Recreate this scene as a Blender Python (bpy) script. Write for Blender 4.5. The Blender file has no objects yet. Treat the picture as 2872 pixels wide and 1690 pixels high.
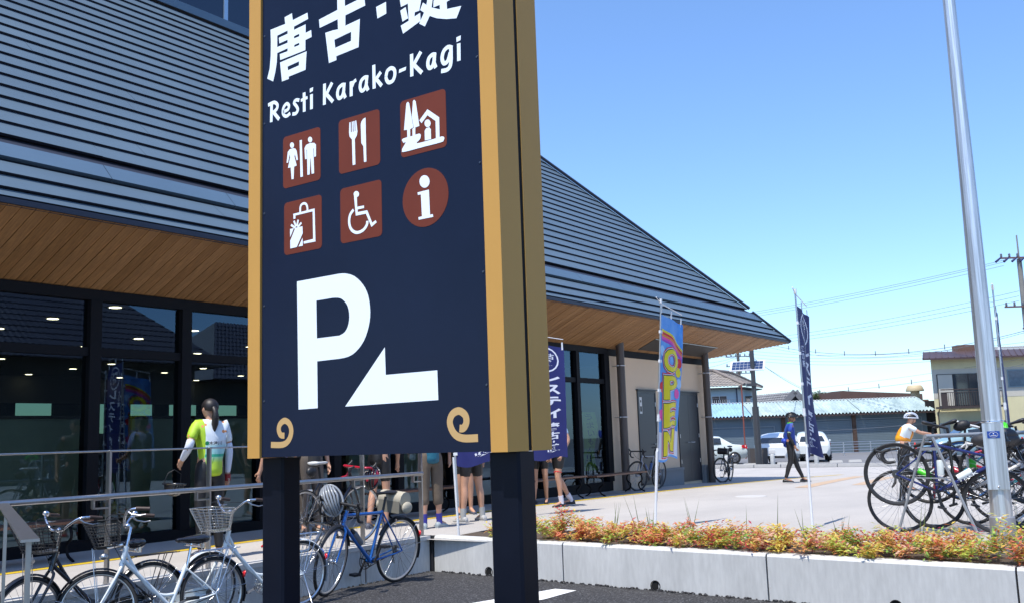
import bpy, bmesh, math, random, json
from mathutils import Vector, Matrix
from mathutils.geometry import tessellate_polygon
random.seed(7)
S = bpy.context.scene
COL = S.collection
PI = math.pi
rad = math.radians
# ---------------------------------------------------------------- camera, sky, sun, exposure
cam_d = bpy.data.cameras.new('camera'); cam = bpy.data.objects.new('camera', cam_d); COL.objects.link(cam)
cam_d.sensor_width = 36.0; cam_d.lens = 34.05; cam_d.clip_start = 0.05; cam_d.clip_end = 3000
CR = [[0.57577454, -0.09556495, -0.81200432], [-0.81690262, -0.10850045, -0.56647838], [-0.03396736, 0.98949229, -0.14053905]]
cam.matrix_world = Matrix(((CR[0][0], CR[0][1], CR[0][2], 0), (CR[1][0], CR[1][1], CR[1][2], 0), (CR[2][0], CR[2][1], CR[2][2], 1.51), (0, 0, 0, 1)))
S.camera = cam
world = bpy.data.worlds.new('World'); S.world = world; world.use_nodes = True
wn = world.node_tree.nodes; wl = world.node_tree.links
bgn = wn['Background']
sky = wn.new('ShaderNodeTexSky'); sky.sky_type = 'NISHITA'; sky.sun_disc = False
SUN = Vector((-0.44, -0.018, 1.0)).normalized()
sky.sun_elevation = math.asin(SUN.z); sky.sun_rotation = math.atan2(SUN.x, SUN.y)
sky.altitude = 0; sky.air_density = 1.0; sky.dust_density = 0.5; sky.ozone_density = 6.0
tint = wn.new('ShaderNodeMixRGB'); tint.blend_type = 'MULTIPLY'; tint.inputs[0].default_value = 1; tint.inputs[2].default_value = (.84, .925, 1.02, 1)
wl.new(sky.outputs[0], tint.inputs[1]); wl.new(tint.outputs[0], bgn.inputs[0]); bgn.inputs[1].default_value = 0.15
sun_d = bpy.data.lights.new('sun', 'SUN'); sun_d.energy = 3.35; sun_d.angle = rad(0.53); sun_d.color = (1.0, 0.94, 0.85)
sun = bpy.data.objects.new('sun', sun_d); COL.objects.link(sun)
sun.rotation_euler = SUN.to_track_quat('Z', 'Y').to_euler()
S.view_settings.view_transform = 'Standard'; S.view_settings.look = 'None'; S.view_settings.gamma = 1
S.view_settings.use_curve_mapping = False; S.view_settings.exposure = 0.78
S.cycles.max_bounces = 8; S.cycles.transparent_max_bounces = 16; S.cycles.glossy_bounces = 4
S.cycles.sample_clamp_indirect = 8
# ---------------------------------------------------------------- materials
MAT = {}
def mat(name, col, rough=0.6, metal=0.0, spec=0.5, var=0.0, vscale=4.0, bump=0.0, bscale=60.0, col2=None, emit=None, stretch=None, trans=0.0, coat=0.0, fine=0.0, fscale=200.0, sheen=0.0):
    if name in MAT: return MAT[name]
    m = bpy.data.materials.new(name); m.use_nodes = True; MAT[name] = m
    nt = m.node_tree; n = nt.nodes; l = nt.links; b = n['Principled BSDF']
    c = (col[0], col[1], col[2], 1)
    b.inputs['Base Color'].default_value = c; b.inputs['Roughness'].default_value = rough
    b.inputs['Metallic'].default_value = metal; b.inputs['Specular IOR Level'].default_value = spec
    if coat: b.inputs['Coat Weight'].default_value = coat; b.inputs['Coat Roughness'].default_value = 0.05
    if emit: b.inputs['Emission Color'].default_value = (*emit[:3], 1); b.inputs['Emission Strength'].default_value = emit[3]
    if trans: b.inputs['Transmission Weight'].default_value = trans
    tc = None
    def coord():
        nonlocal tc
        if tc is None:
            t = n.new('ShaderNodeTexCoord'); mp = n.new('ShaderNodeMapping'); l.new(t.outputs['Object'], mp.inputs[0])
            if stretch: mp.inputs['Scale'].default_value = stretch
            tc = mp
        return tc.outputs[0]
    last = None
    if var:
        nz = n.new('ShaderNodeTexNoise'); nz.inputs['Scale'].default_value = vscale; nz.inputs['Detail'].default_value = 8; nz.inputs['Roughness'].default_value = 0.65
        l.new(coord(), nz.inputs['Vector'])
        rp = n.new('ShaderNodeValToRGB'); rp.color_ramp.elements[0].position = 0.3; rp.color_ramp.elements[1].position = 0.7
        a = col2 if col2 else tuple(x * (1 - var) for x in col)
        d = tuple(min(1, x * (1 + var * .6)) for x in col)
        rp.color_ramp.elements[0].color = (*a[:3], 1); rp.color_ramp.elements[1].color = (*d[:3], 1)
        l.new(nz.outputs[0], rp.inputs[0]); last = rp.outputs[0]
        mr = n.new('ShaderNodeMapRange'); mr.inputs[3].default_value = rough * .85; mr.inputs[4].default_value = min(1, rough * 1.2)
        l.new(nz.outputs[0], mr.inputs[0]); l.new(mr.outputs[0], b.inputs['Roughness'])
    if fine:
        nf = n.new('ShaderNodeTexNoise'); nf.inputs['Scale'].default_value = fscale; nf.inputs['Detail'].default_value = 4
        l.new(coord(), nf.inputs['Vector'])
        mr2 = n.new('ShaderNodeMapRange'); mr2.inputs[1].default_value = .3; mr2.inputs[2].default_value = .7; mr2.inputs[3].default_value = 1 - fine; mr2.inputs[4].default_value = 1 + fine
        l.new(nf.outputs[0], mr2.inputs[0])
        mx = n.new('ShaderNodeVectorMath'); mx.operation = 'SCALE'
        if last: l.new(last, mx.inputs[0])
        else: mx.inputs[0].default_value = col[:3]
        l.new(mr2.outputs[0], mx.inputs['Scale']); last = mx.outputs[0]
    if last: l.new(last, b.inputs['Base Color'])
    if bump:
        nb = n.new('ShaderNodeTexNoise'); nb.inputs['Scale'].default_value = bscale; nb.inputs['Detail'].default_value = 6
        l.new(coord(), nb.inputs['Vector'])
        bp = n.new('ShaderNodeBump'); bp.inputs['Strength'].default_value = bump; bp.inputs['Distance'].default_value = 0.01
        l.new(nb.outputs[0], bp.inputs['Height']); l.new(bp.outputs[0], b.inputs['Normal'])
    return m
def glass(name, tint, ior=1.5, rough=0.0, gl=(1, 1, 1)):
    m = bpy.data.materials.new(name); m.use_nodes = True; nt = m.node_tree; n = nt.nodes; l = nt.links
    n.remove(n['Principled BSDF'])
    t = n.new('ShaderNodeBsdfTransparent'); t.inputs[0].default_value = (*tint, 1)
    g = n.new('ShaderNodeBsdfGlossy'); g.inputs['Roughness'].default_value = rough; g.inputs[0].default_value = (*gl, 1)
    f = n.new('ShaderNodeFresnel'); f.inputs[0].default_value = ior
    mx = n.new('ShaderNodeMixShader'); l.new(f.outputs[0], mx.inputs[0]); l.new(t.outputs[0], mx.inputs[1]); l.new(g.outputs[0], mx.inputs[2])
    l.new(mx.outputs[0], n['Material Output'].inputs[0]); MAT[name] = m; return m
def leafmat(name, col, tr=0.35):
    m = bpy.data.materials.new(name); m.use_nodes = True; nt = m.node_tree; n = nt.nodes; l = nt.links
    b = n['Principled BSDF']; b.inputs['Base Color'].default_value = (*col, 1); b.inputs['Roughness'].default_value = .45
    t = n.new('ShaderNodeBsdfTranslucent'); t.inputs[0].default_value = (col[0] * 1.2, col[1] * 1.2, col[2] * .8, 1)
    mx = n.new('ShaderNodeMixShader'); mx.inputs[0].default_value = tr
    l.new(b.outputs[0], mx.inputs[1]); l.new(t.outputs[0], mx.inputs[2]); l.new(mx.outputs[0], n['Material Output'].inputs[0]); MAT[name] = m; return m
# ---------------------------------------------------------------- mesh collector
class MB:
    def __init__(s): s.v = []; s.f = []; s.sm = []; s.mi = []; s.cur = 0; s.T = None
    def add(s, vs, fs, smooth=False):
        o = len(s.v)
        if s.T is not None: vs = [tuple(s.T @ Vector(p)) for p in vs]
        s.v += [tuple(p) for p in vs]
        for f in fs: s.f.append([i + o for i in f]); s.sm.append(smooth); s.mi.append(s.cur)
        return s
    def box(s, x0, y0, z0, x1, y1, z1):
        return s.add([(x0,y0,z0),(x1,y0,z0),(x1,y1,z0),(x0,y1,z0),(x0,y0,z1),(x1,y0,z1),(x1,y1,z1),(x0,y1,z1)], [(3,2,1,0),(4,5,6,7),(0,1,5,4),(1,2,6,5),(2,3,7,6),(3,0,4,7)])
    def hexa(s, b, t):
        return s.add(list(b) + list(t), [(3,2,1,0),(4,5,6,7),(0,1,5,4),(1,2,6,5),(2,3,7,6),(3,0,4,7)])
    def bar(s, p, q, w, h, up=(0, 0, 1)):
        p = Vector(p); q = Vector(q); d = (q - p).normalized(); u = Vector(up)
        if abs(d.dot(u)) > .99: u = Vector((1, 0, 0))
        a = d.cross(u).normalized() * w / 2; c = a.cross(d).normalized() * h / 2
        return s.hexa([p - a - c, p + a - c, p + a + c, p - a + c], [q - a - c, q + a - c, q + a + c, q - a + c])
    def tube(s, pts, r, n=8, closed=False, caps=True, smooth=True):
        P = [Vector(p) for p in pts]; k = len(P); R = r if isinstance(r, (list, tuple)) else [r] * k
        vs = []; prev = None
        for i in range(k):
            if closed: d = P[(i + 1) % k] - P[i - 1]
            else: d = P[min(i + 1, k - 1)] - P[max(i - 1, 0)]
            if d.length < 1e-9: d = Vector((0, 0, 1))
            d.normalize()
            if prev is None:
                u = Vector((0, 0, 1)) if abs(d.z) < .9 else Vector((1, 0, 0))
                a = d.cross(u).normalized()
            else:
                a = prev - d * prev.dot(d)
                a = a.normalized() if a.length > 1e-6 else d.orthogonal().normalized()
            prev = a; b = d.cross(a)
            for j in range(n):
                t = 2 * PI * j / n; vs.append(P[i] + (a * math.cos(t) + b * math.sin(t)) * R[i])
        fs = []
        for i in range(k if closed else k - 1):
            i2 = (i + 1) % k
            for j in range(n): fs.append((i * n + j, i * n + (j + 1) % n, i2 * n + (j + 1) % n, i2 * n + j))
        s.add(vs, fs, smooth)
        if caps and not closed:
            s.add(vs[:n], [tuple(range(n))[::-1]]); s.add(vs[-n:], [tuple(range(n))])
        return s
    def ell(s, c, r, n=14, m=10, rot=None, zmin=-1.0, smooth=True):
        c = Vector(c); r = (r, r, r) if not isinstance(r, (tuple, list)) else r; vs = []; fs = []
        t0 = math.acos(max(-1, min(1, zmin))) if zmin > -1 else PI
        for i in range(m + 1):
            t = t0 * i / m
            for j in range(n):
                a = 2 * PI * j / n; p = Vector((r[0] * math.sin(t) * math.cos(a), r[1] * math.sin(t) * math.sin(a), r[2] * math.cos(t)))
                if rot is not None: p = rot @ p
                vs.append(c + p)
        for i in range(m):
            for j in range(n): fs.append((i * n + j, (i + 1) * n + j, (i + 1) * n + (j + 1) % n, i * n + (j + 1) % n))
        s.add(vs, fs, smooth)
        if zmin > -1: s.add(vs[-n:], [tuple(range(n))[::-1]])
        return s
    def lathe(s, prof, n=16, c=(0, 0, 0), smooth=True):
        vs = []; fs = []
        for (r, z) in prof:
            for j in range(n): a = 2 * PI * j / n; vs.append((c[0] + r * math.cos(a), c[1] + r * math.sin(a), c[2] + z))
        for i in range(len(prof) - 1):
            for j in range(n): fs.append((i * n + j, i * n + (j + 1) % n, (i + 1) * n + (j + 1) % n, (i + 1) * n + j))
        s.add(vs, fs, smooth); s.add(vs[:n], [tuple(range(n))[::-1]]); s.add(vs[-n:], [tuple(range(n))]); return s
    def grid(s, fn, nu, nv, smooth=True):
        vs = [fn(i / nu, j / nv) for i in range(nu + 1) for j in range(nv + 1)]
        fs = [(i * (nv + 1) + j, (i + 1) * (nv + 1) + j, (i + 1) * (nv + 1) + j + 1, i * (nv + 1) + j + 1) for i in range(nu) for j in range(nv)]
        return s.add(vs, fs, smooth)
    def poly(s, pts): return s.add(pts, [tuple(range(len(pts)))])
    def prism(s, pts, d):
        d = Vector(d); k = len(pts); a = [Vector(p) for p in pts]; b = [p + d for p in a]
        s.add(a + b, [tuple(range(k))[::-1], tuple(range(k, 2 * k))] + [(i, (i + 1) % k, k + (i + 1) % k, k + i) for i in range(k)]); return s
    def flat(s, rings, fn):
        """polygon with holes in 2-D, mapped by fn"""
        tri = tessellate_polygon([[Vector((p[0], p[1], 0)) for p in r] for r in rings])
        pts = [p for r in rings for p in r]
        return s.add([fn(p[0], p[1]) for p in pts], [tuple(t) for t in tri])
    def stroke(s, pts, w, fn):
        P = [Vector((p[0], p[1])) for p in pts]; k = len(P); L = []; 
        for i in range(k):
            d = (P[min(i + 1, k - 1)] - P[max(i - 1, 0)]).normalized(); nn = Vector((-d.y, d.x)) * w / 2; L.append((P[i] + nn, P[i] - nn))
        vs = [fn(q.x, q.y) for pr in L for q in pr]
        return s.add(vs, [(2 * i, 2 * i + 1, 2 * i + 3, 2 * i + 2) for i in range(k - 1)])
    def mesh(s, name, mats):
        me = bpy.data.meshes.new(name); me.from_pydata(s.v, [], s.f)
        for m in mats: me.materials.append(m)
        me.polygons.foreach_set('use_smooth', s.sm); me.polygons.foreach_set('material_index', s.mi); me.update(); return me
    def build(s, name, m, parent=None, label=None, kind=None, cat=None, group=None):
        me = s.mesh(name, m if isinstance(m, (list, tuple)) else [m])
        return link(name, me, parent, label, kind, cat, group)
def link(name, me, parent=None, label=None, kind=None, cat=None, group=None):
    o = bpy.data.objects.new(name, me); COL.objects.link(o)
    if parent is not None: o.parent = parent
    return tag(o, label, cat, group, kind)
def tag(o, label=None, cat=None, group=None, kind=None):
    if label: o['label'] = label
    if cat: o['category'] = cat
    if group: o['group'] = group
    if kind: o['kind'] = kind
    return o
def thing(name, label, cat, loc=(0, 0, 0), rz=0.0, group=None):
    o = bpy.data.objects.new(name, None); COL.objects.link(o); o.location = loc; o.rotation_euler = (0, 0, rz); o.empty_display_size = .2
    return tag(o, label, cat, group)
def dup(o, parent=None):
    c = o.copy(); COL.objects.link(c)
    if parent is not None: c.parent = parent
    for ch in o.children: dup(ch, c)
    return c
def crv(pts, n=5):
    P = [Vector(p) for p in pts]; o = []
    for i in range(len(P) - 1):
        p0 = P[i - 1] if i > 0 else P[i]; p1 = P[i]; p2 = P[i + 1]; p3 = P[i + 2] if i + 2 < len(P) else P[i + 1]
        for k in range(n):
            t = k / n; o.append(.5 * ((2 * p1) + (p2 - p0) * t + (2 * p0 - 5 * p1 + 4 * p2 - p3) * t * t + (3 * p1 - p0 - 3 * p2 + p3) * t ** 3))
    o.append(P[-1]); return o
def circle(c, r, n, ax='y'):
    o = []
    for i in range(n):
        a = 2 * PI * i / n
        if ax == 'y': o.append((c[0] + r * math.cos(a), c[1], c[2] + r * math.sin(a)))
        elif ax == 'z': o.append((c[0] + r * math.cos(a), c[1] + r * math.sin(a), c[2]))
        else: o.append((c[0], c[1] + r * math.cos(a), c[2] + r * math.sin(a)))
    return o
_tc = {}
def text2d(body, bold=0.0):
    """flat letter outlines as 2-D triangles"""
    if (body, bold) in _tc: return _tc[(body, bold)]
    c = bpy.data.curves.new('t', 'FONT'); c.body = body; c.resolution_u = 3; c.offset = bold; c.fill_mode = 'FRONT'
    o = bpy.data.objects.new('t', c); COL.objects.link(o); bpy.context.view_layer.update()
    m = bpy.data.meshes.new_from_object(o.evaluated_get(bpy.context.evaluated_depsgraph_get()))
    vs = [(v.co.x, v.co.y) for v in m.vertices]; fs = [tuple(p.vertices) for p in m.polygons]
    bpy.data.objects.remove(o); bpy.data.curves.remove(c); bpy.data.meshes.remove(m); _tc[(body, bold)] = (vs, fs); return vs, fs
def fit2d(vf, x0, y0, x1, y1):
    vs, fs = vf; ax = min(v[0] for v in vs); bx = max(v[0] for v in vs); ay = min(v[1] for v in vs); by = max(v[1] for v in vs)
    return [(x0 + (v[0] - ax) / max(bx - ax, 1e-6) * (x1 - x0), y0 + (v[1] - ay) / max(by - ay, 1e-6) * (y1 - y0)) for v in vs], fs
def conform(mb, vf, fn, us, vs_):
    """cut a flat 2-D mesh along grid lines and lay it on the surface fn(u,v)"""
    bm = bmesh.new(); V = [bm.verts.new((v[0], v[1], 0)) for v in vf[0]]
    for f in vf[1]:
        try: bm.faces.new([V[i] for i in f])
        except ValueError: pass
    for u in us: bmesh.ops.bisect_plane(bm, geom=bm.verts[:] + bm.edges[:] + bm.faces[:], plane_co=(u, 0, 0), plane_no=(1, 0, 0))
    for v in vs_: bmesh.ops.bisect_plane(bm, geom=bm.verts[:] + bm.edges[:] + bm.faces[:], plane_co=(0, v, 0), plane_no=(0, 1, 0))
    bm.verts.index_update()
    mb.add([fn(v.co.x, v.co.y) for v in bm.verts], [[w.index for w in f.verts] for f in bm.faces]); bm.free()
def zp(X):
    d = X - 8.9
    if d < 0: return .373
    if X > 30: return max(-.1, .0673 - .026 * (X - 30))
    return .373 - .0029 * d - .00055 * d * d
F2 = Vector((.82, .572, 0)); R2 = Vector((.572, -.82, 0))
def W(r, f, z=0.0): return tuple(R2 * r + F2 * f + Vector((0, 0, z)))
YAW = math.atan2(-.82, .572)        # far things: local x runs to the right, local y away

ASPH = mat('asphalt', (.036, .035, .037), .85, var=.3, vscale=1.2, bump=1.0, bscale=160, fine=1.1, fscale=48)
def chips(m, sc, thr, col):
    n = m.node_tree.nodes; l = m.node_tree.links; b = n['Principled BSDF']; src = b.inputs['Base Color'].links[0].from_socket
    t = n.new('ShaderNodeTexCoord'); v = n.new('ShaderNodeTexVoronoi'); v.inputs['Scale'].default_value = sc; l.new(t.outputs['Object'], v.inputs['Vector'])
    w = n.new('ShaderNodeSeparateColor'); l.new(v.outputs['Color'], w.inputs[0]); g = n.new('ShaderNodeMath'); g.operation = 'GREATER_THAN'; g.inputs[1].default_value = thr; l.new(w.outputs[0], g.inputs[0])
    mx = n.new('ShaderNodeMixRGB'); l.new(g.outputs[0], mx.inputs[0]); l.new(src, mx.inputs[1]); mx.inputs[2].default_value = (*col, 1); l.new(mx.outputs[0], b.inputs['Base Color'])
chips(ASPH, 75, .90, (.12, .12, .125))
CONC = mat('concrete_paving', (.43, .405, .375), .8, var=.12, vscale=.35, bump=.25, bscale=120, fine=.12, fscale=55, stretch=(1, 2.2, 1))
CWALL = mat('concrete_panel', (.54, .54, .525), .75, var=.13, vscale=2.4, bump=.15, bscale=70, fine=.07, fscale=30, stretch=(1, 1, .22))
CAP = mat('concrete_cap', (.5, .49, .47), .8, var=.1, vscale=6, bump=.2)
YEL = mat('yellow_line_paint', (.62, .42, .02), .6, var=.15, vscale=9)
WHITEP = mat('white_road_paint', (.75, .75, .74), .7, var=.12, vscale=14, bump=.4, bscale=200)
ORANGEP = mat('orange_road_paint', (.50, .36, .24), .8, var=.25, vscale=6)
SOIL = mat('planter_soil', (.09, .065, .045), .95, var=.4, vscale=12, bump=1, bscale=70)
ROOF = mat('roof_sheet_metal', (.098, .145, .188), .45, .10, var=.10, vscale=.7, stretch=(.6, 1, 1))
ROOF2 = mat('roof_dark_trim_and_gap_shade', (.03, .036, .055), .5, .3)  # dark trim metal; on risers and gap strip the dark tone is painted shade
FLASH = mat('roof_flashing', (.085, .14, .20), .45, .1, var=.08, vscale=.6)
WOODS = [mat('cedar_%d' % i, c, .55, var=.4, vscale=3.2, stretch=(11, .9, .9), bump=.1, bscale=30, fine=.16, fscale=9) for i, c in enumerate([(.31, .155, .056), (.35, .18, .068), (.29, .145, .05), (.33, .17, .064), (.38, .20, .08)])]
BLK = mat('black_window_frame', (.006, .006, .008), .6, 0, .15)
GL = glass('window_glass', (.46, .53, .49), 1.85, gl=(.50, .74, 1.0))
STUC = mat('beige_stucco', (.66, .51, .36), .9, var=.06, vscale=1.2, bump=.6, bscale=160)
DOORM = mat('charcoal_door_paint', (.035, .037, .045), .38, .2, var=.1)
PIPE = mat('brown_pipe', (.085, .066, .056), .5, var=.12)
GREYB = mat('grey_plinth', (.20, .21, .215), .8, var=.1, bump=.2)
STEEL = mat('brushed_stainless', (.46, .45, .44), .34, 1.0, var=.10, vscale=30, stretch=(1, 1, .1))
CHROME = mat('chrome', (.75, .75, .77), .14, 1.0)
ALU = mat('aluminium', (.62, .63, .65), .3, 1.0)
GALV = mat('galvanised_steel', (.62, .66, .69), .38, .65, var=.5, vscale=22, fine=.10, fscale=60, stretch=(1.2, 1.2, .035))
NAVY = mat('navy_sign_enamel', (.0095, .0150, .036), .25, 0, .14, var=.15, vscale=1.1)
NAVY2 = mat('navy_post_enamel', (.005, .007, .015), .35, 0, .15, var=.25, vscale=3)
GOLD = mat('gold_metallic_paint', (.56, .30, .074), .42, .0, .2, var=.05, vscale=1.5)
GOLDF = mat('gold_print', (.57, .36, .14), .5)
WHT = mat('white_film', (.86, .93, .97), .4)
SGN = mat('russet_film', (.165, .036, .019), .5, 0, .2, var=.1, vscale=3)
RUB = mat('black_rubber', (.014, .014, .015), .7)
BLKP = mat('black_plastic', (.016, .016, .018), .45)
DARKP = mat('black_gloss_paint', (.012, .013, .018), .18, coat=.6)
WHP = mat('white_gloss_paint', (.74, .79, .79), .22, coat=.5)
BLUP = mat('blue_metallic_paint', (.012, .12, .42), .22, .35, coat=.6)
SPOKE = mat('spoke_steel', (.66, .66, .68), .25, 1.0)
REDR = mat('red_reflector', (.62, .01, .015), .2, coat=.5)
SKIN = mat('skin', (.50, .275, .18), .55, var=.12, vscale=9)
SKIN2 = mat('skin_tan', (.34, .17, .10), .55, var=.12, vscale=9)
BLKC = mat('black_lycra', (.010, .010, .012), .55, bump=.8, bscale=16)
HAIR = mat('black_hair', (.012, .009, .008), .5)
def plain(n, c, r=.6, **k): return mat(n, c, r, **k)

# ---------------------------------------------------------------- ground
m = MB(); m.add([(-500, -500, -.16), (900, -500, -.16), (900, 900, -.16), (-500, 900, -.16)], [(0, 1, 2, 3)])
m.build('ground', mat('far_ground', (.16, .15, .13), .95, var=.3, vscale=.05), kind='structure')
m = MB()
def wallx(y): return 9.10 + (y - 7.64) * (9.10 - 8.42) / 6.39     # line of the planter wall
m.grid(lambda u, v: (-30 + u * 39.06, -40 + v * 47.67, 0), 4, 4, False)
m.build('asphalt_lot', ASPH, kind='structure')
# plaza: walkway beside the building and the square beyond the planter
m = MB()
m.grid(lambda u, v: (-8 + u * 17.0, 7.66 + v * 12, .373), 2, 1)
m.grid(lambda u, v: (9.0 + u * 32.5, 7.66 + v * 16, zp(9.0 + u * 32.5)), 40, 1)
m.grid(lambda u, v: (9.0 + u * 32.5, -40 + v * 47.66, zp(9.0 + u * 32.5)), 40, 1)
m.build('plaza_paving', CONC, kind='structure')
m = MB(); m.add([(41.4, -80, -.104), (120, -80, -.104), (120, 120, -.104), (41.4, 120, -.104)], [(0, 1, 2, 3)])
m.build('car_park_road', mat('grey_old_asphalt', (.17, .17, .175), .9, var=.2, vscale=.3), kind='structure')
m = MB(); m.grid(lambda u, v: (-8 + u * 40.5, 9.66 + v * .17, zp(-8 + u * 40.5) + .004), 40, 1); m.build('yellow_line', YEL, kind='structure')
m = MB()
m.add([(7.88, 5.25, .004), (8.465, 5.245, .004), (8.47, 5.50, .004), (7.60, 5.72, .004), (6.6, 6.0, .004), (6.5, 5.72, .004)], [(0, 1, 2, 3, 4, 5)])
m.build('parking_line', WHITEP, kind='structure')
m = MB()
for (x0, x1, yc, w) in ((21.2, 30.0, 7.35, .35), (22.6, 29.0, 6.35, .3)):
    m.grid(lambda u, v: (x0 + u * (x1 - x0), yc + .14 * (x0 + u * (x1 - x0) - 22) + (v - .5) * w, zp(x0 + u * (x1 - x0)) + .004), 8, 1)
m.build('orange_marking', ORANGEP, kind='structure')
m = MB(); m.lathe([(.30, 0), (.30, .006), (.27, .008)], 24, (17.6, 7.0, zp(17.6))); m.build('drain_cover', CAP, kind='structure')
# far kerbs between plaza and car park
def kerb(a, b, w=.16, h=.14):
    mb = MB(); mb.bar((a[0], a[1], -.1 + h / 2), (b[0], b[1], -.1 + h / 2), w, h); return mb
k = thing('kerb', 'pale concrete kerb edging the car park beyond the plaza', 'kerb')
pp = [Vector((42.2, 30, 0)), Vector((41.6, -12, 0))]
for i in range(34):
    a = pp[0].lerp(pp[1], i / 34); b = pp[0].lerp(pp[1], (i + .97) / 34); kerb(a, b).build('kerb_stone', CAP, k)
# ---------------------------------------------------------------- retaining walls
wl_ = thing('retaining_wall', 'shaded grey concrete retaining wall under the handrail, running to the corner', 'wall', (0, 0, 0))
xs = [-8, -5, -2.9, -1.1, .7, 2.5, 4.3, 6.1, 7.9, 9.07]
for i in range(len(xs) - 1):
    mb = MB(); mb.box(xs[i] + .006, 7.64, -.05, xs[i + 1] - .006, 7.80, .362); mb.build('wall_panel', CWALL, wl_)
    mb = MB(); mb.box(xs[i] + .003, 7.625, .364, xs[i + 1] - .003, 7.83, .41); mb.build('coping', CAP, wl_)
mb = MB(); mb.box(-8, 7.70, -.05, 9.0, 7.76, .35); mb.build('joint_filler', BLKP, wl_)
wr_ = thing('planter_wall', 'pale concrete planter wall with drain holes along the asphalt', 'wall', (0, 0, 0))
ys = [7.60, 5.66, 3.33, 1.27, -.75, -2.8, -5.0, -7.5]
for i in range(len(ys) - 1):
    y0, y1 = ys[i] - .008, ys[i + 1] + .008; x0, x1 = wallx(y0), wallx(y1)
    mb = MB(); mb.hexa([(x1, y1, -.05), (x1 + .14, y1, -.05), (x0 + .14, y0, -.05), (x0, y0, -.05)], [(x1, y1, .385), (x1 + .14, y1, .385), (x0 + .14, y0, .385), (x0, y0, .385)])
    # chamfered top edge
    mb.hexa([(x1, y1, .3855), (x1 + .14, y1, .3855), (x0 + .14, y0, .3855), (x0, y0, .3855)], [(x1 + .02, y1, .41), (x1 + .135, y1, .41), (x0 + .135, y0, .41), (x0 + .02, y0, .41)])
    mb.build('wall_panel', CWALL, wr_)
mb = MB(); mb.hexa([(wallx(-7.5) + .03, -7.5, -.05), (wallx(-7.5) + .1, -7.5, -.05), (wallx(7.6) + .1, 7.6, -.05), (wallx(7.6) + .03, 7.6, -.05)], [(wallx(-7.5) + .03, -7.5, .38), (wallx(-7.5) + .1, -7.5, .38), (wallx(7.6) + .1, 7.6, .38), (wallx(7.6) + .03, 7.6, .38)])
mb.build('joint_filler', BLKP, wr_)
for y in (6.72, 4.52, 2.2, .1):
    x = wallx(y) - .0035; mb = MB(); mb.add([(x, y + .045 * math.cos(t), .045 + .045 * math.sin(t)) for t in [2 * PI * i / 20 for i in range(20)]], [tuple(range(20))[::-1]])
    mb.tube([(x - .004, y + .05 * math.cos(t), .045 + .05 * math.sin(t)) for t in [2 * PI * i / 20 for i in range(20)]], .005, 6, closed=True)
    mb.build('drain_hole', mat('drain_black', (.004, .004, .004), .9), wr_)
mb = MB(); mb.box(9.075, 7.60, -.05, 9.16, 7.80, .405); mb.build('corner_joint', BLKP, wr_)
# small heaps of asphalt crumbs along the foot of the wall
mb = MB(); R_ = random.Random(3)
for i in range(420):
    y = R_.uniform(-2, 7.5); r = R_.uniform(.006, .018); x = wallx(y) - R_.random() ** 2 * .05
    mb.ell((x, y, r * .4), (r, r * 1.3, r * .8), 5, 3)
for i in range(260):
    x = R_.uniform(3.5, 9.0); r = R_.uniform(.006, .014); mb.ell((x, 7.635 - R_.random() ** 2 * .04, r * .4), (r, r, r * .8), 5, 3)
mb.build('asphalt_crumbs', ASPH, kind='stuff')
mb = MB(); mb.add([(wallx(-7.5) + .13, -7.5, .378), (wallx(-7.5) + 1.15, -7.5, .395), (wallx(7.5) + 1.15, 7.5, .395), (wallx(7.5) + .13, 7.5, .378)], [(0, 1, 2, 3)])
mb.build('planter_soil', SOIL, kind='structure')
mb = MB(); mb.bar((wallx(-7.5) + 1.18, -7.5, .38), (wallx(7.5) + 1.18, 7.5, .38), .06, .05); mb.build('planter_edging', CAP, kind='structure')

# ---------------------------------------------------------------- the visitor centre
YF = 11.01; ZT = 3.51
B = thing('visitor_centre', 'long low visitor centre with blue grey metal hipped roof and timber soffit', 'building', (0, 0, 0))
SN = .449
def sz(y): return ZT + (YF - y) * SN
EY = 9.76; TIPX = 28.4
# soffit boards
bw = .152; x = -2.6; i = 0; cache = {}
while x < TIPX - .1:
    y_in = YF - .0 if x < 24.95 else YF - (x + bw / 2 - 24.95) * (YF - EY) / (TIPX - 24.95)
    y_in = max(y_in, EY + .02)
    y2 = YF if x + bw < 24.95 else y_in
    dz = random.uniform(-.0025, .0025); sl = .0045
    mb = MB(); a, b = EY, y2
    mb.hexa([(sl, a, sz(a) + dz), (bw - sl, a, sz(a) + dz), (bw - sl, b, sz(b) + dz), (sl, b, sz(b) + dz)], [(sl, a, sz(a) + .02), (bw - sl, a, sz(a) + .02), (bw - sl, b, sz(b) + .02), (sl, b, sz(b) + .02)])
    o = mb.build('soffit_board', WOODS[random.randrange(5)], B); o.location.x = x; x += bw; i += 1
mb = MB(); mb.add([(-2.6, EY, sz(EY) + .021), (24.95, EY, sz(EY) + .021), (24.95, YF, ZT + .021), (-2.6, YF, ZT + .021)], [(0, 1, 2, 3)])
mb.add([(24.95, EY, sz(EY) + .021), (TIPX, EY, sz(EY) + .021), (24.95, YF, ZT + .021)], [(0, 1, 2)])
mb.build('soffit_backing', ROOF2, B)
# end soffit (faces east, away)
mb = MB(); mb.add([(24.97, YF, ZT + .01), (TIPX, EY, sz(EY) + .012), (TIPX, 20, sz(EY) + .012), (24.97, 20, ZT + .01)], [(0, 1, 2, 3)]); mb.build('end_soffit', WOODS[0], B)
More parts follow.
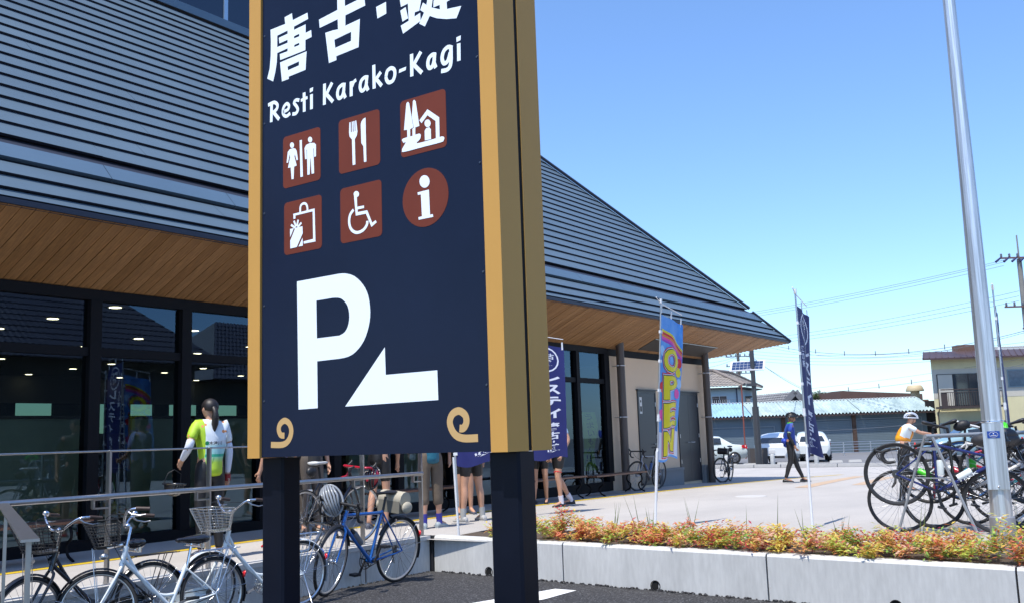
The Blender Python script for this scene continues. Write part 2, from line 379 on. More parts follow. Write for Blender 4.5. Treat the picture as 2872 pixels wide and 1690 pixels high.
# roof: courses of sheet metal, slope t, hip at 45 degrees
T = 1.04; L1 = math.hypot(1, T)
RZ0 = 4.10; RY0 = 9.74
def rp(s, off=0.0):   # distance s up the slope -> (y, z), off = normal offset
    return (RY0 + s / L1 - off * T / L1, RZ0 + s * T / L1 + off / L1)
def hipx(s): return TIPX - s / L1
def course(s0, s1, lift0, lift1, name, m, x0=-2.6):
    """one course of sheets, its lower lip standing proud of the one below, the last sheet cut along the hip"""
    y0, z0 = rp(s0, lift0); y1, z1 = rp(s1, lift1); hx0, hx1 = hipx(s0), hipx(s1); ys_, zs_ = rp(s0 + .015, lift0 - .044)
    x = x0; step = 3.64; first = random.uniform(.4, 1.0) * step
    while x < hx1 - .01:
        xe = x + (first if x == x0 else step); last = xe > hx1 - .6
        if last: xe = hx0
        xt = hx1 if last else xe - .0035; xb = xe if last else xe - .0035; mb = MB(); k = random.uniform(-.003, .002); n = 5
        for i in range(n):
            a0 = x + (xb - x) * i / n; b0 = x + (xb - x) * (i + 1) / n; a1 = x + (xt - x) * i / n; b1 = x + (xt - x) * (i + 1) / n; w = random.uniform(-.0012, .0012)
            mb.add([(a0, y0, z0 + k + w), (b0, y0, z0 + k + w), (b1, y1, z1), (a1, y1, z1)], [(0, 1, 2, 3)])
        mb.cur = 1; mb.add([(x, y0, z0 + k - .001), (xb, y0, z0 + k - .001), (xb, ys_, zs_), (x, ys_, zs_)], [(3, 2, 1, 0)]); mb.cur = 0  # riser under the lip: shade of the recess put into its dark colour
        if last: mb.add([(hx0, y0, z0), (hx1, y1, z1), (hx1 + .35, y1 + .35, z1), (hx0, y0 + .35, z0)], [(0, 1, 2, 3)])
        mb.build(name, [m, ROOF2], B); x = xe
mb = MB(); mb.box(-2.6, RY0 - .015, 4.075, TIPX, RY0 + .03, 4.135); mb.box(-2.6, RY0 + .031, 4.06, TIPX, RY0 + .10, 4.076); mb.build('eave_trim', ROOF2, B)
course(.075, .215, .020, .004, 'roof_sheet', ROOF)
course(.215, .505, .045, .004, 'roof_sheet', ROOF)
course(.505, .80, .045, .004, 'roof_sheet', ROOF)
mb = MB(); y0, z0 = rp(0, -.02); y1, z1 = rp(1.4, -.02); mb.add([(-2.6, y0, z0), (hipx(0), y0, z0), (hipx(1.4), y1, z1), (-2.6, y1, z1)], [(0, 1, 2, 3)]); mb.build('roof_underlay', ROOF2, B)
# flashing band of plates with joints
x = -2.6
while x < hipx(.86):
    x1 = min(x + 1.82, hipx(.86)); mb = MB()
    y0, z0 = rp(.84, .05); y1, z1 = rp(1.13, .05); yb, zb = rp(.86, -.01); q = min(x1, hipx(1.18)) if x1 < hipx(.86) - .001 else hipx(1.18)
    mb.add([(x + .004, y0, z0), (x1 - .004, y0, z0), (q - .004, y1, z1), (x + .004, y1, z1)], [(0, 1, 2, 3)])
    mb.add([(x + .004, y0, z0), (x1 - .004, y0, z0), (x1 - .004, yb, zb), (x + .004, yb, zb)], [(3, 2, 1, 0)])
    mb.build('flashing_plate', FLASH, B); x += 1.82
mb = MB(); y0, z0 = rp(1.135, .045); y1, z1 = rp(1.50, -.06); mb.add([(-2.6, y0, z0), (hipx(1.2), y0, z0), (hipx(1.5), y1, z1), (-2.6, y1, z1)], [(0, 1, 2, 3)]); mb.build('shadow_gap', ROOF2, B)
# upper roof, 21 courses
s = 1.345; first = True
n_c = 21
for k in range(n_c):
    course(s, s + .3195, .052, .018, 'roof_sheet', ROOF); s += .3195
STOP = s
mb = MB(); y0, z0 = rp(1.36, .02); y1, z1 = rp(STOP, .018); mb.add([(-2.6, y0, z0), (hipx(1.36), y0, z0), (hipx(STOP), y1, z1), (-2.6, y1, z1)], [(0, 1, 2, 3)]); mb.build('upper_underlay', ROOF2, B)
# hip caps
mb = MB(); a = Vector((hipx(1.33) + .03, *rp(1.33, .10))); b = Vector((hipx(STOP) + .03, *rp(STOP, .10))); mb.bar(a, b, .13, .07, (0, -1, 1)); mb.build('hip_cap', ROOF2, B)
mb = MB(); a = Vector((hipx(0.0) + .0, *rp(0.0, .035))); b = Vector((hipx(1.2), *rp(1.2, .07))); mb.bar(a, b, .10, .06, (0, -1, 1)); mb.build('hip_cap', ROOF2, B)
# end slope facing east, and the back
mb = MB()
def end(s0, s1, off): 
    (y0, z0), (y1, z1) = rp(s0, off), rp(s1, off); hx0, hx1 = hipx(s0), hipx(s1)
    mb.add([(hx0, y0, z0), (hx0, 40 - y0, z0), (hx1, 40 - y1, z1), (hx1, y1, z1)], [(0, 1, 2, 3)])
end(0, .84, 0); end(.84, 1.2, .05); end(1.33, STOP, .05); mb.build('end_roof_slope', ROOF, B)
yT, zT_ = rp(STOP, .07)
mb = MB(); mb.add([(-2.6, yT, zT_), (hipx(STOP), yT, zT_), (hipx(STOP), 40 - yT, zT_), (-2.6, 40 - yT, zT_)], [(0, 1, 2, 3)])
mb.add([(-2.6, 30.3, 4.1), (TIPX, 30.3, 4.1), (hipx(STOP), 40 - yT, zT_), (-2.6, 40 - yT, zT_)], [(0, 1, 2, 3)])
mb.add([(-2.6, 9.8, 4.1), (-2.6, yT, zT_), (-2.6, 40 - yT, zT_), (-2.6, 30.3, 4.1)], [(0, 1, 2, 3)])
mb.build('roof_deck', ROOF2, B)
mb = MB(); mb.box(-2.6, yT - .02, zT_ + .002, hipx(STOP) - .1, yT + .15, zT_ + .16); mb.build('top_flashing', FLASH, B)
# clerestory above the roof
cz0, cz1 = zT_ + .165, zT_ + 2.3; cy = yT + .12
mb = MB(); mb.box(-2.6, cy + .02, cz1, 20.0, cy + 6, cz1 + .25); mb.box(-2.6, cy + 5.8, zT_ + .01, 20, cy + 5.9, cz1); mb.build('clerestory_roof', ROOF2, B)
CGL = glass('clerestory_glass', (.10, .14, .22), 1.9, gl=(.75, .85, 1.0))
x = 1.5
for k in range(7):
    f = MB(); f.box(x, cy, cz0, x + .09, cy + .08, cz1); fr = f.build('clerestory_post', mat('pale_blue_metal', (.34, .46, .58), .35, .6), B)
    g = MB(); g.box(x + .095, cy + .03, cz0, x + 2.655, cy + .04, cz1); g.build('clerestory_pane', CGL, B)
    f = MB(); f.box(x + .10, cy + .3, cz0 + .75, x + 2.65, cy + .36, cz0 + .85); f.build('inner_rail', BLK, B); x += 2.66
# facade: frames and glass from the left to 19.4, then stucco
FX0 = -2.6; GX1 = 19.38; ZB = .50
mull = []; mx = 8.08
while mx > FX0: mull.append((mx, .15)); mx -= 1.305 * 1.01
mx = 8.08 + 1.318
while mx < 18.0: mull.append((mx, .15)); mx += 1.46
mull.append((18.15, .13)); mull.sort()
mull = [q for q in mull if q[0] < 17.4 or q[0] == 18.15]
mb = MB(); mb.box(FX0, YF - .03, ZT - .13, GX1 + .1, YF + .12, ZT); mb.build('head_frame', BLK, B)
mb = MB(); mb.box(FX0, YF - .04, .30, GX1 + .1, YF + .14, ZB); mb.build('sill_frame', BLK, B)
edges = [FX0] + [q[0] for q in mull] + [19.43]
for (q, w) in mull + [(19.43, .22)]:
    mb = MB(); mb.box(q - w / 2, YF - .05, ZB + .002, q + w / 2, YF + .13, ZT - .132); mb.build('mullion', BLK, B)
for a, b in zip(edges[:-1], edges[1:]):
    if b - a < .3: continue
    a2, b2 = a + .077, b - .077
    if b > 19.4: b2 = 19.318
    mb = MB(); mb.box(a2, YF - .025, 2.695, b2, YF + .10, 2.80); mb.build('transom', BLK, B)
    for (z0, z1) in ((ZB + .003, 2.693), (2.802, ZT - .134)):
        mb = MB(); mb.add([(a2, YF + .03, z0), (b2, YF + .03, z0), (b2, YF + .03, z1), (a2, YF + .03, z1)], [(0, 1, 2, 3)]); mb.build('glass_pane', GL, B)
WX1 = 24.95
mb = MB(); mb.box(19.545, YF, .02, WX1, YF + .2, ZT - .002); mb.box(WX1 - .2, YF + .201, .02, WX1, 30, ZT - .002); mb.build('stucco_wall', STUC, B)
mb = MB(); mb.box(19.38, YF - .005, ZT - .16, 24.98, YF - .0005 , ZT - .003); mb.box(19.56, YF - .012, ZT - .05, 24.98, YF - .0055, ZT + .0); mb.build('wall_head_trim', BLK, B)
for (a, b) in ((21.87, 23.05), (24.35, 24.55)):
    mb = MB(); mb.box(a, YF - .10, .0, b, YF - .001, .60); mb.box(a - .01, YF - .12, .601, b + .01, YF - .001, .66); mb.build('plinth', GREYB, B)
mb = MB(); mb.box(24.56, YF - .05, 0, 24.97, YF - .001, .6); mb.build('plinth', GREYB, B)
# doors
def door(x0, x1, dbl):
    f = MB(); z0, z1 = zp(x0) + .05, 2.53
    f.box(x0 - .05, YF - .03, z0, x0, YF - .001, z1 + .05); f.box(x1, YF - .03, z0, x1 + .05, YF - .001, z1 + .05); f.box(x0 + .001, YF - .03, z1, x1 - .001, YF - .001, z1 + .05)
    f.box(x0 - .09, YF - .07, z1 + .051, x1 + .09, YF - .001, z1 + .075)
    fr = f.build('door_frame', DOORM, B)
    leaves = [(x0 + .004, (x0 + x1) / 2 - .003), ((x0 + x1) / 2 + .003, x1 - .004)] if dbl else [(x0 + .004, x1 - .004)]
    for k, (a, b) in enumerate(leaves):
        d = MB(); d.box(a, YF - .02, z0 + .01, b, YF - .0015, z1 - .004); dl = d.build('door', DOORM, B)
        h = MB(); hx = (b - .09 if k == 0 else a + .09); h.lathe([(.025, 0), (.025, .01)], 10, (hx, YF - .021, 1.28)); h.tube([(hx, YF - .02, 1.28), (hx, YF - .07, 1.28), (hx + (-.11 if k == 0 else .11), YF - .07, 1.28)], .009, 8); h.build('door_handle', ALU, dl)
        g = MB(); hx2 = a if k == 0 and dbl else b
        for zz in (.75, 1.4, 2.2): g.tube([(hx2, YF - .026, zz), (hx2, YF - .026, zz + .1)], .011, 8)
        g.build('hinge', ALU, dl)
door(20.94, 21.80, False); door(23.12, 24.28, True)
mb = MB(); mb.box(20.98, YF - .023, 2.02, 21.10, YF - .0205, 2.42); np_ = mb.build('door_notice', plain('notice_paper', (.62, .62, .6)), B)
mb = MB(); mb.ell((21.04, YF - .024, 2.32), (.03, .001, .035), 10, 6); mb.box(20.995, YF - .0245, 2.07, 21.085, YF - .0235, 2.20); mb.build('pictogram', BLKP, np_)
# downpipes
for px in (19.78, 24.55):
    mb = MB(); mb.tube([(px, 10.80, zp(px) + .0), (px, 10.80, ZT + .14)], .095, 18); dp = mb.build('downpipe', PIPE, B)
    for zb in (3.11, 1.93):
        mb = MB(); mb.tube([(px + .101 * math.cos(t), 10.80 + .101 * math.sin(t), zb) for t in [2 * PI * i / 18 for i in range(18)]], .012, 6, closed=True); mb.bar((px - .17, 10.80, zb), (px - .1, 10.80, zb), .03, .025); mb.bar((px, 10.9, zb), (px, YF, zb), .03, .03); mb.build('pipe_bracket', ALU, dp)
# soffit vents
for (xa, xb) in ((20.86, 22.68), (22.72, 24.5)):
    v = MB(); ya, yb = 10.42, 10.89
    v.hexa([(xa, ya, sz(ya) - .012), (xb, ya, sz(ya) - .012), (xb, yb, sz(yb) - .012), (xa, yb, sz(yb) - .012)], [(xa, ya, sz(ya) - .003), (xb, ya, sz(ya) - .003), (xb, yb, sz(yb) - .003), (xa, yb, sz(yb) - .003)])
    vo = v.build('soffit_vent', mat('vent_mesh', (.045, .04, .036), .6, fine=.4, fscale=150), B)
    v = MB(); v.bar((xa, ya - .012, sz(ya) - .012), (xb, ya - .012, sz(ya) - .012), .022, .02); v.build('vent_trim', mat('vent_trim_alu', (.35, .34, .32), .4, .5), vo)
# interior
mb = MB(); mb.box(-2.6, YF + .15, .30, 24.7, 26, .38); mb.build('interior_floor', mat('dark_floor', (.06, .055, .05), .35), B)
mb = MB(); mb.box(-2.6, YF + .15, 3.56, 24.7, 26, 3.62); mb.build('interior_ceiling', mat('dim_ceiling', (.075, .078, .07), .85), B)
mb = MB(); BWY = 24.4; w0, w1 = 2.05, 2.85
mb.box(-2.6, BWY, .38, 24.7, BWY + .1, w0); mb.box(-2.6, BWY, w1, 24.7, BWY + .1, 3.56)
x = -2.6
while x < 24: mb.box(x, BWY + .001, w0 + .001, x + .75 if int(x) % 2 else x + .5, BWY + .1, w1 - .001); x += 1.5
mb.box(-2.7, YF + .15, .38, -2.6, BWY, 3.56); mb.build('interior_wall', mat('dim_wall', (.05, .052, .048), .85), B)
LAMP = mat('downlight_glow', (.9, .8, .6), .5, emit=(1, .86, .62, 7))
for X in (2.87, 5.41, 7.95, 10.49, 13.05, 15.6, 18.1):
    for Y in (12.43, 14.05, 15.65, 17.35, 20.5, 22.1, 24.1):
        mb = MB(); mb.add([(X + .085 * math.cos(t), Y + .085 * math.sin(t), 3.553) for t in [2 * PI * i / 14 for i in range(14)]], [tuple(range(14))[::-1]]); mb.build('downlight', LAMP, B)
PANL = mat('sage_partition', (.52, .58, .47), .8, var=.08)
x = -2.0
for (a, b) in ((-2.2, 1.2), (1.5, 4.6), (4.85, 7.22), (7.80, 9.1), (9.3, 11.3), (11.9, 14.2)):
    mb = MB(); mb.box(a, 11.75, .38, b, 11.83, 1.96); mb.build('partition_board', PANL, B)
    mb = MB(); mb.box(a - .02, 11.70, 1.963, b + .02, 12.1, 2.0); mb.build('counter_top', mat('dark_wood', (.05, .03, .02), .5), B)
for i in range(7):
    x = 1.0 + i * 2.2; mb = MB(); mb.box(x, 15.2, .38, x + 1.3, 15.9, 1.25); mb.build('display_stand', mat('stand_dark', (.05, .045, .04), .7), B)
# the far cedar wall seen from behind

GB = thing('hanging_banner', 'yellow green banner with black brush writing hanging inside the glass near the beige wall', 'banner', (18.68, 11.22, 0))
def gbf(u, v): return (-.02 + u * .56 + .05 * math.sin(6 * v), .03 * math.sin(7 * v + 3 * u), 2.06 - 1.30 * v)
mb = MB(); mb.grid(gbf, 6, 24); gc = mb.build('cloth', mat('lime_cloth', (.42, .62, .10), .6), GB)
y_ = .03
for ch_ in ('う', 'ま', 'い', 'も', 'ん', '!!'):
    v_, f_ = fit2d(text2d(ch_, .02), .28, 0, .74, 1); mb = MB(); conform(mb, ([(p[0], y_ + .105 * (1 - p[1])) for p in v_], f_), lambda u, v: (gbf(u, v)[0], gbf(u, v)[1] - .003, gbf(u, v)[2]), [i / 6 for i in range(1, 6)], [i / 24 for i in range(1, 24)]); mb.build('brush_character', BLKC, gc); y_ += .14
BWG = glass('sea_green_pane', (.20, .32, .27), 1.4)
mb = MB(); mb.add([(-2.6, BWY - .02, w0), (24.6, BWY - .02, w0), (24.6, BWY - .02, w1), (-2.6, BWY - .02, w1)], [(0, 1, 2, 3)]); mb.build('rear_window_glass', BWG, B)

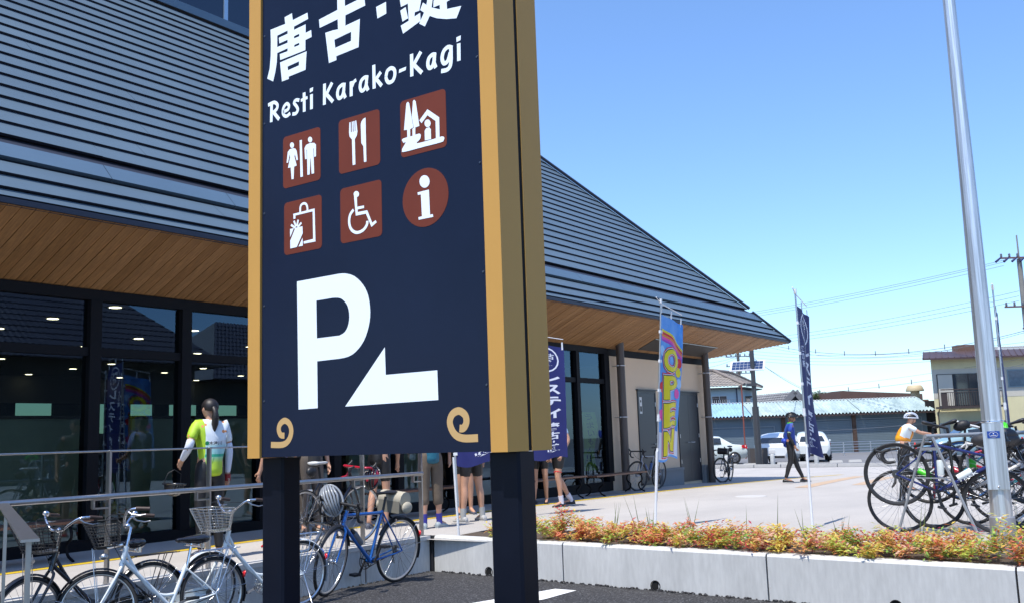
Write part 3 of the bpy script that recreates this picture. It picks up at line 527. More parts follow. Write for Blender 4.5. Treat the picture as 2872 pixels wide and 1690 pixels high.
# ---------------------------------------------------------------- the big sign
SG = thing('direction_sign', 'tall navy and gold sign with white P, arrow and russet pictograms on two posts', 'sign', (3.55, 3.2, 0))
def sg(mb, name, m, parent=SG, **k):
    mb.T = None; mb.v = [(a - 3.55, b - 3.2, c) for a, b, c in mb.v] if parent is SG else mb.v
    return mb.build(name, m, parent, **k)
DATA = json.loads('''{"chars":[[[[[-3.9327,3.7752],[-3.8147,3.7755],[-3.8201,3.8151],[-3.7614,3.8212],[-3.7554,3.7802],[-3.6418,3.7896],[-3.6367,3.7532],[-3.7454,3.7406],[-3.7455,3.7225],[-3.656,3.7283],[-3.6562,3.6805],[-3.6141,3.6846],[-3.6111,3.6453],[-3.6584,3.641],[-3.6587,3.5848],[-3.8546,3.5809],[-3.8581,3.6151],[-3.7965,3.6154],[-3.7965,3.6315],[-3.8781,3.6273],[-3.8822,3.5733],[-3.894,3.5223],[-3.9112,3.4737],[-3.9588,3.5017],[-3.9393,3.5536],[-3.931,3.6256],[-3.9297,3.7046]],[[-3.8782,3.7262],[-3.7963,3.7329],[-3.7963,3.7147],[-3.865,3.7106],[-3.8615,3.6771],[-3.7964,3.6804],[-3.7964,3.6633],[-3.8781,3.6609]],[[-3.7456,3.6859],[-3.7053,3.6893],[-3.7054,3.6748],[-3.7456,3.6737]],[[-3.7437,3.6367],[-3.7055,3.6385],[-3.7056,3.6264],[-3.7438,3.6246]]],[[[-3.856,3.5675],[-3.6489,3.5759],[-3.6531,3.5367],[-3.658,3.4758],[-3.7879,3.4702],[-3.7866,3.4573],[-3.841,3.4563]],[[-3.796,3.529],[-3.7073,3.5351],[-3.7087,3.5128],[-3.7933,3.5074]]]],[[[[-3.4211,3.8678],[-3.3669,3.8533],[-3.3652,3.7443],[-3.2289,3.7547],[-3.2226,3.7051],[-3.3628,3.6933],[-3.3635,3.6374],[-3.2609,3.6447],[-3.2722,3.4972],[-3.4305,3.4908],[-3.4295,3.4696],[-3.4842,3.4675],[-3.5092,3.6393],[-3.4527,3.6377],[-3.4164,3.6331],[-3.4182,3.6882],[-3.5505,3.6781],[-3.5553,3.7254],[-3.4201,3.7393]],[[-3.4433,3.5833],[-3.323,3.5933],[-3.3249,3.5447],[-3.4375,3.5381]]]],[[[[-3.1489,3.6754],[-3.0816,3.6827],[-3.0812,3.6204],[-3.1413,3.6124]]]],[[[[-2.9888,3.6086],[-2.9537,3.6175],[-2.9395,3.5554],[-2.9761,3.5482]]],[[[-2.9953,3.695],[-2.9839,3.6264],[-2.9388,3.6309],[-2.936,3.5411],[-2.9878,3.5305],[-2.9737,3.4852],[-2.8604,3.5193],[-2.862,3.5607],[-2.8985,3.552],[-2.8958,3.5733],[-2.8672,3.5728],[-2.8537,3.6253],[-2.8484,3.6591],[-2.881,3.6735],[-2.8897,3.6584],[-2.9308,3.6843]]],[[[-2.8616,3.5747],[-2.8433,3.6072],[-2.8215,3.5892],[-2.8079,3.6467],[-2.7726,3.6534],[-2.7902,3.5668],[-2.7396,3.5418],[-2.74,3.5649],[-2.7795,3.5636],[-2.7769,3.5978],[-2.6733,3.6054],[-2.6744,3.5712],[-2.6976,3.5674],[-2.6966,3.5312],[-2.6112,3.5214],[-2.6413,3.4691],[-2.7034,3.4828],[-2.761,3.5038],[-2.8032,3.5277],[-2.8342,3.4833],[-2.87,3.5076],[-2.8376,3.5545]]]]],"latin":[["s",[[-3.9229,3.3557],[-3.9261,3.248]],0.021],["s",[[-3.9514,3.3492],[-3.9424,3.3505],[-3.9294,3.3526],[-3.9156,3.3541],[-3.9042,3.3538],[-3.8954,3.3509],[-3.8879,3.3464],[-3.8819,3.3409],[-3.878,3.3355],[-3.8762,3.3298],[-3.8764,3.3236],[-3.8784,3.3175],[-3.8821,3.3122],[-3.8889,3.3076],[-3.8985,3.3035],[-3.908,3.3002],[-3.9145,3.2978]],0.01995],["s",[[-3.9096,3.3015],[-3.8629,3.2494]],0.021],["s",[[-3.8322,3.2839],[-3.8248,3.2844],[-3.8141,3.2851],[-3.8031,3.2864],[-3.795,3.2888],[-3.7904,3.293],[-3.7875,3.2986],[-3.7864,3.3044],[-3.7869,3.3095],[-3.7895,3.3141],[-3.794,3.3187],[-3.7995,3.3221],[-3.8051,3.3233],[-3.8111,3.3218],[-3.8179,3.3182],[-3.8242,3.3131],[-3.8288,3.3072],[-3.8317,3.2998],[-3.8335,3.2909],[-3.8338,3.282],[-3.8322,3.2743],[-3.8284,3.2677],[-3.8226,3.2617],[-3.8157,3.2571],[-3.8086,3.2545],[-3.8003,3.255],[-3.7909,3.258],[-3.7823,3.2616],[-3.7763,3.2639]],0.0189],["s",[[-3.7069,3.3194],[-3.7115,3.3212],[-3.7181,3.3238],[-3.7253,3.326],[-3.7314,3.3267],[-3.7366,3.3252],[-3.7417,3.3225],[-3.7455,3.3188],[-3.7467,3.3145],[-3.7443,3.3093],[-3.739,3.3033],[-3.733,3.2969],[-3.7282,3.2911],[-3.7246,3.2858],[-3.7212,3.2808],[-3.7189,3.2759],[-3.7183,3.2712],[-3.7196,3.2662],[-3.7226,3.2612],[-3.7267,3.2568],[-3.7316,3.2538],[-3.7384,3.2529],[-3.7467,3.2536],[-3.7547,3.2548],[-3.7602,3.2555]],0.0189],["s",[[-3.6698,3.3534],[-3.6691,3.2476]],0.021],["s",[[-3.695,3.3152],[-3.6438,3.3202]],0.016800000000000002],["s",[[-3.6145,3.3307],[-3.6151,3.2494]],0.021],["p",[[[-3.6273,3.3635],[-3.602,3.3668],[-3.6034,3.3459],[-3.6261,3.3415]]]],["s",[[-3.5175,3.3649],[-3.5198,3.2507]],0.021],["s",[[-3.5047,3.3044],[-3.4621,3.3568]],0.021],["s",[[-3.5091,3.3101],[-3.4569,3.2527]],0.021],["s",[[-3.3677,3.322],[-3.3721,3.3233],[-3.3784,3.3252],[-3.3855,3.3266],[-3.3922,3.3267],[-3.3988,3.325],[-3.4057,3.3222],[-3.4121,3.3183],[-3.4171,3.3134],[-3.4207,3.3068],[-3.4233,3.2987],[-3.4247,3.2904],[-3.4249,3.283],[-3.4236,3.2762],[-3.421,3.2696],[-3.4175,3.2641],[-3.4134,3.2609],[-3.4084,3.26],[-3.4024,3.2611],[-3.3963,3.2638],[-3.3911,3.268],[-3.3867,3.2748],[-3.3828,3.284],[-3.3795,3.2929],[-3.3772,3.2991]],0.01995],["s",[[-3.375,3.3298],[-3.3762,3.3214],[-3.3781,3.3092],[-3.3797,3.2963],[-3.3804,3.2861],[-3.3798,3.2793],[-3.3783,3.2744],[-3.3763,3.2703],[-3.3746,3.2663],[-3.3728,3.262],[-3.3709,3.2579],[-3.3692,3.2544],[-3.368,3.252]],0.01995],["s",[[-3.3268,3.3302],[-3.3279,3.2515]],0.021],["s",[[-3.3223,3.2995],[-3.32,3.3037],[-3.3166,3.3098],[-3.3127,3.3162],[-3.3087,3.3212],[-3.3043,3.3244],[-3.2994,3.3266],[-3.2948,3.3282],[-3.2917,3.3293]],0.01785],["s",[[-3.2102,3.3225],[-3.2144,3.3238],[-3.2205,3.3256],[-3.2273,3.3271],[-3.2338,3.3271],[-3.2401,3.3255],[-3.2468,3.3227],[-3.2529,3.3189],[-3.2578,3.3141],[-3.2613,3.3076],[-3.2638,3.2997],[-3.2652,3.2915],[-3.2654,3.2842],[-3.2643,3.2775],[-3.2618,3.271],[-3.2584,3.2657],[-3.2545,3.2625],[-3.2496,3.2617],[-3.2439,3.2627],[-3.238,3.2654],[-3.233,3.2695],[-3.2287,3.2762],[-3.2248,3.2852],[-3.2217,3.294],[-3.2194,3.3]],0.01995],["s",[[-3.2171,3.3302],[-3.2184,3.3219],[-3.2202,3.3099],[-3.2219,3.2973],[-3.2226,3.2873],[-3.222,3.2806],[-3.2205,3.2758],[-3.2187,3.2718],[-3.217,3.2679],[-3.2154,3.2636],[-3.2136,3.2596],[-3.2119,3.2562],[-3.2108,3.2538]],0.01995],["s",[[-3.1704,3.3769],[-3.1697,3.2532]],0.021],["s",[[-3.159,3.2976],[-3.1236,3.3277]],0.01995],["s",[[-3.1589,3.3043],[-3.1192,3.2552]],0.01995],["s",[[-3.0897,3.2959],[-3.0884,3.3011],[-3.0867,3.3087],[-3.0842,3.3165],[-3.0805,3.3225],[-3.0751,3.3264],[-3.0683,3.3292],[-3.0611,3.3307],[-3.0546,3.3306],[-3.0486,3.3287],[-3.0428,3.3251],[-3.0376,3.3205],[-3.034,3.3151],[-3.032,3.3086],[-3.0312,3.301],[-3.0316,3.2932],[-3.0329,3.2861],[-3.0352,3.2794],[-3.0386,3.273],[-3.0428,3.2673],[-3.0476,3.2632],[-3.0535,3.2609],[-3.0604,3.2599],[-3.0674,3.2601],[-3.0732,3.2616],[-3.0778,3.2648],[-3.0816,3.2695],[-3.0847,3.2749],[-3.0871,3.2797],[-3.0886,3.2843],[-3.0893,3.2889],[-3.0895,3.293],[-3.0897,3.2959]],0.01995],["p",[[[-3.0031,3.3103],[-2.9577,3.3132],[-2.9615,3.2966],[-3.0057,3.2924]]]],["s",[[-2.922,3.3683],[-2.9232,3.255]],0.021],["s",[[-2.9114,3.3087],[-2.8629,3.3639]],0.021],["s",[[-2.9135,3.3149],[-2.8593,3.2562]],0.021],["s",[[-2.7716,3.3253],[-2.7753,3.3265],[-2.7808,3.3282],[-2.7869,3.3296],[-2.7927,3.3296],[-2.7985,3.3281],[-2.8045,3.3255],[-2.8101,3.3219],[-2.8145,3.3172],[-2.8177,3.3111],[-2.8201,3.3036],[-2.8215,3.2958],[-2.8217,3.2889],[-2.8208,3.2826],[-2.8186,3.2765],[-2.8156,3.2714],[-2.8121,3.2684],[-2.8078,3.2676],[-2.8026,3.2686],[-2.7973,3.2711],[-2.7927,3.275],[-2.7888,3.2813],[-2.7852,3.2899],[-2.7822,3.2982],[-2.7802,3.3039]],0.021],["s",[[-2.7777,3.3325],[-2.7789,3.3247],[-2.7807,3.3133],[-2.7824,3.3014],[-2.7832,3.2918],[-2.7827,3.2855],[-2.7815,3.2809],[-2.7799,3.2771],[-2.7784,3.2734],[-2.7769,3.2694],[-2.7754,3.2656],[-2.7739,3.2623],[-2.7729,3.26]],0.021],["s",[[-2.6716,3.3315],[-2.6762,3.3341],[-2.6828,3.338],[-2.6902,3.3414],[-2.6973,3.3427],[-2.7043,3.3411],[-2.7116,3.3378],[-2.7184,3.3332],[-2.7239,3.3276],[-2.7281,3.3208],[-2.7312,3.3126],[-2.7332,3.304],[-2.7338,3.296],[-2.7329,3.288],[-2.7306,3.2798],[-2.7272,3.2728],[-2.7231,3.2685],[-2.7179,3.2673],[-2.7116,3.2685],[-2.7051,3.2716],[-2.6994,3.2764],[-2.6945,3.2843],[-2.69,3.295],[-2.6863,3.3054],[-2.6837,3.3126]],0.021],["s",[[-2.6791,3.3433],[-2.6793,3.3272],[-2.6795,3.3039],[-2.6802,3.2798],[-2.6822,3.2613],[-2.6852,3.25],[-2.6891,3.2426],[-2.6942,3.2378],[-2.7007,3.2343],[-2.7103,3.2325],[-2.7222,3.2329],[-2.7336,3.2341],[-2.7415,3.2349]],0.021],["s",[[-2.6326,3.3433],[-2.6344,3.2581]],0.021],["p",[[[-2.6454,3.3757],[-2.6185,3.3789],[-2.6214,3.3559],[-2.6451,3.3523]]]]],"panels":[[[-3.8349,3.1437],[-3.5545,3.1402],[-3.5493,2.8588],[-3.8276,2.8603]],[[-3.4193,3.1429],[-3.1379,3.1431],[-3.1347,2.8615],[-3.4149,2.8625]],[[-3.0022,3.1481],[-2.7183,3.146],[-2.717,2.8627],[-2.9998,2.8651]],[[-3.8254,2.7811],[-3.5484,2.7802],[-3.5418,2.4997],[-3.8195,2.5031]],[[-3.4127,2.7849],[-3.1339,2.7817],[-3.1289,2.5006],[-3.4085,2.505]]],"circle":[[-2.8304,2.7841],[-2.8764,2.5056],[-2.9975,2.6474],[-2.7152,2.6443]],"icons":[[["p",[[[-3.7462,3.0815],[-3.747,3.0769],[-3.7492,3.073],[-3.7527,3.0702],[-3.7571,3.0689],[-3.762,3.0691],[-3.7669,3.0709],[-3.7713,3.074],[-3.7748,3.0782],[-3.7771,3.0831],[-3.7778,3.0881],[-3.777,3.0928],[-3.7748,3.0967],[-3.7713,3.0994],[-3.7668,3.1007],[-3.7619,3.1005],[-3.7571,3.0987],[-3.7527,3.0955],[-3.7492,3.0914],[-3.747,3.0865]]]],["p",[[[-3.7949,3.0545],[-3.7779,3.0664],[-3.7524,3.0668],[-3.7356,3.0605],[-3.7261,3.0466],[-3.7162,2.9968],[-3.7274,2.995],[-3.7402,3.0315],[-3.743,3.018],[-3.7258,2.9668],[-3.746,2.9648],[-3.7501,2.8987],[-3.7659,2.9],[-3.7725,2.9659],[-3.7934,2.9667],[-3.7769,3.0208],[-3.7796,3.0394],[-3.7922,2.9957],[-3.8036,2.996]]]],["p",[[[-3.7035,3.0987],[-3.6868,3.0984],[-3.6795,2.8986],[-3.6983,2.8994]]]],["p",[[[-3.6087,3.0831],[-3.6095,3.0785],[-3.6118,3.0747],[-3.6153,3.072],[-3.6197,3.0708],[-3.6246,3.071],[-3.6295,3.0728],[-3.6339,3.0759],[-3.6374,3.0801],[-3.6397,3.0849],[-3.6404,3.0898],[-3.6396,3.0944],[-3.6373,3.0982],[-3.6338,3.1009],[-3.6293,3.1022],[-3.6244,3.1019],[-3.6195,3.1001],[-3.6151,3.097],[-3.6116,3.0928],[-3.6094,3.088]]]],["p",[[[-3.6671,3.0485],[-3.6549,3.0638],[-3.6274,3.068],[-3.5947,3.0632],[-3.5812,3.0506],[-3.5816,2.9878],[-3.5952,2.9874],[-3.597,3.0341],[-3.6003,3.0348],[-3.5958,2.9006],[-3.6148,2.901],[-3.6214,2.9839],[-3.6235,2.9844],[-3.6284,2.9008],[-3.6459,2.901],[-3.6484,3.0368],[-3.6517,3.0374],[-3.6498,2.9876],[-3.663,2.9882]]]]],[["p",[[[-3.3413,3.1159],[-3.3326,3.1167],[-3.3318,3.0639],[-3.3256,3.0626],[-3.3249,3.1161],[-3.3172,3.1156],[-3.318,3.0629],[-3.3129,3.0618],[-3.3136,3.1159],[-3.3054,3.1164],[-3.3042,3.0637],[-3.3001,3.0628],[-3.3003,3.1172],[-3.2932,3.1167],[-3.286,3.0579],[-3.2914,3.0362],[-3.3048,3.0219],[-3.3028,2.8905],[-3.322,2.8905],[-3.3247,3.0241],[-3.3413,3.043],[-3.3446,3.0667]]]],["p",[[[-3.2296,3.1178],[-3.2275,2.8908],[-3.244,2.8911],[-3.2471,2.973],[-3.2608,2.9918],[-3.2632,3.091],[-3.2575,3.1031],[-3.2462,3.1139]]]]],[["p",[[[-2.9506,3.1342],[-2.942,3.1248],[-2.9284,3.0501],[-2.9191,2.9988],[-2.9392,2.994],[-2.9402,2.9541],[-2.9587,2.9563],[-2.9587,2.9957],[-2.9788,2.9971],[-2.9606,3.1273]]]],["p",[[[-2.91,3.1346],[-2.901,3.1244],[-2.8813,2.9978],[-2.9067,2.9961],[-2.9078,2.9509],[-2.9254,2.9517],[-2.9253,2.9925],[-2.9164,2.9964],[-2.927,3.0535],[-2.9185,3.1303]]]],["p",[[[-2.8806,3.0249],[-2.8292,3.0683],[-2.7588,3.0128],[-2.7595,2.9159],[-2.7818,2.9163],[-2.7815,2.9999],[-2.83,3.0389],[-2.8673,3.0081]]]],["p",[[[-2.8113,2.995],[-2.8124,2.9894],[-2.8152,2.9847],[-2.8195,2.9814],[-2.8249,2.9799],[-2.8307,2.9802],[-2.8365,2.9824],[-2.8418,2.9863],[-2.8458,2.9914],[-2.8484,2.9973],[-2.8492,3.0034],[-2.8481,3.0091],[-2.8452,3.0138],[-2.8409,3.0171],[-2.8355,3.0186],[-2.8297,3.0182],[-2.8238,3.016],[-2.8187,3.0121],[-2.8146,3.007],[-2.8121,3.0011]]]],["p",[[[-2.8492,2.9187],[-2.8492,2.9673],[-2.8385,2.9776],[-2.8204,2.978],[-2.8108,2.9662],[-2.8108,2.9178]]]],["p",[[[-2.9931,2.9507],[-2.9919,2.9527],[-2.9894,2.9555],[-2.9821,2.9575],[-2.967,2.9582],[-2.9472,2.9581],[-2.9285,2.9582],[-2.9119,2.9593],[-2.8964,2.9605],[-2.8846,2.9605],[-2.8779,2.9585],[-2.8747,2.9552],[-2.8734,2.9508],[-2.8734,2.9452],[-2.8752,2.9385],[-2.8785,2.9321],[-2.8885,2.9257],[-2.9,2.9195],[-2.8963,2.9152],[-2.8641,2.9141],[-2.8171,2.915],[-2.7795,2.9158],[-2.761,2.9165],[-2.7512,2.9172],[-2.744,2.9168],[-2.7373,2.9148],[-2.7332,2.9117],[-2.731,2.9081],[-2.7309,2.9037],[-2.7328,2.8988],[-2.7358,2.8949],[-2.7368,2.8925],[-2.739,2.891],[-2.7514,2.89],[-2.7806,2.8896],[-2.8204,2.8898],[-2.8614,2.8899],[-2.9045,2.8895],[-2.9488,2.8891],[-2.9814,2.8898],[-2.994,2.8923],[-2.9943,2.8958],[-2.9929,2.8995],[-2.9935,2.9025],[-2.9924,2.9057],[-2.9894,2.9104],[-2.9824,2.9184],[-2.9736,2.9279],[-2.9686,2.9346],[-2.9713,2.9362],[-2.9778,2.935],[-2.9827,2.9339]]]]],[["p",[[[-3.7535,2.7117],[-3.5945,2.7147],[-3.5893,2.5408],[-3.6752,2.5418],[-3.6763,2.5543],[-3.6064,2.5568],[-3.6091,2.7017],[-3.7368,2.7],[-3.7369,2.6835],[-3.7519,2.684]]]],["s",[[-3.7008,2.7105],[-3.7009,2.7188],[-3.7009,2.7304],[-3.6995,2.7401],[-3.6963,2.746],[-3.6918,2.75],[-3.6868,2.7528],[-3.6815,2.7543],[-3.6758,2.7546],[-3.6703,2.7539],[-3.665,2.7524],[-3.6599,2.75],[-3.6556,2.7463],[-3.6521,2.7409],[-3.6494,2.7342],[-3.6475,2.7274],[-3.6468,2.7203],[-3.6469,2.713],[-3.6471,2.7079]],0.013],["s",[[-3.7491,2.6737],[-3.7315,2.6416]],0.012],["s",[[-3.7164,2.6744],[-3.7259,2.6407]],0.012],["s",[[-3.6917,2.6548],[-3.7204,2.6359]],0.012],["s",[[-3.7704,2.6555],[-3.737,2.6346]],0.012],["p",[[[-3.7772,2.6349],[-3.7481,2.6344],[-3.7773,2.5899]]]],["p",[[[-3.737,2.6346],[-3.6835,2.6349],[-3.6821,2.597],[-3.7263,2.5318],[-3.7752,2.5302],[-3.7762,2.5721]]]],["p",[[[-3.6833,2.5739],[-3.6813,2.5319],[-3.7137,2.5319]]]]],[["p",[[[-3.28,2.7349],[-3.281,2.7302],[-3.2837,2.7263],[-3.2879,2.7236],[-3.293,2.7223],[-3.2988,2.7225],[-3.3045,2.7243],[-3.3097,2.7274],[-3.3137,2.7316],[-3.3163,2.7364],[-3.3172,2.7415],[-3.3162,2.7462],[-3.3135,2.7501],[-3.3093,2.7528],[-3.3041,2.7541],[-3.2983,2.7539],[-3.2926,2.7521],[-3.2875,2.7489],[-3.2834,2.7447],[-3.2809,2.7399]]]],["p",[[[-3.3153,2.7317],[-3.2952,2.7264],[-3.2935,2.6727],[-3.2477,2.6716],[-3.2474,2.6586],[-3.2913,2.6585],[-3.2905,2.6453],[-3.2259,2.6439],[-3.1947,2.5763],[-3.1716,2.5855],[-3.1646,2.5734],[-3.2,2.5562],[-3.236,2.6282],[-3.3042,2.629]]]],["s",[[-3.3188,2.662],[-3.3233,2.6584],[-3.3299,2.6535],[-3.3366,2.6474],[-3.3419,2.6407],[-3.3454,2.6331],[-3.348,2.6244],[-3.3496,2.6154],[-3.35,2.6065],[-3.3492,2.5974],[-3.3472,2.5882],[-3.3443,2.5793],[-3.3404,2.5714],[-3.3353,2.5645],[-3.3292,2.5583],[-3.3224,2.5531],[-3.3155,2.5489],[-3.3084,2.5459],[-3.301,2.5438],[-3.2934,2.5427],[-3.2856,2.5425],[-3.2774,2.5432],[-3.2689,2.5448],[-3.2606,2.5473],[-3.2532,2.5505],[-3.2464,2.5548],[-3.2401,2.56],[-3.2347,2.5656],[-3.2306,2.5709],[-3.2282,2.5763],[-3.2271,2.582],[-3.2267,2.587],[-3.2263,2.5905]],0.0155]],[["p",[[[-2.826,2.7159],[-2.8278,2.7068],[-2.8324,2.6991],[-2.8394,2.6937],[-2.8482,2.6909],[-2.8578,2.6911],[-2.8673,2.6943],[-2.8759,2.7002],[-2.8826,2.7082],[-2.8868,2.7175],[-2.8881,2.7273],[-2.8863,2.7364],[-2.8816,2.7441],[-2.8745,2.7496],[-2.8657,2.7523],[-2.8561,2.752],[-2.8465,2.7487],[-2.838,2.7428],[-2.8314,2.7348],[-2.8273,2.7255]]]],["p",[[[-2.9013,2.6765],[-2.8311,2.6779],[-2.8279,2.5569],[-2.811,2.5566],[-2.8091,2.5433],[-2.898,2.5436],[-2.899,2.5561],[-2.8772,2.5568],[-2.8812,2.663],[-2.8993,2.6637]]]]]],"P":[[[[-3.7285,2.3515],[-3.4327,2.3535],[-3.4201,2.3532],[-3.4019,2.3525],[-3.3823,2.3498],[-3.362,2.3448],[-3.3404,2.3379],[-3.3194,2.3279],[-3.299,2.3142],[-3.2794,2.2975],[-3.2623,2.2797],[-3.2484,2.2614],[-3.237,2.242],[-3.2281,2.2204],[-3.2217,2.1953],[-3.2178,2.168],[-3.2164,2.1417],[-3.2178,2.1178],[-3.2217,2.0949],[-3.2281,2.0722],[-3.2372,2.0488],[-3.2488,2.0256],[-3.2625,2.0047],[-3.2789,1.9865],[-3.2975,1.9707],[-3.3161,1.9577],[-3.3336,1.9484],[-3.3512,1.942],[-3.3698,1.9374],[-3.3925,1.9344],[-3.4163,1.9332],[-3.4331,1.9324],[-3.5832,1.9312],[-3.5813,1.6972],[-3.7193,1.6963]],[[-3.5866,2.2373],[-3.4664,2.2381],[-3.4528,2.2368],[-3.4338,2.2346],[-3.4158,2.2297],[-3.4007,2.2214],[-3.3867,2.2103],[-3.3753,2.1976],[-3.3669,2.1829],[-3.3612,2.1666],[-3.3579,2.1498],[-3.3572,2.1323],[-3.3591,2.1143],[-3.3631,2.098],[-3.3694,2.0838],[-3.3779,2.0713],[-3.388,2.0612],[-3.4014,2.0541],[-3.4165,2.0494],[-3.4272,2.0464],[-3.5842,2.0464]]]],"arrow":[[[[-3.1255,1.9646],[-3.1223,1.8326],[-2.807,1.8329],[-2.8048,1.6982],[-3.391,1.6961]]]],"scroll":[[["s",[[-3.9258,1.5248],[-3.908,1.524],[-3.8824,1.5228],[-3.8556,1.5223],[-3.834,1.5239],[-3.819,1.5277],[-3.8072,1.5332],[-3.7977,1.5401],[-3.7897,1.548],[-3.7829,1.5575],[-3.7777,1.5685],[-3.7743,1.58],[-3.773,1.5907],[-3.774,1.6008],[-3.7771,1.6109],[-3.7818,1.6201],[-3.7876,1.6278],[-3.7948,1.6342],[-3.8036,1.6394],[-3.813,1.6431],[-3.822,1.6445],[-3.831,1.6432],[-3.8403,1.6396],[-3.8489,1.6346],[-3.8557,1.629],[-3.8607,1.6228],[-3.8643,1.6155],[-3.8663,1.6078],[-3.8667,1.6005],[-3.8651,1.593],[-3.8617,1.5853],[-3.857,1.5783],[-3.8518,1.5732],[-3.8451,1.5704],[-3.837,1.5694],[-3.8293,1.5692],[-3.8241,1.569]],0.031]],[["s",[[-2.586,1.5215],[-2.6019,1.5213],[-2.625,1.5208],[-2.6497,1.521],[-2.6703,1.5228],[-2.6854,1.5262],[-2.698,1.5307],[-2.7087,1.5368],[-2.7181,1.5445],[-2.7266,1.5548],[-2.7337,1.5673],[-2.7389,1.5803],[-2.7415,1.5921],[-2.741,1.6027],[-2.7379,1.6129],[-2.7329,1.6221],[-2.7267,1.6296],[-2.7187,1.6356],[-2.7089,1.6403],[-2.6984,1.6432],[-2.6886,1.6438],[-2.6789,1.6414],[-2.669,1.6365],[-2.6601,1.6303],[-2.6535,1.6236],[-2.6496,1.6162],[-2.6475,1.6078],[-2.6471,1.5992],[-2.648,1.5915],[-2.6505,1.5843],[-2.6548,1.5774],[-2.6599,1.5714],[-2.6651,1.5672],[-2.6708,1.5654],[-2.6773,1.5655],[-2.6833,1.5663],[-2.6874,1.5668]],0.034]]]}''')
XF = 3.40; Y0, Y1 = 2.420, 4.095; SZ0, SZ1 = 1.458, 5.6
mb = MB(); mb.box(XF + .012, 2.513, SZ0 + .004, XF + .15, 3.997, SZ1); pan = sg(mb, 'face_panel', NAVY)
PO = Vector((3.55, 3.2, 0))
def fx(off): return lambda a, z: (XF + .012 - off - 3.55, -a - 3.2, z)
mb = MB(); mb.box(XF, Y0, SZ0, XF + .16, 2.509, SZ1); sg(mb, 'gold_side', GOLD)
mb = MB(); mb.box(XF, 4.001, SZ0, XF + .16, Y1, SZ1); sg(mb, 'gold_side', GOLD)
mb = MB(); mb.box(XF + .188, Y0, SZ0, XF + .348, 2.509, SZ1); sg(mb, 'gold_side', GOLD)
mb = MB(); mb.box(XF + .188, 4.001, SZ0, XF + .348, Y1, SZ1); sg(mb, 'gold_side', GOLD)
mb = MB(); mb.box(XF + .198, 2.513, SZ0 + .004, XF + .336, 3.997, SZ1); sg(mb, 'back_panel', NAVY)
mb = MB(); mb.box(XF + .161, Y0 + .004, SZ0 + .002, XF + .187, Y1 - .004, SZ1 - .01); sg(mb, 'core_joint', mat('drain_black', (.004, .004, .004), .9))
mb = MB(); mb.box(XF, Y0, SZ1 + .002, XF + .348, Y1, SZ1 + .05); sg(mb, 'top_cap', GOLD)
SCR = mat('screw_steel', (.10, .11, .13), .35, .8)
for z_ in (1.75, 2.25, 2.75, 3.25, 3.75):
    for y_ in (2.53, 3.98): mb = MB(); mb.tube([(XF + .0119, y_, z_), (XF + .0085, y_, z_)], [.006, .0045], 8); sg(mb, 'screw', SCR)
for (a, b) in ((2.426, 2.590), (3.925, 4.089)):
    mb = MB(); x0, x1 = XF + .088, XF + .218; c = .012
    pts = [(x0 + c, a), (x1 - c, a), (x1, a + c), (x1, b - c), (x1 - c, b), (x0 + c, b), (x0, b - c), (x0, a + c)]
    mb.prism([(p[0], p[1], -.02) for p in pts], (0, 0, SZ0 + .018)); sg(mb, 'post', NAVY2)
    mb = MB(); mb.box(x0 - .06, a - .06, .001, x1 + .06, b + .06, .016); sg(mb, 'base_plate', NAVY2)
def emit_items(items, name, m, parent, base=.0008, step=.00012):
    mb = MB(); k = 0
    for it in items:
        off = base + step * k; k += 1
        if it[0] == 's': mb.stroke(it[1], it[2], fx(off))
        elif it[0] == 'p': mb.flat(it[1], fx(off))
        else: mb.flat(it, fx(off))
    mb.mi = [0] * len(mb.f)
    return mb.build(name, m, parent)
def rings_of(x): return x
for ch in DATA['chars']: emit_items([('p', r) for r in ch], 'kanji_character' if ch is not DATA['chars'][2] else 'middle_dot', WHT, pan)
k_ = 0
for cnt in (3, 1, 1, 2, 2, 3, 2, 2, 2, 3, 1, 1, 3, 2, 2, 2):
    emit_items(DATA['latin'][k_:k_ + cnt], 'letter', WHT, pan); k_ += cnt
def rrect(x0, z0, x1, z1, r=.022, n=5):
    o = []
    for (cx, cz, a0) in ((x1 - r, z1 - r, 0), (x0 + r, z1 - r, 90), (x0 + r, z0 + r, 180), (x1 - r, z0 + r, 270)):
        for i in range(n + 1): a = rad(a0 + 90 * i / n); o.append((cx + r * math.cos(a), cz + r * math.sin(a)))
    return o
rects = [(-3.832, 2.860, -3.550, 3.142), (-3.418, 2.861, -3.136, 3.143), (-3.001, 2.864, -2.718, 3.146), (-3.824, 2.501, -3.544, 2.781), (-3.411, 2.503, -3.131, 2.784)]
plates = [rrect(*r) for r in rects] + [[(-2.856 + .1405 * math.cos(t), 2.645 + .1405 * math.sin(t)) for t in [2 * PI * i / 40 for i in range(40)]]]
for pl, ic in zip(plates, DATA['icons']):
    mb = MB(); mb.prism([fx(.0)(a, z) for a, z in pl], (-.0012, 0, 0)); mb.build('pictogram_plate', SGN, pan)
    emit_items(ic, 'pictogram', WHT, pan, base=.0020)
emit_items([('p', r) for r in DATA['P']], 'parking_letter', WHT, pan)
emit_items([('p', r) for r in DATA['arrow']], 'arrow', WHT, pan)
for sc_ in DATA['scroll']: emit_items(sc_, 'scroll_ornament', GOLDF, pan)

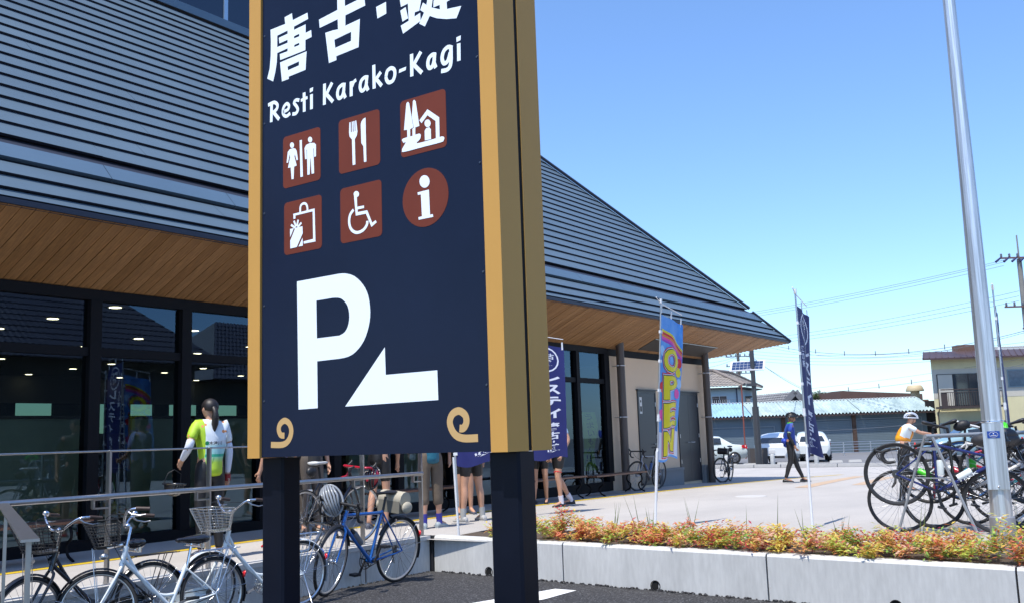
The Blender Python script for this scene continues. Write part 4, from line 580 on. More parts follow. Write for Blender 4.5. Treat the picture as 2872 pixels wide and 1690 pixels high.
# ---------------------------------------------------------------- bicycles
_wc = {}
def wheel_meshes(r, tyre, rimh, rimm, tyrem):
    key = (r, tyre, rimh, rimm.name, tyrem.name)
    if key in _wc: return _wc[key]
    t = MB(); t.tube(circle((0, 0, 0), r - tyre, 44), tyre, 8, closed=True)
    q = MB(); R0 = r - 2 * tyre
    prof = [(R0, -.010), (R0 + .006, -.011), (R0 + .006, .011), (R0, .010), (R0 - rimh, .004), (R0 - rimh, -.004)]
    n = 44; vs = []; fs = []
    for i in range(n):
        a = 2 * PI * i / n
        for (rr, y) in prof: vs.append((rr * math.cos(a), y, rr * math.sin(a)))
    k = len(prof)
    for i in range(n):
        for j in range(k): fs.append((i * k + j, i * k + (j + 1) % k, ((i + 1) % n) * k + (j + 1) % k, ((i + 1) % n) * k + j))
    q.add(vs, fs)
    s = MB(); ns = 28
    for i in range(ns):
        a = 2 * PI * i / ns; sg_ = 1 if i % 2 else -1; a2 = a + (1 if (i // 2) % 2 else -1) * .9
        s.tube([(.022 * math.cos(a2), sg_ * .028, .022 * math.sin(a2)), ((R0 - rimh) * math.cos(a), sg_ * .002, (R0 - rimh) * math.sin(a))], .0016, 3, caps=False)
    h = MB(); h.tube([(0, -.05, 0), (0, -.03, 0), (0, -.028, 0), (0, .028, 0), (0, .03, 0), (0, .05, 0)], [.010, .012, .022, .022, .012, .010], 12)
    out = (t.mesh('tyre', [tyrem]), q.mesh('rim', [rimm]), s.mesh('spokes', [SPOKE]), h.mesh('hub', [ALU])); _wc[key] = out; return out
def bike(label, loc, heading, style='road', col=None, col2=None, steer=0.0, lean=0.0, pitch=0.0, scale=1.0, rimm=None, rimh=.014, group=None, basket=None, fender=None, saddle=None, carrier=False, bag=None, bartape=None, name='bicycle', fat=None, extras=(), top=(0, 0, 0)):
    """origin at the contact point of the rear wheel, x forward"""
    road = style == 'road'; col = col or BLUP; fork_m = col2 or col; rimm = rimm or (BLKP if road else ALU)
    root = thing(name, label, 'bicycle', group=group)
    M_ = Matrix.Translation(Vector(loc)) @ Matrix.Rotation(heading, 4, 'Z') @ Matrix.Rotation(lean, 4, 'X') @ Matrix.Translation(Vector((top[0], 0, top[2]))) @ Matrix.Rotation(pitch, 4, 'Y') @ Matrix.Translation(Vector((-top[0], 0, -top[2]))) @ Matrix.Scale(scale, 4)
    root.matrix_world = M_
    r = .338 if road else .335; ty = fat or (.013 if road else .018); wb = 1.0 if road else 1.09
    tube = .0165 if road else .019
    rim_h = rimh if road else .010
    bb = Vector((.43, 0, .275)); rh = Vector((0, 0, r)); fh = Vector((wb, 0, r))
    ht = Vector((.815, 0, .80)) if road else Vector((.845, 0, .84)); hb = Vector((.862, 0, .66)) if road else Vector((.885, 0, .70))
    ax = (ht - hb).normalized()
    SM = Matrix.Translation(hb) @ Matrix.Rotation(steer, 4, ax) @ Matrix.Translation(-hb)
    st_ = Vector((.285, 0, .77)) if road else Vector((.27, 0, .62)); sad = Vector((.235, 0, .955)) if road else Vector((.205, 0, .86))
    def wh(pos, T=None):
        w = bpy.data.objects.new('wheel', None); COL.objects.link(w); w.parent = root; w.empty_display_size = .1
        m = Matrix.Translation(pos); w.matrix_local = (T @ m) if T is not None else m
        for nme, me in zip(('tyre', 'rim', 'spokes', 'hub'), wheel_meshes(r, ty, rim_h, rimm, RUB)): link(nme, me, w)
        return w
    wh(rh); wh(fh, SM)
    f = MB()
    if road:
        f.tube([st_ + Vector((.003, 0, -.02)), ht + Vector((.003, 0, -.035))], tube, 10); f.tube([hb + Vector((-.004, 0, .02)), bb], tube * 1.25, 10)
        f.tube([bb, st_], tube, 10)
    else:
        f.tube([hb + Vector((0, 0, .05)), bb], tube, 10); f.tube([bb, st_], tube, 10)
        f.tube(crv([ht - ax * .03, (.76, 0, .64), (.62, 0, .45), (.50, 0, .385), (.40, 0, .38)], 4), tube * .8, 8)
    f.tube([hb - ax * .012, ht + ax * .012], tube * 1.25, 10); f.tube([bb + Vector((0, -.038, 0)), bb + Vector((0, .038, 0))], .024, 10)
    for sy in (-1, 1):
        f.tube([bb + Vector((-.02, sy * .028, 0)), (rh.x + .1, sy * .055, rh.z - .02), (0, sy * .06, r)], [.012, .009, .008], 7)
        f.tube([st_ + Vector((0, sy * .015, -.03)), (.12, sy * .05, .50 if road else .45), (0, sy * .06, r)], [.010, .008, .008], 7)
    f.build('frame', col, root)
    k = MB(); k.T = SM
    for sy in (-1, 1):
        k.tube(crv([hb + Vector((.004, sy * .02, -.012)), hb + Vector((.012, sy * .048, -.05)), (hb + (fh - hb) * .55) + Vector((-.012, sy * .052, 0)), fh + Vector((0, sy * .055, 0))], 4), [.014] * 8 + [.012, .011, .010, .010, .009], 7)
    k.build('fork', fork_m, root)
    s = MB(); s.tube([st_ - Vector((0, 0, .05)), (sad.x + .01, 0, sad.z - .045)], .0135, 9)
    if not road:
        for sy in (-1, 1): s.tube([(sad.x - .09, sy * .045, sad.z - .035), (sad.x - .09, sy * .045, sad.z - .09)], [.016, .016], 7)
        s.bar((sad.x - .11, 0, sad.z - .09), (sad.x + .08, 0, sad.z - .05), .05, .012)
    s.build('seat_post', CHROME if not road else BLKP, root)
    sd = MB(); L = .27 if road else .25; w2 = .07 if road else .105; n = 14; vs = []
    prof = [(-L * .42, .85, .012), (-L * .38, 1.0, .03), (-L * .2, .98, .032), (0, .62, .022), (L * .2, .34, .02), (L * .45, .24, .022), (L * .56, .2, .012)]
    if not road: prof = [(-.13, .8, .03), (-.12, 1, .06), (-.05, 1, .066), (.02, .75, .05), (.09, .38, .035), (.15, .28, .03), (.165, .2, .016)]
    rings = []
    for (px, wf, h) in prof:
        rings.append([(sad.x + px, w2 * wf * math.cos(t), sad.z + (h * .55 if math.sin(t) > 0 else h * .9) * math.sin(t) + (-.012 if not road and px < 0 else 0) * 0) for t in [2 * PI * i / n for i in range(n)]])
    for i in range(len(rings) - 1): vs = None
    allv = [p for rg in rings for p in rg]; fs = [(i * n + j, i * n + (j + 1) % n, (i + 1) * n + (j + 1) % n, (i + 1) * n + j) for i in range(len(rings) - 1) for j in range(n)]
    sd.add(allv, fs, True); sd.add(rings[0], [tuple(range(n))[::-1]]); sd.add(rings[-1], [tuple(range(n))])
    sd.build('saddle', saddle or (BLKP if road else DARKP), root)
    # crank
    c = MB(); c.T = Matrix.Translation(bb)
    c.tube(circle((0, -.055, 0), .095 if road else .085, 30), .004, 5, closed=True); c.tube(circle((0, -.055, 0), .065, 24), .004, 5, closed=True)
    for i in range(5): a = 2 * PI * i / 5 + .3; c.bar((0, -.055, 0), (.09 * math.cos(a), -.055, .09 * math.sin(a)), .014, .006, (0, 1, 0))
    ca = math.radians(-62 if road else -20)
    c.tube([(0, -.072, 0), (0, .072, 0)], .012, 8)
    for sg_ in (1, -1): c.bar((0, sg_ * -.065, 0), (sg_ * .17 * math.cos(ca), sg_ * -.07, sg_ * .17 * math.sin(ca)), .024, .012, (0, 1, 0))
    cr_ = c.build('crank', BLKP if road else ALU, root)
    for sg_ in (1, -1):
        p = MB(); e = bb + Vector((sg_ * .17 * math.cos(ca), sg_ * -.12, sg_ * .17 * math.sin(ca))); p.box(e.x - .045, e.y - .04, e.z - .012, e.x + .045, e.y + .04, e.z + .012); p.build('pedal', BLKP, cr_)
    ch = MB()
    for (dz0, dz1) in ((.092, .035), (-.092, -.035)): ch.bar(bb + Vector((0, -.055, dz0)), rh + Vector((0, -.045, dz1)), .006, .008)
    if road: ch.tube([(0, -.05, r - .03), (.01, -.055, r - .09), (-.01, -.055, r - .15)], [.012, .016, .010], 6)
    ch.tube([(0, -.045, r), (0, -.02, r)], .045, 16); ch.build('chain', mat('chain_steel', (.12, .11, .10), .4, .9), root)
    # bars
    h = MB(); h.T = SM; tp = mat('bar_tape', (.015, .015, .017), .7) if bartape is None else bartape
    if road:
        stm = Vector((.885, 0, .885)); h.tube([ht + ax * .01, ht + ax * .07, stm], [.015, .016, .015], 8); h.build('stem', BLKP, root)
        h = MB(); h.T = SM
        for sy in (-1, 1):
            h.tube(crv([stm, stm + Vector((.0, sy * .12, 0)), stm + Vector((.01, sy * .19, 0)), stm + Vector((.07, sy * .205, -.005)), stm + Vector((.105, sy * .205, -.05)), stm + Vector((.08, sy * .21, -.12)), stm + Vector((.0, sy * .215, -.14))], 4), .014, 8)
        hb_ = h.build('handlebar', tp, root)
        for sy in (-1, 1):
            h = MB(); h.T = SM; e = stm + Vector((.085, sy * .205, .0)); h.tube([e, e + Vector((.05, 0, .035)), e + Vector((.06, 0, .06))], [.014, .015, .012], 7); h.tube([e + Vector((.05, 0, .03)), e + Vector((.065, 0, -.02)), e + Vector((.045, 0, -.08))], [.008, .006, .006], 6); h.build('brake_lever', BLKP, hb_)
    else:
        stt = Vector((.80, 0, 1.03)); h.tube([ht, ht + (stt - ht) * .9, stt + Vector((.03, 0, .0))], [.013, .013, .012], 9); h.ell(stt + Vector((.03, 0, 0)), (.024, .02, .024), 10, 8); h.build('stem', CHROME, root)
        h = MB(); h.T = SM; c0 = stt + Vector((.035, 0, 0))
        for sy in (-1, 1):
            h.tube(crv([c0, c0 + Vector((.015, sy * .06, .0)), c0 + Vector((.01, sy * .13, .045)), c0 + Vector((-.02, sy * .21, .10)), c0 + Vector((-.08, sy * .26, .115)), c0 + Vector((-.20, sy * .28, .10))], 5), .0115, 9)
        hb_ = h.build('handlebar', CHROME, root)
        for sy in (-1, 1):
            g = MB(); g.T = SM; g.tube([c0 + Vector((-.10, sy * .264, .115)), c0 + Vector((-.215, sy * .282, .098))], [.017, .017], 10); g.build('grip', mat('brown_grip', (.05, .03, .022), .6), hb_)
            g = MB(); g.T = SM; e = c0 + Vector((-.03, sy * .225, .10)); g.tube([e, e + Vector((-.03, sy * .03, -.03)), e + Vector((-.10, sy * .05, -.05)), e + Vector((-.15, sy * .05, -.045))], [.009, .007, .006, .005], 7); g.build('brake_lever', ALU, hb_)
        g = MB(); g.T = SM; e = c0 + Vector((-.045, -.235 if name != 'x' else .2, .135)); g.ell(e, (.03, .03, .022), 14, 8); g.tube([e + Vector((.0, -.035, -.01)), e + Vector((-.01, -.055, 0))], [.006, .009], 6); g.build('bell', CHROME, hb_)
    # cables
    cb = MB(); cb.T = SM
    for sy in (-1, 1):
        z0 = (.86 if road else 1.12); cb.tube(crv([(.93 if road else .80, sy * .19, z0), (1.02 if road else .98, sy * .10, z0 + .0), (.98 if road else 1.0, sy * .02, z0 - .12), (.87, sy * .02, .70)], 5), .0028, 5)
    cb.build('brake_cable', BLKP, root)
    # brakes
    br = MB(); br.tube([(.10, -.03, .66), (.09, .03, .66)], .012, 6); br.build('rear_brake', ALU, root)
    if fender:
        for front in (0, 1):
            g = MB(); cx = wb if front else 0
            if front: g.T = SM
            a0, a1 = (rad(-10), rad(150)) if front else (rad(40) - PI * 0, rad(205))
            a0, a1 = (rad(15), rad(165)) if front else (rad(30), rad(200))
            n = 20; rr = r + .018; vs = []; wv = .024
            for i in range(n + 1):
                a = a0 + (a1 - a0) * i / n
                for (yy, dr) in ((-wv, -.012), (-wv * .6, .0), (0, .005), (wv * .6, .0), (wv, -.012)): vs.append((cx + (rr + dr) * math.cos(a), yy, r + (rr + dr) * math.sin(a)))
            g.add(vs, [(i * 5 + j, i * 5 + j + 1, (i + 1) * 5 + j + 1, (i + 1) * 5 + j) for i in range(n) for j in range(4)], True)
            fo = g.build('mudguard', fender, root)
            g = MB()
            if front: g.T = SM
            a = rad(20) if front else rad(172)
            for aa in ((a,) if front else (a, rad(135))):
                for sy in (-1, 1): g.tube([(cx, sy * .05, r), (cx + rr * math.cos(aa), sy * .024, r + rr * math.sin(aa))], .0025, 5)
            g.build('mudguard_stay', CHROME, fo)
            if not front:
                e = 'orange' if 'orange' in extras else 'red'
                g = MB(); aa = rad(158); p = Vector(((rr + .012) * math.cos(aa), 0, r + (rr + .012) * math.sin(aa))); g.ell(p, (.014, .026, .036), 12, 8, Matrix.Rotation(-.35, 3, 'Y')); g.build('rear_reflector', REDR if e == 'red' else mat('orange_reflector', (.48, .16, .05), .3), root)
                if 'bluetag' in extras:
                    g = MB(); 
                    for (b0, b1) in ((rad(141), rad(149)),):
                        vs = []
                        for i in range(5):
                            a = b0 + (b1 - b0) * i / 4
                            for yy in (-wv - .001, -wv * .6, 0, wv * .6, wv + .001): vs.append(((rr + .008 - (.014 if abs(yy) > wv else 0)) * math.cos(a), yy, r + (rr + .008 - (.014 if abs(yy) > wv else 0)) * math.sin(a)))
                        g.add(vs, [(i * 5 + j, i * 5 + j + 1, (i + 1) * 5 + j + 1, (i + 1) * 5 + j) for i in range(4) for j in range(4)], True)
                    g.build('registration_sticker', mat('blue_sticker', (.01, .16, .72), .35), root)
    if carrier:
        g = MB(); zc = r + .40
        for sy in (-1, 1):
            g.tube([(.14, sy * .045, zc), (-.26, sy * .055, zc), (-.28, sy * .03, zc)], .005, 6); g.tube([(-.12, sy * .05, zc), (0, sy * .06, r)], .004, 6); g.tube([(-.2, sy * .055, zc), (-.02, sy * .06, r)], .004, 6)
        for xx in (-.25, -.16, -.07, .02, .11): g.bar((xx, -.05, zc), (xx, .05, zc), .012, .004)
        g.tube([(.14, -.045, zc), (.25, 0, zc - .03), (.14, .045, zc)], .005, 6); g.build('rear_carrier', CHROME if carrier is True else carrier, root)
    if basket:
        g = MB(); g.T = SM; x0, x1, z0, z1 = .90, 1.16, .86, 1.08; w0, w1 = .13, .19; n = 9
        def ring(t, grow=1.0):
            z = z0 + (z1 - z0) * t; w = w0 + (w1 - w0) * t; xa = x0 - .0; xb = x1 - .06 + .09 * t; rc = .05; pts = []
            for (cx, cy, a0) in ((xb - rc, w - rc, 0), (xa + rc, w - rc, 90), (xa + rc, -w + rc, 180), (xb - rc, -w + rc, 270)):
                for q in range(4): a = rad(a0 + 30 * q); pts.append((cx + rc * math.cos(a), cy + rc * math.sin(a), z))
            return pts
        for i in range(n): g.tube(ring(i / (n - 1)), .0045 if i == n - 1 else .0024, 5, closed=True)
        R0_, R1_ = ring(0), ring(1)
        for i in range(16):
            g.tube([R0_[i], R1_[i]], .0026, 4)
            for t in (.33, .66): 
                a = Vector(R0_[i]).lerp(Vector(R0_[(i + 1) % 16]), t); b = Vector(R1_[i]).lerp(Vector(R1_[(i + 1) % 16]), t)
                if (a - b).length > 0 and (Vector(R0_[i]) - Vector(R0_[(i + 1) % 16])).length > .05: g.tube([a, b], .0022, 4)
        for yy in [(-.1 + .025 * i) for i in range(9)]: g.tube([(x0 + .01, yy, z0), (x1 - .07, yy, z0)], .0024, 4)
        for xx in [(x0 + .02 + .03 * i) for i in range(7)]: g.tube([(xx, -.12, z0 + .002), (xx, .12, z0 + .002)], .0024, 4)
        g.build('basket', basket, root)
        g = MB(); g.T = SM; g.bar((.87, 0, .87), (1.0, 0, .855), .10, .012); g.tube([(1.12, -.06, .86), (wb, -.06, r)], .004, 6); g.tube([(1.12, .06, .86), (wb, .06, r)], .004, 6); g.build('basket_bracket', ALU, root)
        g = MB(); g.T = SM; g.ell((1.04, -.07, .79), (.04, .03, .03), 10, 8); g.build('headlight', ALU, root)
        g = MB(); 
        for sy in (-1, 1): g.tube([(0, sy * .06, r), (-.06, sy * .13, .02), (-.02, sy * .13, .015)], .007, 6)
        g.bar((-.06, -.13, .03), (-.06, .13, .03), .02, .012); g.build('kickstand', ALU, root)
        g = MB(); 
        g.bar((.0, -.075, r), (.43, -.075, .275), .016, .15, (0, 0, 1)); g.build('chain_case', fork_m if fork_m is WHP else BLKP, root)
    else:
        if road: pass
    if bag:
        bag(root, sad)
    for e in extras:
        if callable(e): e(root, sad, ht, SM)
    return root
def bottle(root, colr, capc, which='down'):
    p, q = (Vector((.56, 0, .42)), Vector((.665, 0, .53))) if which == 'down' else (Vector((.375, 0, .44)), Vector((.33, 0, .60)))
    off = Vector((.03, 0, .045)) if which == 'down' else Vector((.05, 0, .01)); d = (q - p).normalized()
    g = MB(); g.tube([p + off, p + off + d * .15, p + off + d * .16], [.036, .036, .026], 12); b = g.build('bottle', colr, root)
    g = MB(); g.tube([p + off + d * .162, p + off + d * .19, p + off + d * .21], [.028, .026, .011], 10); g.build('cap', capc, b)
city = 'city bicycles parked nose to the wall'
BR = rad(168)
bike('black city bicycle with black wire basket, brown grips and orange reflector', (5.03, 7.26, 0), rad(171), 'city', DARKP, steer=.30, lean=.05, scale=.90, basket=mat('black_wire', (.02, .02, .02), .4), fender=DARKP, carrier=mat('dark_carrier', (.10, .08, .075), .35, .8), saddle=DARKP, group=city, extras=('orange', 'bluetag'))
bike('white city bicycle with black mudguards standing between the black one and the silver basket', (5.47, 7.02, 0), rad(172), 'city', WHP, steer=-.55, lean=.03, scale=.90, basket=mat('black_wire', (.02, .02, .02), .4), fender=mat('black_mudguard', (.015, .016, .02), .2, coat=.5), carrier=True, saddle=DARKP, group=city)
bike('white city bicycle with large silver wire basket, half behind the left sign post', (6.62, 7.20, 0), rad(174), 'city', WHP, steer=.10, lean=.02, scale=.92, basket=mat('silver_wire', (.55, .55, .53), .25, .9), fender=mat('white_mudguard', (.6, .64, .68), .2, coat=.5), carrier=True, saddle=mat('grey_saddle', (.09, .09, .095), .5), group=city, extras=('bluetag',))
def saddlebag(root, sad):
    cv = mat('beige_canvas', (.42, .38, .29), .85, bump=.5, bscale=200); cd = mat('olive_canvas', (.16, .15, .12), .85)
    x, z = sad.x - .10, sad.z - .12
    g = MB(); g.hexa([(x - .13, -.15, z - .09), (x + .06, -.15, z - .09), (x + .06, .15, z - .09), (x - .13, .15, z - .09)], [(x - .11, -.14, z + .05), (x + .05, -.14, z + .05), (x + .05, .14, z + .05), (x - .11, .14, z + .05)]); b = g.build('saddlebag', cd, root)
    g = MB(); g.tube([(x - .03, -.155, z + .045), (x - .03, .155, z + .045)], [.085, .085], 12); g.build('flap', cv, b)
    for sy in (-1, 1):
        g = MB(); g.ell((x - .03, sy * .18, z - .03), (.075, .035, .062), 12, 8); g.build('side_pocket', cv, b)
def dropcloth(root, sad, ht, SM): pass
bb_ = bike('blue touring bicycle with canvas saddlebag leaning on the wall, grey helmet on its bars', (8.22, 7.42, 0), rad(181), 'road', BLUP, steer=.32, lean=-.10, scale=1.04, rimm=ALU, fender=BLKP, fat=.016, bag=saddlebag, bartape=None, extras=())
bottle(bb_, mat('grey_bottle', (.10, .11, .13), .4), BLKP)
g = MB(); g.tube([(.42, -.07, .26), (.36, -.10, .03)], [.010, .008], 7); g.build('kickstand', ALU, bb_)
# helmet
def helmet(label, M_, col, colin=None, parent=None, scale=1.0, group=None, strips=6):
    if parent is None:
        h = thing('cycle_helmet', label, 'helmet', group=group); h.matrix_world = M_ @ Matrix.Scale(scale, 4); cat_ = None
    else:
        h = bpy.data.objects.new('helmet', None); COL.objects.link(h); h.parent = parent; h.matrix_local = M_ @ Matrix.Scale(scale, 4); h.empty_display_size = .1
    inn = MB(); inn.ell((0, 0, 0), (.128, .092, .10), 18, 9, zmin=-.05); inn.build('liner', colin or BLKP, h)
    s = MB(); 
    for k in range(strips):
        y = -.085 + .17 * (k + .5) / strips; w = .011
        pts = []
        for i in range(13):
            t = PI * (-.02 + 1.04 * i / 12); c = math.sqrt(max(.03, 1 - (y / .105) ** 2)); pts.append((.145 * math.cos(t) * c * 1.0, y * (1 - .35 * abs(math.cos(t))), max(-.012, .112 * math.sin(t) * c)))
        s.tube(pts, [.006] + [w] * 11 + [.006], 6)
    s.tube([(.146 * math.cos(t), .098 * math.sin(t), -.004) for t in [2 * PI * i / 24 for i in range(24)]], .012, 6, closed=True)
    s.build('shell', col, h)
    st = MB(); 
    for sy in (-1, 1): st.tube([(.05, sy * .09, -.01), (.02, sy * .07, -.11), (.03, 0, -.15)], .004, 4)
    st.build('chin_strap', BLKP, h)
    return h
GH = mat('grey_helmet_shell', (.26, .28, .30), .25, coat=.5)
helmet('grey ribbed cycle helmet hanging from the bars of the blue bicycle', Matrix.Translation((7.27, 7.44, .95)) @ Matrix.Rotation(rad(215), 4, 'Z') @ Matrix.Rotation(rad(72), 4, 'Y') @ Matrix.Rotation(rad(20), 4, 'Z'), GH, scale=1.15)
REDB = mat('red_gloss_paint', (.42, .01, .03), .25, coat=.5)
rb = bike('black road bicycle with red bars standing behind the handrail', (7.42, 8.02, zp(8)), rad(8), 'road', DARKP, steer=-.2, lean=.02, rimm=ALU, bartape=REDB, saddle=mat('white_saddle', (.6, .6, .58), .4), rimh=.012)
g = MB(); g.ell((.12, 0, .86), (.08, .04, .06), 10, 8); g.build('saddle_bag', BLKP, rb)
helmet('black and red cycle helmet hanging on the red barred bicycle', Matrix.Translation((8.42, 7.95, 1.12)) @ Matrix.Rotation(rad(200), 4, 'Z') @ Matrix.Rotation(rad(60), 4, 'Y'), mat('black_red_shell', (.02, .02, .022), .2, coat=.5), colin=REDB)
sb = bike('silver road bicycle leaning on the left downpipe beside the single door', (20.62, 10.42, zp(20.5)), rad(178), 'road', mat('silver_frame_paint', (.26, .26, .28), .3, .6), steer=-.25, lean=-.10, rimm=BLKP, fat=.015)
bottle(sb, mat('blue_bottle', (.04, .08, .2), .3), BLKP); bottle(sb, mat('blue_bottle', (.04, .08, .2), .3), BLKP, 'seat')
g = MB(); g.ell((.12, 0, .88), (.075, .045, .07), 10, 8); g.build('saddle_bag', mat('denim_bag', (.05, .08, .15), .8), sb)
bk = bike('black touring bicycle with bags leaning on the corner downpipe', (25.55, 10.72, zp(25.5)), rad(190), 'road', DARKP, steer=-.5, lean=-.09, fat=.018, rimm=BLKP)
g = MB(); g.tube([(.98, -.13, .84), (.98, .13, .84)], [.085, .085], 12); g.build('handlebar_bag', BLKC, bk)
g = MB(); g.ell((.08, 0, .86), (.10, .06, .06), 10, 8); g.build('saddle_bag', BLKC, bk)
# rack
AX = Vector((.89, -.45, 0)).normalized(); AC = Vector((.45, .89, 0)).normalized()
RK0 = Vector((10.85, 2.33, 0)); zr = zp(11)
rk = thing('bicycle_rack', 'grey A-frame bicycle rack with bicycles hung by their saddles', 'bicycle rack', tuple(RK0 + Vector((0, 0, zr))), 0)
LEGM = mat('grey_rack_paint', (.30, .32, .34), .5, .3)
for L_ in (0.0, 2.3):
    for sy in (-1, 1):
        g = MB(); a = AX * L_ + Vector((0, 0, 1.02)) + AC * sy * .05; b = AX * L_ + AC * sy * .50; g.bar(a, b, .020, .020, tuple(AX)); g.build('leg', LEGM, rk)
    g = MB(); a = AX * L_ + Vector((0, 0, .60)); g.bar(a + AC * .24, a - AC * .24, .03, .012, (0, 0, 1)); g.bar(AX * L_ + Vector((0, 0, .90)) + AC * .10, AX * L_ + Vector((0, 0, .90)) - AC * .10, .03, .03); g.build('cross_brace', LEGM, rk)
g = MB(); g.tube([Vector((0, 0, 1.03)) - AX * .05, AX * 2.35 + Vector((0, 0, 1.03))], .022, 8); g.build('rail', LEGM, rk)
hd_r = rad(-79); hd_l = rad(101); BK0 = Vector((11.10, 2.40, 0))
NAV = mat('navy_frame_paint', (.012, .02, .13), .2, .2, coat=.6); GRN = mat('green_plastic', (.06, .55, .02), .35); 
specs = [(NAV, WHP, 'navy and white road bicycle, nearest on the rack, nose down to the right', 1, .10),
         (DARKP, None, 'black road bicycle, second on the rack, nose down to the left', 0, .34),
         (mat('white_frame_paint', (.7, .7, .7), .25, coat=.5), None, 'white framed road bicycle, third on the rack', 1, .62),
         (mat('matt_black_frame', (.02, .02, .024), .5), REDB, 'matt black road bicycle with red fork, fourth on the rack', 0, .90),
         (mat('cyan_frame_paint', (.02, .35, .45), .25, coat=.5), None, 'cyan road bicycle in the middle of the rack', 1, 1.2),
         (REDB, None, 'red road bicycle, sixth on the rack', 0, 1.5),
         (mat('grey_frame_paint', (.2, .2, .22), .3, .5), None, 'grey road bicycle near the far end of the rack', 1, 1.8),
         (DARKP, GRN, 'black road bicycle with green fork, farthest on the rack', 0, 2.1)]
rackb = []
for i, (c1, c2, lab, right, d) in enumerate(specs):
    hd = hd_r if right else hd_l; dirv = Vector((math.cos(hd), math.sin(hd), 0)); hang = BK0 + AX * d
    # the saddle (x=.235,z=.93) sits on the rail at z=1.05, front wheel on the ground
    pitch = rad(17 + random.uniform(-1.5, 1.5)); sx, szz = .235, .93
    px_ = sx * math.cos(pitch) + szz * math.sin(pitch); pz_ = -sx * math.sin(pitch) + szz * math.cos(pitch)
    base = hang - dirv * px_; z = zp(hang.x) + 1.06 - pz_ + .17
    fhz = z + (-1.0 * math.sin(pitch) + .338 * math.cos(pitch))
    z -= fhz - (zp(hang.x) + .338)
    b = bike(lab, (base.x, base.y, z), hd, 'road', c1, c2, steer=random.uniform(-.15, .15), pitch=pitch, lean=random.uniform(-.03, .03), rimh=(.018 if i in (0, 3) else .012), rimm=(BLKP if i != 4 else mat('blue_rim', (.02, .1, .3), .3)), group='bicycles hung on the rack', saddle=(mat('white_saddle', (.6, .6, .58), .4) if i == 2 else None))
    bottle(b, [WHP, GRN, mat('clear_bottle', (.5, .55, .55), .3), REDB, WHP, mat('blue_bottle', (.04, .08, .2), .3), GRN, WHP][i], [BLKP, BLKP, REDB, WHP][i % 4])
    if i in (0, 2, 5): bottle(b, GRN if i == 2 else mat('clear_bottle', (.5, .55, .55), .3), BLKP, 'seat')
    if i in (1, 3, 4, 7):
        g = MB(); g.ell((.10, 0, .88), (.09, .05, .055), 10, 8); g.build('saddle_bag', BLKC, b)
    if i == 0:
        vf = text2d('TREK', .02); d0 = Vector((.862, 0, .68)); d1 = Vector((.43, 0, .275)); uu = (d0 - d1).normalized(); nn = Vector((-uu.z, 0, uu.x))
        for sy in (1, -1):
            g = MB(); v2, f2 = fit2d(vf, -.11, -.014, .11, .014); mid = d1 + (d0 - d1) * .58
            g.add([mid + uu * (p[0] * (1 if sy < 0 else -1)) + nn * (p[1] * (1 if sy < 0 else -1)) + Vector((0, sy * .0222, 0)) for p in v2], f2); g.build('frame_lettering', WHP, b)
helmet('black cycle helmet with green shell lying on top of the racked bicycles', Matrix.Translation(RK0 + AX * .55 + AC * -.42 + Vector((0, 0, 1.42))) @ Matrix.Rotation(rad(30), 4, 'Z') @ Matrix.Rotation(rad(-20), 4, 'Y'), GRN)
helmet('dark cycle helmet with black shell among the racked bicycles', Matrix.Translation(RK0 + AX * .25 + AC * -.62 + Vector((0, 0, 1.33))) @ Matrix.Rotation(rad(200), 4, 'Z'), BLKP)
bp = MB(); bp.ell((0, 0, 0), (.23, .11, .085), 16, 10); bp.ell((.08, 0, .05), (.13, .09, .07), 12, 8)
o = bp.build('rucksack', mat('charcoal_nylon', (.035, .035, .038), .5, bump=.4, bscale=40)); o.location = RK0 + AX * .4 - AC * .48 + Vector((0, 0, 1.34)); o.rotation_euler = (0, 0, hd_r); tag(o, 'charcoal rucksack lying across the bars of the racked bicycles', 'rucksack')
# second rack beyond the lamp post
RK1 = BK0 + Vector((.35, -1.25, 0))
for i, (c1, lab, right, d) in enumerate([(DARKP, 'black road bicycle half hidden by the lamp post', 1, .1), (NAV, 'navy road bicycle at the right edge of the picture', 0, .4), (DARKP, 'black road bicycle at the right edge with its wheel raised', 1, .8), (REDB, 'red road bicycle deep in the second rack behind the lamp post', 0, 1.1), (WHP, 'white road bicycle last in the second rack behind the lamp post', 1, 1.4)]):
    hd = hd_r if right else hd_l; dirv = Vector((math.cos(hd), math.sin(hd), 0)); hang = RK1 + AX * d; pitch = rad(17)
    px_ = .235 * math.cos(pitch) + .93 * math.sin(pitch); base = hang - dirv * px_; z = zp(hang.x) + .338 - (-math.sin(pitch) + .338 * math.cos(pitch))
    bike(lab, (base.x, base.y, z), hd, 'road', c1, steer=.05, pitch=pitch, rimh=.02, group='bicycles hung on the second rack')
rk2 = dup(rk); rk2.location = RK1 + Vector((0, 0, zr)); rk2['label'] = 'grey A-frame bicycle rack at the right edge beyond the lamp post'

# ---------------------------------------------------------------- people
def skin_mesh(V, E, Rd, mats, sub=1, root=0):
    me = bpy.data.meshes.new('sk'); me.from_pydata(V, E, []); me.update()
    o = bpy.data.objects.new('sk', me); COL.objects.link(o)
    o.modifiers.new('skin', 'SKIN')
    sv = me.skin_vertices[0].data
    for i, r in enumerate(Rd):
        sv[i].radius = (r, r) if not isinstance(r, tuple) else r
        sv[i].use_root = (i == root)
    o.modifiers['skin'].use_smooth_shade = True
    s = o.modifiers.new('sub', 'SUBSURF'); s.levels = sub; s.render_levels = sub
    bpy.context.view_layer.update()
    m = bpy.data.meshes.new_from_object(o.evaluated_get(bpy.context.evaluated_depsgraph_get()))
    bpy.data.objects.remove(o); bpy.data.meshes.remove(me)
    m.materials.clear()
    for q in mats: m.materials.append(q)
    m.polygons.foreach_set('use_smooth', [True] * len(m.polygons)); return m
